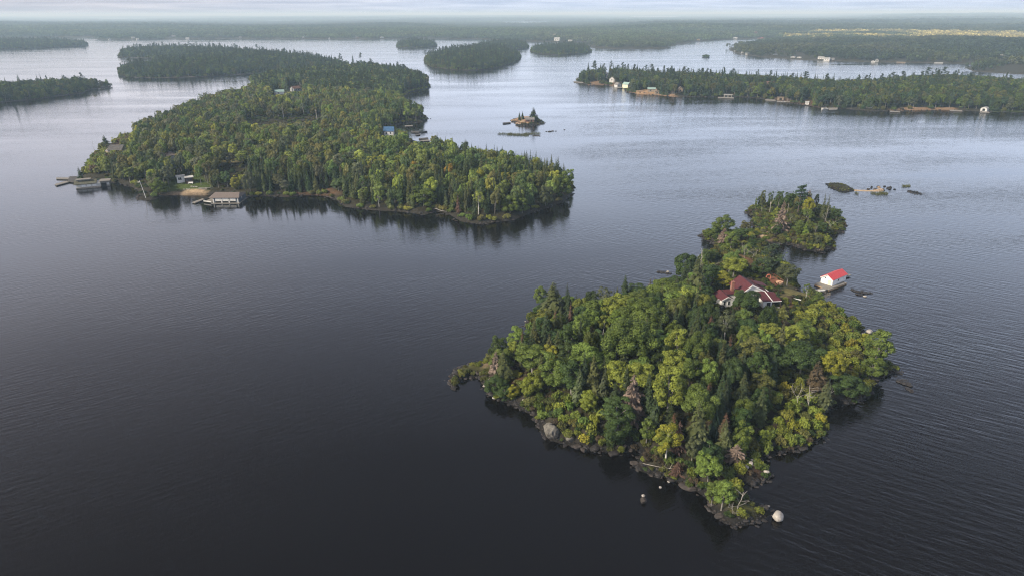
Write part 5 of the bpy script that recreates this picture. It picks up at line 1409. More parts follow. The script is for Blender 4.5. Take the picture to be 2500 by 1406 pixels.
reef('dark rock left of the bare rock islet reeds', [(1303, 332, 2.8), (1311, 332, 3.2), (1317, 333, 2.0)], M['rock_mid'], 445)
reef('low mossy rock east of the bare rock islet', [(1334, 322, 2.0), (1342, 322, 3.0), (1349, 321, 2.6), (1357, 321, 1.6)], M['rock_mid'], 450)
reef('tiny lone black rock east of the bare rock islet', [(1378, 318, 2.0)], M['rock_dark'], 455)
reef('dark rocks at the left end of the mossy reef', [(2021, 450, 2.4), (2033, 448, 1.8), (2024, 455, 1.4)], M['rock_dark'], 460)
g = np.random.default_rng(5)
for i in range(16):
    px = 2122 + 62 * (i / 15) + g.normal() * 3; py = 456 + 8 * g.random() + 3 * (i % 2)
    boulder('stone', None, px, py, g.uniform(.9, 2.0), M['rock_dark'] if i % 4 else M['rock_mid'], f'{ORD[i]} from the left of the dark stones strung along the sandbar', 470 + i, .55, sx=1.3, yaw=i, cat='stone', group='stones strung along the sandbar')
reef('brown rock heap at the middle of the sandbar', [(2138, 464, 2.4), (2144, 465, 2.6), (2150, 463, 2.2), (2146, 458, 2.0)], M['rock_tan'], 490)
for i in range(7):
    q = G(1345 + 0 * i, 1060)
ROCKS = bpy.data.collections.new('rock_sources')
for i in range(6):
    o = bpy.data.objects.new('c%03d' % i, rock_mesh(500 + i, M['rock_dark'] if i < 4 else M['rock_mid'], 2, .5, .6)); ROCKS.objects.link(o)
NG_ROCK = scatter_tree(ROCKS)
def shore_rocks(landkey, step, size, seed, spread=1.0):
    g = np.random.default_rng(seed)
    P = LAND[landkey]['P']; out = []
    Q = np.roll(P, -1, 0)
    for a, b in zip(P, Q):
        L = np.linalg.norm(b - a)
        for _ in range(g.poisson(L / step)):
            q = a + (b - a) * g.random() + g.normal(size=2) * spread
            pq = project((q[0], q[1], 0))
            if -50 < pq[0] < 2550: out.append(q)
    out = np.array(out); h, sd = height(landkey, out)
    if landkey == 'big':
        keepm = np.array([not inpoly(np.array([(395, 470), (505, 470), (505, 485), (395, 485)], float), np.array([project((q[0], q[1], 0))]))[0] for q in out]); out, h = out[keepm], h[keepm]
    m = len(out); s = size[0] + (size[1] - size[0]) * g.random(m) ** 2.2
    scatter('shore_rocks', NG_ROCK, np.column_stack([out, np.maximum(h, -.3) + s * .05]), g.integers(0, 6, m), np.column_stack([s * g.uniform(.8, 1.5, m), s, s * g.uniform(.6, 1.1, m)]), np.column_stack([g.normal(0, .2, m), g.normal(0, .2, m), g.random(m) * 6.28]), np.ones((m, 3)))
shore_rocks('near', 0.22, (.14, .75), 61, .7)
shore_rocks('big', 1.6, (.3, 1.1), 62, .8)
shore_rocks('tiny', .6, (.3, 1.0), 63, .6)
shore_rocks('slab', .8, (.3, .8), 64, .5)
shore_rocks('cottage', 2.5, (.5, 1.6), 65, 1.0)

reef('dark rocky ledge running out from the eastern reach', [(2168, 902, 1.6), (2176, 904, 1.9), (2184, 907, 2.0), (2192, 909, 1.7), (2160, 908, 1.6), (2150, 917, 1.5), (2200, 911, 1.2)], M['rock_dark'], 640)
def reeds(pts_px, n, hgt, seed):
    g = np.random.default_rng(seed); w = MB()
    for (px0, py0, px1, py1, f) in pts_px:
        for _ in range(int(n * f)):
            t = g.random()
            p = G(px0 + (px1 - px0) * t + g.normal() * 1.5, py0 + (py1 - py0) * t + g.normal() * 1.5)
            hh = g.uniform(.5, 1) * hgt; a = g.random() * 3.14; c, s = math.cos(a) * .07, math.sin(a) * .07
            lx, ly = g.normal(0, .15, 2)
            w.poly([(p[0] - c, p[1] - s, -.1), (p[0] + c, p[1] + s, -.1), (p[0] + lx, p[1] + ly, hh)])
    return tag(w.build('reeds', M['reed']), kind='stuff')
M['reed'] = pmat('reed', (.075, .082, .032), .8, .3, .8)
reeds([(1216, 328, 1250, 329, .5), (1240, 329, 1290, 331, 1.6), (1280, 328, 1318, 327, .7)], 800, 1.3, 71)
reeds([(2126, 472, 2150, 476, .7), (2146, 472, 2166, 474, 1.3), (2203, 456, 2222, 455, .8), (2088, 471, 2094, 474, .2)], 420, 1.0, 72)

# ------------------------------------------------------------------ buildings
def wall_box(w, x0, x1, y0, y1, z0, z1, ridge=None, rh=0.0, mi=0):
    for a, b in (((x0, y0), (x1, y0)), ((x1, y0), (x1, y1)), ((x1, y1), (x0, y1)), ((x0, y1), (x0, y0))):
        w.poly([(a[0], a[1], z0), (b[0], b[1], z0), (b[0], b[1], z1), (a[0], a[1], z1)], mi)
    if ridge == 'x':
        for x in (x0, x1): w.poly([(x, y0, z1), (x, y1, z1), (x, (y0 + y1) / 2, z1 + rh)], mi)
    elif ridge == 'y':
        for y in (y0, y1): w.poly([(x0, y, z1), (x1, y, z1), ((x0 + x1) / 2, y, z1 + rh)], mi)
    w.poly([(x0, y0, z1), (x1, y0, z1), (x1, y1, z1), (x0, y1, z1)], mi)
def roof_gable(w, x0, x1, y0, y1, z, rh, ridge, o=0.4, th=0.16, mi=0):
    if ridge == 'x':
        ym = (y0 + y1) / 2; k = rh / (ym - y0)
        w.slab([(x0 - o, y0 - o, z - o * k + th), (x1 + o, y0 - o, z - o * k + th), (x1 + o, ym, z + rh + th), (x0 - o, ym, z + rh + th)], th, mi)
        w.slab([(x0 - o, y1 + o, z - o * k + th), (x0 - o, ym, z + rh + th), (x1 + o, ym, z + rh + th), (x1 + o, y1 + o, z - o * k + th)], th, mi)
    else:
        xm = (x0 + x1) / 2; k = rh / (xm - x0)
        w.slab([(x0 - o, y0 - o, z - o * k + th), (xm, y0 - o, z + rh + th), (xm, y1 + o, z + rh + th), (x0 - o, y1 + o, z - o * k + th)], th, mi)
        w.slab([(x1 + o, y0 - o, z - o * k + th), (x1 + o, y1 + o, z - o * k + th), (xm, y1 + o, z + rh + th), (xm, y0 - o, z + rh + th)], th, mi)
def roof_hip(w, x0, x1, y0, y1, z, rh, o=0.5, th=0.16, inset=0.6, mi=0):
    x0 -= o; x1 += o; y0 -= o; y1 += o; ym = (y0 + y1) / 2; i = (y1 - y0) * inset
    a, b = (x0 + i, ym, z + rh), (x1 - i, ym, z + rh)
    w.poly([(x0, y0, z), (x1, y0, z), b, a], mi); w.poly([(x1, y0, z), (x1, y1, z), b], mi); w.poly([(x1, y1, z), (x0, y1, z), a, b], mi); w.poly([(x0, y1, z), (x0, y0, z), a], mi)
    w.box(((x0 + x1) / 2, ym, z - th / 2 - .003), (x1 - x0, y1 - y0, th), 0, mi)
def face_frame(face, x0, x1, y0, y1):
    """origin, direction along the wall, outward normal"""
    return {'f': ((x0, y0), (1, 0), (0, -1)), 'r': ((x1, y0), (0, 1), (1, 0)), 'l': ((x0, y1), (0, -1), (-1, 0)), 'b': ((x1, y1), (-1, 0), (0, 1))}[face]
def opening(parent, name, face, box, u, z, ww, hh, mat, frame=None, fname='frame', proud=.04):
    (ox, oy), (dx, dy), (nx_, ny_) = face_frame(face, *box)
    yaw = math.atan2(dy, dx)
    w = MB(); c = (ox + dx * u + nx_ * proud / 2, oy + dy * u + ny_ * proud / 2, z + hh / 2)
    w.box(c, (ww, proud, hh), yaw)
    o = w.build(name, mat, parent)
    if frame is not None:
        f = MB(); t = max(.07, ww * .09); q = proud + .05
        for sx in (-1, 1): f.box((ox + dx * (u + sx * (ww + t) / 2) + nx_ * q / 2, oy + dy * (u + sx * (ww + t) / 2) + ny_ * q / 2, z + hh / 2), (t, q, hh + 2 * t), yaw)
        for sz in (-1, 1): f.box((ox + dx * u + nx_ * q / 2, oy + dy * u + ny_ * q / 2, z + hh / 2 + sz * (hh + t) / 2), (ww, q, t), yaw)
        f.build(fname, frame, o)
    return o
def cottage(name, label, landkey, px, py, w, d, h, rh, style, wall, roofm, yaw=0.0, ridge='x', wins=(), doors=(), cat='cottage', zoff=0.0, group=None, z=None, base=1.5):
    p = spot(landkey, px, py) if landkey else np.array([*G(px, py)[:2], 0.0])
    if z is not None: p[2] = z
    r = empty(name, (p[0], p[1], p[2] + zoff), yaw + math.atan2(-p[0], p[1]))
    tag(r, label, cat, group)
    bx = (-w / 2, w / 2, -d / 2, d / 2)
    a = MB(); wall_box(a, *bx, -base, h, ridge if style == 'gable' else None, rh); a.build('wall', wall, r)
    q = MB()
    if style == 'gable': roof_gable(q, *bx, h, rh, ridge, o=min(.5, w * .06))
    elif style == 'hip': roof_hip(q, *bx, h + .02, rh)
    elif style == 'flat': q.box((0, 0, h + .15), (w + .8, d + .8, .26))
    elif style == 'shed': q.slab([(-w / 2 - .4, -d / 2 - .4, h + .22), (w / 2 + .4, -d / 2 - .4, h + .22), (w / 2 + .4, d / 2 + .4, h + rh), (-w / 2 - .4, d / 2 + .4, h + rh)], .18)
    elif style == 'round':
        n = 10
        for i in range(n):
            t0, t1 = math.pi * i / n, math.pi * (i + 1) / n
            q.slab([(-math.cos(t0) * (w / 2 + .2), -d / 2 - .3, h + math.sin(t0) * rh), (-math.cos(t1) * (w / 2 + .2), -d / 2 - .3, h + math.sin(t1) * rh), (-math.cos(t1) * (w / 2 + .2), d / 2 + .3, h + math.sin(t1) * rh), (-math.cos(t0) * (w / 2 + .2), d / 2 + .3, h + math.sin(t0) * rh)], .12)
        e = MB(); e.poly([(-math.cos(math.pi * i / 12) * w / 2, -d / 2 - .02, h + math.sin(math.pi * i / 12) * rh) for i in range(13)]); e.build('gable_wall', wall, r)
    q.build('roof', roofm, r)
    for (f, u, zz, ww, hh) in wins: opening(r, 'window', f, bx, u, zz, ww, hh, M['glass'], M['white'] if w > 5 and p[1] < 500 else None)
    for (f, u, zz, ww, hh, dm) in doors: opening(r, 'door', f, bx, u, zz, ww, hh, dm)
    return r
def dock(label, quad_px, th=.35, z=.55, mat=None, group=None, posts=0):
    """a plank deck over the water, its corners where they are seen"""
    P4 = [G(a, b, z) for a, b in quad_px]
    c = np.mean(P4, 0)
    r = empty('dock', (c[0], c[1], 0)); tag(r, label, 'dock', group)
    w = MB(); w.slab([tuple(p - [c[0], c[1], 0]) for p in P4], th); w.build('deck', mat or M['grey_wood'], r)
    for i in range(4):
        q = P4[i] - [c[0], c[1], 0]; k = MB(); k.tube([(q[0] * .94, q[1] * .94, -1.5), (q[0] * .94, q[1] * .94, z - th * .5)], [.14, .14], 6); k.build('post', M['wet_wood'], r)
    return r

# the white house with the maroon roof: a lopsided gable, a front wing, a side room and a long porch
hz = ground_z('near', *G(1830, 722, 4.2)[:2]) + .35
A0 = G(1812, 715, hz + 2.9)[:2]
yawh = math.radians(8)
house = empty('house', (A0[0], A0[1], hz), yawh)
tag(house, 'white house with a maroon roof and brick chimney on the near island', 'house')
UR, ZR, UE, ZE, HD = 2.9, 5.3, 9.4, 2.0, 8.2       # ridge, its height, right eave, its height, depth
w = MB()
for y in (0, HD): w.poly([(0, y, -2.5), (UE, y, -2.5), (UE, y, ZE), (UR, y, ZR), (0, y, 2.9)])
w.poly([(0, 0, -2.5), (0, HD, -2.5), (0, HD, 2.9), (0, 0, 2.9)]); w.poly([(UE, 0, -2.5), (UE, HD, -2.5), (UE, HD, ZE), (UE, 0, ZE)])
wall_box(w, -8.0, -4.4, -3.2, 2.5, -2.5, 2.25, 'y', 1.0)              # front wing
wall_box(w, -4.398, -.003, .4, 3.8, -2.5, 2.3)                         # link
wall_box(w, -9.9, -8.003, -1.5, 2.3, -2.5, 1.7)                        # low side room
wall_box(w, 4.4, 7.2, -5.6, -.003, -2.5, 2.05)                         # front room under the porch roof
w.build('wall', M['white'], house)
w = MB(); kl, kr = (ZR - 2.9) / UR, (ZR - ZE) / (UE - UR); t_ = .17
w.slab([(-.5, -.45, 2.9 - .5 * kl + t_), (UR, -.45, ZR + t_), (UR, HD + .45, ZR + t_), (-.5, HD + .45, 2.9 - .5 * kl + t_)], t_)
w.slab([(UE + .5, -.45, ZE - .5 * kr + t_), (UE + .5, HD + .45, ZE - .5 * kr + t_), (UR, HD + .45, ZR + t_), (UR, -.45, ZR + t_)], t_)
w.slab([(6.6, HD * .5, 3.95), (10.6, HD * .5, 2.9), (10.6, HD * .95, 2.9), (6.6, HD * .95, 3.95)], .16)
w.build('roof', M['maroon'], house)
w = MB(); roof_gable(w, -8.0, -4.4, -3.2, 2.5, 2.25, 1.0, 'y', o=.35); w.slab([(-5.6, .0, 2.75), (-.02, .0, 2.75), (-.02, 2.1, 3.5), (-5.6, 2.1, 3.5)], .14); w.slab([(-5.6, 2.103, 3.5), (-.02, 2.103, 3.5), (-.02, 4.1, 2.7), (-5.6, 4.1, 2.7)], .14); w.build('wing_roof', M['maroon'], house)
w = MB(); w.slab([(-10.2, -1.9, 1.75), (-8.02, -1.9, 2.2), (-8.02, 2.6, 2.2), (-10.2, 2.6, 1.75)], .14); w.build('side_roof', M['maroon'], house)
w = MB(); w.slab([(4.1, -6.0, 2.15), (7.0, -6.0, 2.15), (7.0, -.5, 3.3), (4.1, -.5, 3.3)], .14); w.slab([(7.25, -6.0, 2.15), (10.1, -6.0, 2.15), (10.1, -.9, 3.0), (7.25, -.5, 3.3)], .14); w.build('porch_roof', M['maroon'], house)
w = MB()
w.slab([(-.55, -.58, 2.9 - .5 * kl + .2), (UR, -.58, ZR + .22), (UR, -.455, ZR + .22), (-.55, -.455, 2.9 - .5 * kl + .2)], .32)
w.slab([(UE + .55, -.58, ZE - .5 * kr + .2), (UR, -.58, ZR + .22), (UR, -.455, ZR + .22), (UE + .55, -.455, ZE - .5 * kr + .2)], .32)
w.slab([(UE + .505, -.5, ZE - .5 * kr + .24), (UE + .85, -.5, ZE - .75 * kr + .24), (UE + .85, HD * .5, ZE - .75 * kr + .24), (UE + .505, HD * .5, ZE - .5 * kr + .24)], .2)
w.slab([(7.0, -6.03, 2.2), (7.25, -6.03, 2.2), (7.25, -.45, 3.37), (7.0, -.45, 3.37)], .2); w.box((7.1, -6.05, 2.03), (6.0, .08, .2))
for s in (-1, 1): w.slab([(-6.2 + s * 2.18, -3.68, 2.3), (-6.2, -3.68, 3.48), (-6.2, -3.56, 3.48), (-6.2 + s * 2.18, -3.56, 2.3)], .26)
w.slab([(-10.25, -1.98, 1.8), (-8.02, -1.98, 2.25), (-8.02, -1.91, 2.25), (-10.25, -1.91, 1.8)], .2)
w.build('roof_trim', M['white'], house)
w = MB(); w.box((-2.7, 1.6, 3.4), (.85, .85, 5.4)); w.box((-2.7, 1.6, 6.15), (1.0, 1.0, .22)); w.build('chimney', M['brick_dark'], house)
for u in (.95, 2.35): opening(house, 'window', 'f', (-8.0, -4.4, -3.2, 2.5), u, .55, .7, 1.35, M['glass'], M['white'])
opening(house, 'window', 'r', (-8.0, -4.4, -3.2, 2.5), 1.2, .55, .8, 1.3, M['glass'], M['white'])
opening(house, 'window', 'f', (4.4, 7.2, -5.6, 0), 1.75, .35, 1.25, 1.35, M['glass'], M['white'])
opening(house, 'window', 'f', (0, UE, 0, HD), 1.6, .7, 1.2, 1.3, M['glass'], M['white'])
opening(house, 'window', 'l', (0, UE, 0, HD), 2.4, 1.5, .6, .9, M['glass'], M['white'])
opening(house, 'window', 'l', (-9.9, -8.003, -1.5, 2.3), 1.9, .4, .7, .9, M['glass'], M['white'])
opening(house, 'door', 'r', (4.4, 7.2, -5.6, 0), 2.0, -.1, .95, 2.0, M['dark'])
for q in ((9.9, -5.8), (7.6, -5.8), (9.9, -1.2)):
    w = MB(); w.box((q[0], q[1], .55), (.14, .14, 3.1)); w.build('post', M['brown_wall'], house)
w = MB(); w.box((8.6, -3.1, -.4), (2.75, 5.4, .6)); w.box((8.4, -6.2, -.75), (.9, .5, .5)); w.build('porch_floor', M['offwhite'], house)

# red stained deck with its furniture
DZ = max(ground_z('near', *G(q[0], q[1], 4)[:2]) for q in ((1875, 680), (1893, 697), (1910, 690))) + .35
Dq = [G(1869, 680, DZ), G(1893, 699.5, DZ), G(1913, 691, DZ), G(1888, 674, DZ)]
c = np.mean(Dq, 0); dk = empty('timber_deck', (c[0], c[1], DZ)); tag(dk, 'red stained timber deck with railings beside the lawn', 'deck')
w = MB(); rel = [q - c for q in Dq]; w.slab([(q[0], q[1], 0) for q in rel], .22); w.build('floor', M['deck'], dk)
w = MB()
for i in range(4):
    for t in (0, .33, .66):
        q = rel[i] + (rel[(i + 1) % 4] - rel[i]) * t; q = q * .97
        p_ = MB(); p_.box((q[0], q[1], -.1), (.14, .14, 2.0)); p_.build('post', M['deck'], dk)
for i in (0, 1, 3, 2):
    for zz in ((.9, .45) if i in (0, 1) else (.9,)):
        w.tube([(*(rel[i] * .97)[:2], zz), (*(rel[(i + 1) % 4] * .97)[:2], zz)], [.075, .075], 4)
w.build('railing', M['deck'], dk)
p = G(1903, 690, DZ + .5); t = empty('covered_tub', (p[0], p[1], DZ), .5); tag(t, 'rounded tan covered tub on the red stained deck', 'tub')
w = MB(); n = 14
for i in range(n):
    a0, a1 = 2 * math.pi * i / n, 2 * math.pi * (i + 1) / n
    w.poly([(1.15 * math.cos(a0), .95 * math.sin(a0), .003), (1.15 * math.cos(a1), .95 * math.sin(a1), .003), (1.2 * math.cos(a1), 1.0 * math.sin(a1), .7), (1.2 * math.cos(a0), 1.0 * math.sin(a0), .7)])
w.build('shell', M['tan_wood'], t)
w = MB(); w.slab([(1.3 * math.cos(2 * math.pi * i / n), 1.08 * math.sin(2 * math.pi * i / n), .86) for i in range(n)], .15); w.build('cover', M['tarp'], t)
p = G(1876, 678, DZ + .8); t = empty('orange_hoop', (p[0], p[1], DZ)); tag(t, 'round orange hoop standing at the corner of the deck', 'hoop')
w = MB(); pts_ = [(math.cos(a) * .75, 0, .95 + math.sin(a) * 1.0) for a in np.linspace(0, 2 * math.pi, 19)]; w.tube(pts_, [.2] * 19, 6); w.build('ring', M['brick'], t)
w = MB(); w.box((0, .2, .2), (.9, .3, .38)); w.build('stand', M['deck'], t)
p = spot('near', 1946, 731.5); w = MB(); w.box((0, 0, .06), (2.4, .5, .12), -.6); o = w.build('white_plank', M['white'], None, (p[0], p[1], p[2] + .05)); tag(o, 'white plank lying on the lawn near the shore', 'plank')

# floating boathouse
fz = .62
Fq = [G(1988, 693, fz), G(2024, 707, fz), G(2068, 690.5, fz)]
Fb = Fq[0] + (Fq[2] - Fq[1])
c = np.mean([*Fq, Fb], 0)
fd = empty('floating_dock', (c[0], c[1], 0)); tag(fd, 'floating plank dock under the red roofed boathouse', 'dock')
w = MB(); w.slab([tuple(q - [c[0], c[1], 0]) for q in (Fq[0], Fq[1], Fq[2], Fb)], .16); w.build('deck', M['grey_wood'], fd)
w = MB(); w.slab([tuple((q - [c[0], c[1], 0]) * [.985, .985, 1] - [0, 0, .163]) for q in (Fq[0], Fq[1], Fq[2], Fb)], .5); w.build('float', M['tan_wood'], fd)
dock('long gangway from the lawn to the floating boathouse', [(1979, 711), (1990, 713), (2021, 706), (2008, 702)], .2, .8)
p = G(2006, 708.5, .95); w = MB(); w.box((0, 0, 0), (2.4, .9, .22), .25); o = w.build('white_board', M['offwhite'], None, (p[0], p[1], .92)); tag(o, 'white overturned board lying on the gangway', 'board')
a, b, c2 = G(2003, 690, fz), G(2031, 698.5, fz), G(2064, 683.5, fz)
ul = b - a; bw = float(np.linalg.norm(ul)); uy = math.atan2(ul[1], ul[0]); vl = c2 - b; bd = float(abs(np.array([-math.sin(uy), math.cos(uy)]) @ vl[:2]))
bh = empty('boathouse', (a[0], a[1], fz + .004), uy); tag(bh, 'white boathouse with a bright red roof on a floating dock', 'boathouse')
print('boathouse', bw, bd)
bx = (0, bw, 0, bd)
w = MB(); wall_box(w, *bx, 0, 2.25, 'y', 1.25); w.build('wall', M['white'], bh)
w = MB(); roof_gable(w, *bx, 2.25, 1.25, 'y', o=.3); w.build('roof', M['red'], bh)
w = MB()
for s in (-1, 1): w.slab([(bw / 2 + s * (bw / 2 + .32), -.36, 2.25 - .2), (bw / 2, -.36, 3.5 + .17), (bw / 2, -.29, 3.5 + .17), (bw / 2 + s * (bw / 2 + .32), -.29, 2.25 - .2)], .2)
w.build('roof_trim', M['white'], bh)
opening(bh, 'door', 'f', bx, bw * .74, .05, .8, 1.75, M['cream'], M['offwhite'])
opening(bh, 'window', 'f', bx, bw * .35, 2.1, .35, .4, M['glass'])
opening(bh, 'window', 'r', bx, bd * .42, .95, .8, .8, M['glass'], M['white'])
opening(bh, 'window', 'r', bx, bd * .78, 1.5, 1.3, .3, M['offwhite'], M['white'])
p = G(2070, 671, .8); w = MB(); w.box((0, 0, 0), (3.0, 1.0, .2), .6); o = w.build('swim_platform', M['grey_wood'], None, (p[0], p[1], .5)); tag(o, 'small grey platform behind the red roofed boathouse', 'platform')

# big island: the boathouse with three boat doors
c1, c3, c4 = G(521, 495, .4), G(583, 494.5, .4), G(600, 482, .4)
ul = c3 - c1; bw = float(np.linalg.norm(ul)); uy = math.atan2(ul[1], ul[0]); bd = 11.0
b3 = empty('boathouse', (c1[0], c1[1], .35), uy); tag(b3, 'brown roofed boathouse with three white boat doors on the big island', 'boathouse')
bx = (0, bw, 0, bd)
w = MB(); wall_box(w, *bx, -.15, 2.5); w.build('wall', M['dark_wall'], b3)
w = MB(); roof_hip(w, -1.5, bw, 0, bd, 2.6, 1.5, .5, .2, .12); w.build('roof', M['brown_roof'], b3)
for i, u in enumerate((bw * .2, bw * .48, bw * .78)):
    o = opening(b3, 'boat_door', 'f', bx, u, .75, 2.9, 1.6, M['offwhite'], None, proud=.1)
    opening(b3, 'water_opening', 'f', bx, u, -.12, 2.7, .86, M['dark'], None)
for u in (.25, bw * .34, bw * .63, bw - .3):
    w = MB(); w.box((u, -.12, .9), (.5, .22, 2.1)); w.build('pillar', M['offwhite'], b3)
opening(b3, 'window', 'r', bx, bd * .45, .8, .5, 1.4, M['offwhite'])
w = MB(); w.box((bw / 2, bd / 2 - .5, -.4), (bw + 1.6, bd + 1.6, .45)); w.build('crib', M['grey_wood'], b3)
w = MB(); w.slab([(-5.2, 4.5, .1), (-.05, -.1, .1), (-.05, 7, .1), (-4.5, 8.5, .1)], .6); w.build('side_deck', M['grey_wood'], b3)
w = MB(); w.slab([(-5.6, 1.5, .75), (-1.0, -.6, .75), (-.9, -.4, .75), (-5.5, 1.7, .75)], .5); w.build('side_wall', M['offwhite'], b3)
dock('narrow ramp dock left of the three door boathouse', [(469, 494), (476, 496), (500, 487), (494, 485)], .3, .6)
for i, (px, py) in enumerate([(450, 466), (457, 466), (463, 467), (470, 467), (476, 468), (482, 468)]):
    boulder('stone', 'big', px, py, 1.0, M['rock_pale'], f'{ORD[i]} from the left of the white stones edging the beach lawn', 540 + i, .6, sx=1.3, cat='stone', group='white stones edging the beach lawn')
p = spot('big', 495, 464); w = MB(); g = np.random.default_rng(3)
for i in range(7): w.tube([(g.normal() * 1.2 - 2, g.normal() * .5, .2 + .1 * i), (g.normal() * 1.2 + 2, g.normal() * .5, .25 + .1 * i)], [.13, .1], 5)
tag(w.build('driftwood', M['dead_wood'], None, tuple(p)), 'heap of grey driftwood logs behind the three door boathouse', 'driftwood')
# mossy old boathouse
c1, c3 = G(187, 461, .3), G(246, 456, .3)
ul = c3 - c1; bw = float(np.linalg.norm(ul)); uy = math.atan2(ul[1], ul[0])
ob = empty('boathouse', (c1[0], c1[1], .25), uy); tag(ob, 'old grey boathouse with a mossy roof at the west tip', 'boathouse')
bx = (0, bw, 0, 8)
w = MB(); wall_box(w, 0, bw, .6, 8, -.3, 2.3); w.build('wall', M['offwhite'], ob)
w = MB(); w.box((bw / 2, .2, -.1), (bw + .4, 1.6, .9)); w.build('crib', M['grey_wood'], ob)
w = MB(); w.slab([(-1.0, -.5, 2.3), (bw * .86, -.5, 2.3), (bw * .86, 4.5, 3.5), (-1.0, 4.5, 3.5)], .3); w.slab([(-1.6, 4.502, 3.5), (bw * .8, 4.502, 3.5), (bw * .8, 9, 3.0), (-1.6, 9, 3.0)], .3)
w.build('roof', M['moss_roof'], ob)
w = MB(); w.box((bw * .30, 4.2, 3.85), (bw * .55, 3.2, .5)); w.box((bw * .30, 4.2, 4.2), (bw * .62, 3.8, .2)); w.build('roof_deck', M['grey_wood'], ob)
for u in (bw * .30, bw * .52, bw * .75): opening(ob, 'boat_door', 'f', (0, bw, .6, 8), u, .55, 1.9, 1.25, M['white'])
w = MB(); wall_box(w, bw + .003, bw + 4.6, 1.4, 7, -.3, 2.4); w.build('lean_to', M['grey_wood'], ob)
w = MB(); w.box((bw + 2.2, 4.2, 2.7), (5.6, 6.6, .3)); w.build('lean_to_roof', M['grey_wood'], ob)
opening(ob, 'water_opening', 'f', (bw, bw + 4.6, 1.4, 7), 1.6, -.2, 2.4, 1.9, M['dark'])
opening(ob, 'boat_door', 'f', (bw, bw + 4.6, 1.4, 7), 3.7, .5, 1.2, 1.2, M['offwhite'])
dock('upper arm of the forked dock at the west tip', [(137, 434), (137, 437), (172, 438), (174, 434)], .3, .6)
dock('lower arm of the forked dock at the west tip', [(133, 450), (138, 453), (168, 445), (163, 442)], .3, .6)
dock('broad dark dock joining the mossy boathouse to the forked arms', [(164, 443), (186, 446), (188, 431), (170, 431)], .35, .75, M['wet_wood'])
cab1 = cottage('cabin', 'small flat roofed white cabin with a brown screened porch by the lawn', 'big', 443, 448, 3.9, 4.5, 2.6, .3, 'flat', M['white'], M['offwhite'], 0, wins=[('f', 2.0, .9, .75, 1.4), ('f', 1.1, .9, .75, 1.4)], cat='cabin', zoff=.3)
cab2 = cottage('porch', 'brown screened porch attached to the small white cabin', 'big', 463.5, 448, 3.9, 4.4, 2.6, .3, 'flat', M['brown_wall'], M['offwhite'], 0, wins=[('f', 1.0, 1.0, 1.2, 1.0), ('f', 2.7, 1.0, 1.2, 1.0)], cat='porch', zoff=.3)
m1 = Matrix.LocRotScale(cab1.location, cab1.rotation_euler, None); m2 = Matrix.LocRotScale(cab2.location, cab2.rotation_euler, None)
for ch in [o for o in COL.objects if o.parent == cab2]:      # the porch moves with the cabin
    ch.parent = cab1; ch.matrix_local = m1.inverted() @ m2
    if ch.name.startswith(('wall', 'roof')): ch.name = 'porch_' + ch.name.split('.')[0]
bpy.data.objects.remove(cab2)
p = spot('big', 466, 453); t = empty('bench', tuple(p), .1); tag(t, 'white bench on the lawn in front of the cabin porch', 'bench')
w = MB(); w.box((0, 0, .45), (2.6, .5, .12)); w.build('seat', M['white'], t); w = MB(); w.box((0, .3, .8), (2.6, .1, .5)); w.build('backrest', M['white'], t)
for s in (-1, 1): w = MB(); w.box((s * 1.1, 0, .195), (.12, .45, .38)); w.build('leg', M['white'], t)
p = spot('big', 357, 487); pt = G(349, 444, 9.0)
t = empty('lamp_pole', tuple(p)); tag(t, 'leaning white lamp pole on the grassy point', 'pole')
w = MB(); w.tube([(0, 0, -.4), (-1.5, 0, 9.2)], [.14, .10], 6); w.build('pole', M['white'], t)
w = MB(); w.box((-2.0, -.1, 8.3), (1.1, .35, .3)); w.tube([(-1.4, 0, 8.6), (-2.0, -.1, 8.45)], [.05, .05], 4); w.build('lamp_head', M['offwhite'], t)
cottage('house', 'grey roofed hilltop house half hidden by trees on the west bluff', 'big', 290, 378, 8.5, 8, 3.0, 2.6, 'gable', M['grey_wood'], M['grey_dark'], -.5, 'x', wins=[('f', 2, .8, 1.2, 1.3), ('f', 6, .8, 1.2, 1.3), ('r', 3, .8, 1.0, 1.2)], cat='house', zoff=.8)
cottage('house', 'pale stone fronted annex left of the hilltop house', 'big', 272, 381, 4.5, 5, 3.0, 1.6, 'gable', M['rock_tan'], M['grey_roof'], .3, 'y', wins=[('f', 2.2, .8, 1.0, 1.2)], cat='annex', zoff=.3)
cottage('cottage', 'brown hip roofed cottage with white trim in the big island woods', 'big', 418, 393, 7.0, 6.0, 2.6, 2.0, 'hip', M['offwhite'], M['brown_roof'], .2, wins=[('f', 2, .9, 1.1, 1.2), ('f', 5.3, .9, 1.1, 1.2)], zoff=1.0)
cottage('cottage', 'white cottage under a blue metal roof in the trees', 'big', 951, 336, 7.0, 6.5, 3.4, 2.6, 'gable', M['white'], M['blue_roof'], -.12, 'x', wins=[('f', 1.8, 1.2, 1.0, 1.2), ('f', 4.8, 1.2, 1.0, 1.2)], zoff=1.8)
cottage('cottage', 'red brown cottage with a white front near the far neck', 'big', 722, 226, 9, 7, 3.0, 2.2, 'gable', M['far_pale'], M['redbrown'], .6, 'x', wins=[('f', 3, .9, 1.4, 1.3), ('f', 6, .9, 1.4, 1.3)], zoff=1.5)
cottage('cottage', 'pale green roofed cottage in the trees near the far neck', 'big', 683, 234, 9, 7, 2.8, 1.8, 'gable', M['white'], M['green_roof'], .1, 'x', wins=[('f', 3, .9, 1.4, 1.2)], zoff=1.5)
dock('dock with an outer arm in the back bay of the big island', [(1003, 320), (1005, 324), (1024, 324), (1022, 321)], .4, .7, M['wet_wood'])
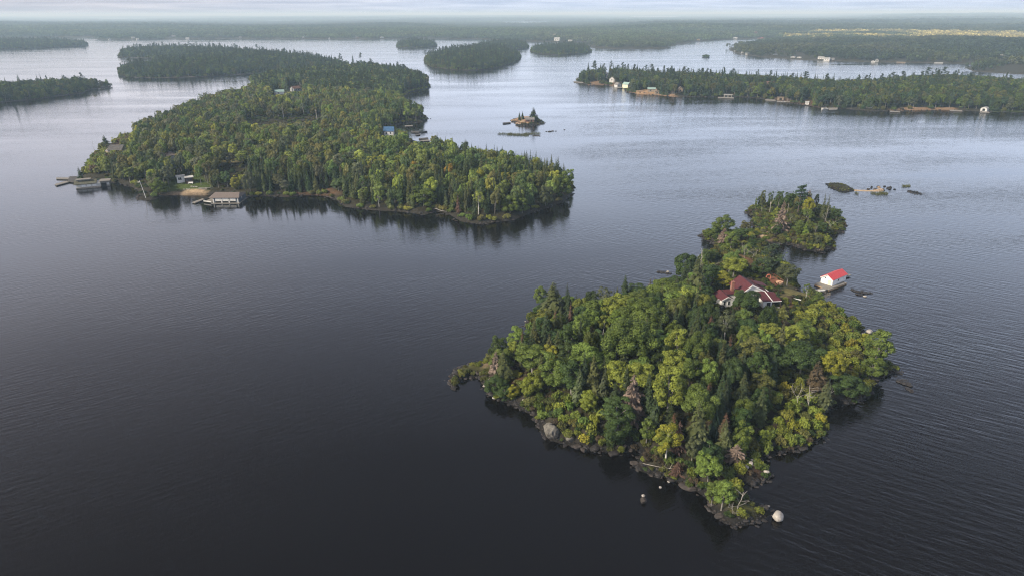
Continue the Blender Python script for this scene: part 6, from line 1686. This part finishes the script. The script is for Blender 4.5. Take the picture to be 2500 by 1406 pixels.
dock('small dock finger below the back bay dock', [(1014, 328), (1016, 331), (1026, 330), (1025, 327)], .4, .6, M['wet_wood'])
dock('upper of the two docks near the back shore of the big island', [(1022, 338), (1024, 341), (1046, 339), (1045, 336)], .4, .6, M['wet_wood'])
dock('lower of the two docks near the back shore of the big island', [(1026, 343), (1027, 346), (1049, 344), (1048, 341)], .4, .6)
dock('low dock along the rocks of the back bay', [(988, 307), (990, 309), (1008, 308), (1007, 306)], .4, .5)
def boat(label, px, py, L, yaw, canopy=False):
    p = G(px, py); t = empty('motorboat', (p[0], p[1], 0), yaw); tag(t, label, 'boat')
    w = MB(); n = 8; sec = []
    for i in range(n + 1):
        s = i / n; b = .95 * (1 - max(0, (s - .5) / .5) ** 2.2) + .03; x = (s - .5) * L
        sec.append([(x, -b, .75 + .25 * s), (x, -b * .7, .05), (x, b * .7, .05), (x, b, .75 + .25 * s)])
    for i in range(n):
        for j in range(3): w.poly([sec[i][j], sec[i + 1][j], sec[i + 1][j + 1], sec[i][j + 1]])
        w.poly([sec[i][0], sec[i][3], sec[i + 1][3], sec[i + 1][0]])
    w.poly(sec[0]); w.build('hull', M['wet_wood'] if canopy else M['white'], t)
    w = MB(); w.box((-.1 * L, 0, 1.25), (L * .3, 1.3, .5)); w.build('windscreen', M['glass'], t)
    if canopy:
        w = MB(); w.slab([(-.45 * L, -.95, 2.0), (0, -.95, 2.5), (0, .95, 2.5), (-.45 * L, .95, 2.0)], .1); w.slab([(.003, -.95, 2.5), (.22 * L, -.95, 1.8), (.22 * L, .95, 1.8), (.003, .95, 2.5)], .1); w.build('canopy', M['dark_wall'], t)
        for sx in (-.4, .18):
            for sy in (-.85, .85): w = MB(); w.tube([(sx * L, sy, .85), (sx * L, sy, 2.0)], [.05, .05], 4); w.build('post', M['wet_wood'], t)
    return t
boat('dark motorboat under a canopy at the back bay dock', 1033, 323.5, 7.0, .15, True)
for i, (px, py, lab) in enumerate([(535, 298, 'left'), (669, 289, 'middle'), (775, 298, 'right')]):
    p = spot('big', px, py); t = empty('utility_pole', tuple(p)); tag(t, f'{lab} one of three pale utility poles in the big island clearing', 'pole', 'utility poles in the clearing')
    w = MB(); w.tube([(0, 0, -.5), (-.4, 0, 9.5 if i != 1 else 6.0)], [.28, .22], 6); w.build('pole', M['dead_wood'], t)
    w = MB(); w.box((-.36, -.2, (9.5 if i != 1 else 6.0) - .6), (1.6, .12, .14)); w.build('crossarm', M['dead_wood'], t)
p = spot('big', 1076, 518); w = MB()
w.tube([(-3, .6, 1.4), (-1.5, .2, 1.0), (0, -.4, .5), (1.6, -.8, .35), (3, -1.2, .3)], [.2, .18, .16, .12, .05], 5); w.tube([(-1.5, .2, 1.0), (-1.9, .1, 2.0), (-2.6, 0, 2.6)], [.12, .08, .03], 4)
tag(w.build('fallen_tree', M['dead_wood'], None, tuple(p)), 'white fallen tree trunk at the waterline of the big island', 'fallen tree')
for (px, py, lab, dx, dy, L, z0) in [(2022, 972, 'white fallen trunk leaning over the east shore', 6.0, 3.0, 1, 1.5), (1610, 1148, 'thin bare fallen trunk across the front point', 7.5, -3.2, 1, .6), (1560, 478, 'x', 0, 0, 0, 0)]:
    if not L: continue
    p = spot('near', px, py); w = MB()
    w.tube([(-dx / 2, -dy / 2, .3), (0, 0, z0 * .7), (dx / 2, dy / 2, z0 * 1.6)], [.07, .055, .025], 5)
    for k in (.1, .25, .35): w.tube([(dx * k, dy * k, z0 * (.7 + k)), (dx * (k + .12), dy * k + 1.0, z0 + .8)], [.05, .02], 4)
    tag(w.build('fallen_tree', M['dead_wood'], None, tuple(p)), lab, 'fallen tree')
# hut and dock on the bare rock islet
cottage('hut', 'low red brown hut with a grey roof on the bare rock islet', 'tiny', 1293, 297.5, 7.5, 5.5, 1.9, 1.4, 'gable', M['redbrown'], M['grey_roof'], .1, 'x', wins=[('f', 2.2, .6, .9, .8)], doors=[('f', 5.2, 0, 1.0, 1.7, M['dark'])], cat='hut', zoff=.15)
dock('dark narrow dock reaching out from the bare rock islet', [(1227, 300), (1228, 302.5), (1247, 300.5), (1246, 298.5)], .4, .7, M['wet_wood'])
for i, (px, py, s, lab) in enumerate([(1252, 296, 3.2, 'tan rock face at the dock end of the bare islet'), (1264, 303, 4.0, 'tan sloping rock at the front of the bare islet'), (1276, 300, 4.2, 'pale tan slab in the middle of the bare islet'), (1268, 307, 2.6, 'tan rock at the waterline of the bare islet')]):
    boulder('boulder', 'tiny', px, py, s, M['rock_tan'], lab, 560 + i, .45, sx=1.3, sink=.15, yaw=i)

# cottages along the right-hand island
K = 'cottage'
cottage('cottage', 'white cottage high in the trees near the western end of the cottage shore', K, 1478, 199, 9, 7, 4.5, 3.0, 'gable', M['far_white'], M['grey_roof'], .5, 'y', wins=[('f', 3, 1.5, 1.6, 1.6), ('f', 6, 1.5, 1.6, 1.6)], zoff=2)
cottage('cottage', 'pale cottage half hidden right of the high white cottage', K, 1495, 203, 7, 6, 3.4, 2.4, 'gable', M['far_white'], M['grey_roof'], -.3, 'y', wins=[('f', 3.5, 1.2, 1.6, 1.4)], zoff=1)
cottage('boathouse', 'white boathouse with a grey gable roof on the cottage shore', K, 1508, 213, 6, 8, 2.8, 2.4, 'gable', M['far_white'], M['grey_roof'], .55, 'y', doors=[('f', 3, 0, 3.2, 2.4, M['far_pale'])], cat='boathouse', zoff=.3)
cottage('boathouse', 'yellow boathouse with a grey green gable roof on the cottage shore', K, 1530, 214, 6, 10, 3.4, 2.6, 'gable', M['cream'], M['green_roof'], .75, 'y', wins=[('f', 3, 2.2, 1.2, 1.2)], cat='boathouse', zoff=.3)
cottage('cabin', 'tan cabin on the rocks under a green metal roof', K, 1590, 228, 9, 6, 3.0, 1.6, 'gable', M['far_tan'], M['green_roof'], .1, 'x', wins=[('f', 3, .8, 1.6, 1.3)], cat='cabin', zoff=.4)
cottage('shed', 'tan block shed on the rocks right of the green roofed cabin', K, 1603, 231, 5, 5, 3.6, .3, 'flat', M['far_tan'], M['far_tan'], .2, wins=[('f', 2.5, 1.2, 1.4, 1.4)], cat='shed')
cottage('shed', 'orange tan shed low on the rocks left of the green roofed cabin', K, 1562, 229, 8, 5, 2.2, .3, 'flat', M['tan_wood'], M['tan_wood'], .1, wins=[('f', 4, .6, 1.6, 1.0)], cat='shed')
cottage('cabin', 'tan cabin between birches right of the bedrock shore', K, 1660, 228, 5, 5, 3.4, 2.2, 'gable', M['far_tan'], M['brown_roof'], .2, 'y', wins=[('f', 2.5, 1, 1.4, 1.4)], cat='cabin', zoff=.8)
cottage('boathouse', 'flat roofed pale boathouse at the middle of the cottage shore', K, 1777, 238, 9, 6, 2.6, .3, 'flat', M['grey_wood'], M['far_pale'], 0, doors=[('f', 2.5, 0, 2.8, 2.0, M['dark']), ('f', 6.5, 0, 2.8, 2.0, M['dark'])], cat='boathouse', zoff=.2)
cottage('cottage', 'cottage with a pale green roof in the trees above the cottage shore', K, 1828, 227, 9, 7, 3.0, 2.2, 'gable', M['far_pale'], M['green_roof'], .15, 'x', wins=[('f', 3, .9, 1.6, 1.3), ('f', 6, .9, 1.6, 1.3)], zoff=1.5)
cottage('cottage', 'red brown cottage in the trees above the cottage shore docks', K, 1877, 227, 9, 7, 4.0, 2.0, 'gable', M['redbrown'], M['redbrown'], -.1, 'x', wins=[('f', 3, 1.2, 1.6, 1.6), ('f', 6, 1.2, 1.6, 1.6)], zoff=1.5)
cottage('boathouse', 'tan boathouse at the docks below the red brown cottage', K, 1905, 245, 6, 5, 2.6, .3, 'flat', M['far_tan'], M['far_tan'], .1, doors=[('f', 3, 0, 2.6, 1.9, M['dark'])], cat='boathouse', zoff=.3)
cottage('shed', 'small white shed at the water between two dock clusters', K, 1970, 256, 3.6, 3, 2.2, .9, 'gable', M['far_white'], M['far_pale'], 0, 'x', wins=[('f', 1.8, .8, .9, .8)], cat='shed', zoff=.2)
cottage('cottage', 'tan and white cottage behind the plank docks on the cottage shore', K, 2046, 255, 9, 7, 3.0, 2.4, 'gable', M['far_tan'], M['brown_roof'], .5, 'y', wins=[('f', 3, .9, 1.6, 1.4), ('f', 6, .9, 1.6, 1.4)], zoff=1)
cottage('shed', 'tan shed at the fallen trunk on the cottage shore', K, 2124, 268, 4.5, 4, 2.2, 1.2, 'gable', M['far_pale'], M['grey_wood'], .3, 'x', wins=[('f', 2.2, .8, 1, .9)], cat='shed', zoff=.2)
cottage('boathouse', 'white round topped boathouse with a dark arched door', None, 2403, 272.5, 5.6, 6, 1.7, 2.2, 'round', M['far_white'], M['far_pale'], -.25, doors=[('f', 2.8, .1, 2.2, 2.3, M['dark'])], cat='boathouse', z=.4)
cottage('cottage', 'low tan cottage in the trees at the right end of the cottage shore', K, 2478, 264, 8, 6, 2.4, 1.2, 'gable', M['far_tan'], M['brown_roof'], 0, 'x', wins=[('f', 4, .8, 1.6, 1.0)], zoff=.6)
for lab, q in [('dock with a dark shed end at the western tip of the cottage shore', [(1400, 199), (1402, 201), (1424, 203), (1424, 201)]), ('dock below the white boathouse on the cottage shore', [(1506, 213.5), (1508, 216), (1522, 214.5), (1520, 212.5)]), ('low dock under the flat roofed boathouse', [(1752, 237.5), (1754, 239.5), (1792, 240.5), (1790, 238)]),
               ('left dock below the red brown cottage', [(1868, 243), (1870, 245.5), (1894, 246.5), (1892, 244)]), ('right dock below the red brown cottage', [(1896, 247), (1898, 249.5), (1934, 250), (1932, 248)]), ('left plank dock in the cluster by the tan and white cottage', [(2005, 263), (2007, 266), (2020, 264.5), (2018, 262)]), ('broad plank dock in front of the tan and white cottage', [(2022, 264), (2024, 269), (2044, 268), (2046, 263)]),
               ('dock beside the beach on the cottage shore', [(2318, 268.5), (2320, 271), (2350, 272), (2348, 269.5)]), ('pale dock at the left end of the cottage shore beach', [(2172, 271), (2174, 273.5), (2198, 274), (2196, 272)]), ('low landing around the round topped boathouse', [(2392, 273), (2394, 275), (2416, 275.5), (2414, 273)])]:
    dock(lab, q, .5, .8)
boat('white boat beside the dock of the red brown cottage', 1912, 250.5, 7, .1)
boat('white boat moored at the plank docks', 2014, 268, 7, .2)

# far cottages on the mainland shore
FARC = [  # pixel of the foot, width, wall height, wall, roof, label
 (1795, 128, 9, 3, 'offwhite', 'grey_roof', 'grey white cottage at the tip of the far right peninsula'), (1812, 132, 9, 3.4, 'white', 'grey_roof', 'white cottage behind the tip of the far right peninsula'), (1823, 134.5, 8, 3, 'white', 'offwhite', 'white boathouse near the tip of the far right peninsula'),
 (1892, 139, 12, 2.8, 'offwhite', 'grey_roof', 'long pale boathouse left of the tall white gabled house'), (1910, 128, 10, 4, 'white', 'green_roof', 'pale cottage in the trees left of the tall white gabled house'), (1948, 133, 13, 5, 'white', 'grey_roof', 'tall white gabled house on the far right peninsula'), (1959, 134, 7, 6, 'white', 'grey_roof', 'narrow white gabled house beside the tall one'),
 (1936, 144, 14, 2.6, 'offwhite', 'grey_roof', 'left grey boathouse below the tall gabled house'), (1951, 145, 14, 2.6, 'offwhite', 'grey_roof', 'right grey boathouse below the tall gabled house'), (2004, 147.5, 17, 4.0, 'white', 'white', 'bright white boathouse on the far right shore, left of a pair'), (2019, 149, 17, 4.0, 'white', 'white', 'bright white boathouse on the far right shore, right of a pair'),
 (2032, 149, 9, 3, 'offwhite', 'grey_roof', 'small grey boathouse right of the bright white pair'), (2131, 153, 10, 3, 'white', 'grey_roof', 'white cottage at the shore right of the bright white pair'), (2140, 152.5, 9, 4, 'offwhite', 'grey_roof', 'second white cottage at the shore right of the bright white pair'), (2142, 131, 14, 4.5, 'offwhite', 'grey_roof', 'pale cottage on the slope above the white shore cottages'),
 (2200, 154, 22, 1.2, 'tan_wall', 'tan_wall', 'low tan landing on the far right shore'), (2291, 155.5, 20, 1.6, 'offwhite', 'offwhite', 'low white landing near the right inlet'), (2438, 148, 16, 4, 'white', 'white', 'white house beside the road at the right edge'), (2446, 149.5, 9, 4, 'white', 'grey_roof', 'smaller white house beside the road at the right edge'), (2438, 130, 7, 4, 'white', 'white', 'small white hut above the road at the right edge'),
 (2474, 160, 13, 3.5, 'white', 'white', 'left of two white boat sheds behind the right inlet'), (2492, 161, 13, 3.5, 'white', 'white', 'right of two white boat sheds behind the right inlet'), (2385, 112, 26, 5, 'offwhite', 'grey_roof', 'long pale building below the sun-tinted woods'), (1996, 106, 22, 4, 'green_roof', 'green_roof', 'pale green roofed building in the right woods'), (1957, 97, 12, 5, 'white', 'white', 'white cottage at the end of the far narrow bay'),
 (268, 98.5, 12, 4, 'white', 'white', 'white cottage on the left far point'), (326, 97, 18, 5, 'white', 'offwhite', 'white shore cottage left of the far bay'), (336, 98, 14, 5, 'white', 'offwhite', 'white shore cottage right beside the far left one'), (425, 94.5, 20, 4, 'offwhite', 'grey_roof', 'pale far shore building behind the long pine island'), (458, 96, 20, 3.5, 'white', 'white', 'low white far shore building behind the long pine island'),
 (587, 95, 16, 4, 'offwhite', 'grey_roof', 'pale far shore cottage left of the middle'), (721, 92, 16, 4, 'white', 'white', 'white cottage above the far shore, in the middle'), (741, 95, 9, 5, 'white', 'offwhite', 'small white cottage on the far shore, in the middle'), (804, 96, 9, 5, 'white', 'white', 'white cottage on the far middle shore'), (812, 91, 10, 4, 'white', 'grey_roof', 'white cottage above the far middle shore'), (872, 96, 16, 4, 'redbrown', 'grey_roof', 'red brown far shore cottage left of the dot island'), (892, 87, 11, 5, 'offwhite', 'grey_roof', 'grey cottage up the far slope left of the dot island'), (933, 95.5, 20, 5, 'white', 'white', 'bright white cottage on the far shore left of the dot island'),
 (1350, 96, 34, 6, 'tan_wall', 'tan_wall', 'pinkish building behind the flat pine island'), (1360, 102.5, 28, 9, 'white', 'offwhite', 'large white building behind the flat pine island'), (1392, 104, 20, 4, 'white', 'white', 'white lakeside building right of the large one'), (1427, 103, 24, 5, 'white', 'white', 'long white lakeside building at the head of the bay'), (1438, 103, 8, 6, 'white', 'white', 'white hut at the right end of the lakeside buildings'),
 (1680, 90, 11, 6, 'white', 'white', 'bright white hut on the slope left of the narrow bay'), (1674, 88, 12, 7, 'offwhite', 'grey_roof', 'pale house beside the bright white hut on the slope'), (1705, 101, 16, 4, 'tan_wall', 'tan_wall', 'tan cottage on the left bank of the far narrow bay'), (1795, 96, 22, 4, 'white', 'white', 'long white boathouse by the far narrow bay'), (1844, 91, 18, 8, 'redbrown', 'redbrown', 'red house above the far narrow bay'), (1858, 96, 34, 4, 'redbrown', 'red', 'long red roofed building on the far narrow bay'),
]
for (px, py, wd, hh, wm, rm, lab) in FARC:
    wd, hh = wd * .66, hh * .7; wm = {'white': 'far_white', 'offwhite': 'far_pale', 'tan_wall': 'far_tan'}.get(wm, wm); rm = {'white': 'far_pale', 'offwhite': 'far_pale', 'tan_wall': 'far_tan'}.get(rm, rm)
    p = spot('main', px, py)
    gab = 'tall' in lab or 'narrow' in lab or 'white cottage' in lab
    cottage('house' if 'house' in lab.split() else ('boathouse' if 'boathouse' in lab else 'cottage'), lab, None, px, py, wd, wd * .7, hh, hh * .7, 'gable', M[wm], M[rm], random.uniform(-.3, .3), 'y' if gab else 'x', wins=[('f', wd * .3, hh * .3, wd * .16, hh * .4), ('f', wd * .7, hh * .3, wd * .16, hh * .4)] if hh > 2 else (), cat='house' if 'house' in lab.split() else ('boathouse' if 'boathouse' in lab else 'cottage'), z=p[2])
    c_ = COL.objects[-1] if False else None
    d = np.linalg.norm(p[:2]); q = -p[:2] / d
    MAIN_CLEAR.append((p[0], p[1], wd * .7 + 3, q[0], q[1], min(90, d * 13 / 80)))
for (px, py, lab) in [(700, 184, 'left white cottage among the pines beyond the far neck'), (688, 186, 'second white cottage among the pines beyond the far neck')]:
    cottage('cottage', lab, 'long', px, py, 9, 7, 3, 2, 'gable', M['white'], M['offwhite'], .1, 'x', wins=[('f', 3, .9, 1.6, 1.3)], zoff=1)

# ------------------------------------------------------------------ mainland forest
X, K_, h, sd = FARP['X'], FARP['K'], FARP['h'], FARP['sd']
D = np.hypot(X[:, 0], X[:, 1])
ok = (sd > np.where(D < 3500, 13, 30)) & (h > 0)
for (x, y, r, dx, dy, L) in MAIN_CLEAR:
    rel_ = X - [x, y]; t = np.clip(rel_ @ [dx, dy], 0, L)
    dist = np.hypot(rel_[:, 0] - t * dx, rel_[:, 1] - t * dy)
    ok &= dist > r + 13
X, K_, h, D = X[ok], K_[ok], h[ok], D[ok]
g = np.random.default_rng(78); m = len(X)
PX = np.array([project((x, y, z + 12)) for (x, y), z in zip(X, h)])
n1 = fbm(X[:, 0] / 420, X[:, 1] / 420, 60, 4); n2 = fbm(X[:, 0] / 120, X[:, 1] / 120, 61, 3)
dkc, gc, oc = np.array(PAL['spruce']), np.array((.062, .084, .026)), np.array((.085, .080, .034))
t1 = smooth(.35, .62, n1 * .6 + n2 * .4)[:, None]
n3 = fbm(X[:, 0] / 1500, X[:, 1] / 900, 63, 3)
col = (dkc + (gc - dkc) * t1) * (.62 + .8 * smooth(.3, .7, n3))[:, None]; col = col + (oc - col) * (smooth(.45, .7, n2) * .5)[:, None]
sun_paint = np.array([.42, .365, .14])  # patch of sunlight on the far woods, put into the tree colour
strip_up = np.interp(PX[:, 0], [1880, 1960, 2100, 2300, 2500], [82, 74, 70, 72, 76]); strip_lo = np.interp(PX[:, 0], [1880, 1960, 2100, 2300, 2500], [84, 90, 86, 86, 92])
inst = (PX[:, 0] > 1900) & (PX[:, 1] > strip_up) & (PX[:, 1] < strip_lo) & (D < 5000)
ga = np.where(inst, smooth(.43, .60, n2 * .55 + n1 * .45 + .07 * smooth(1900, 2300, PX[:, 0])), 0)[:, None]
col = col + (sun_paint - col) * ga
col *= g.uniform(.6, 1.35, (m, 1))
zs = np.where(K_ > 1, K_ ** .25, 1.0)
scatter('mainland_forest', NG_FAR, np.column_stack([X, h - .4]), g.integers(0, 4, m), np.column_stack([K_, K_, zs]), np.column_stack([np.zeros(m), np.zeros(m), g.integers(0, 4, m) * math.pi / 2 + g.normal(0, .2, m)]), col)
print('mainland patches', m)

# ------------------------------------------------------------------ haze
hm, nt, o = new_mat('haze_air')
v = nt.nodes.new('ShaderNodeVolumePrincipled')
v.inputs['Color'].default_value = (.60, .82, 1.0, 1)
v.inputs['Density'].default_value = HAZE_DENSITY
v.inputs['Absorption Color'].default_value = (.44, .50, .92, 1)
v.inputs['Anisotropy'].default_value = 0.0
nt.links.new(v.outputs[0], o.inputs['Volume'])
hb = MB(); hb.box((0, 30300, 57.0), (122000, 61800, 124.0))
tag(hb.build('haze', hm), kind='stuff')
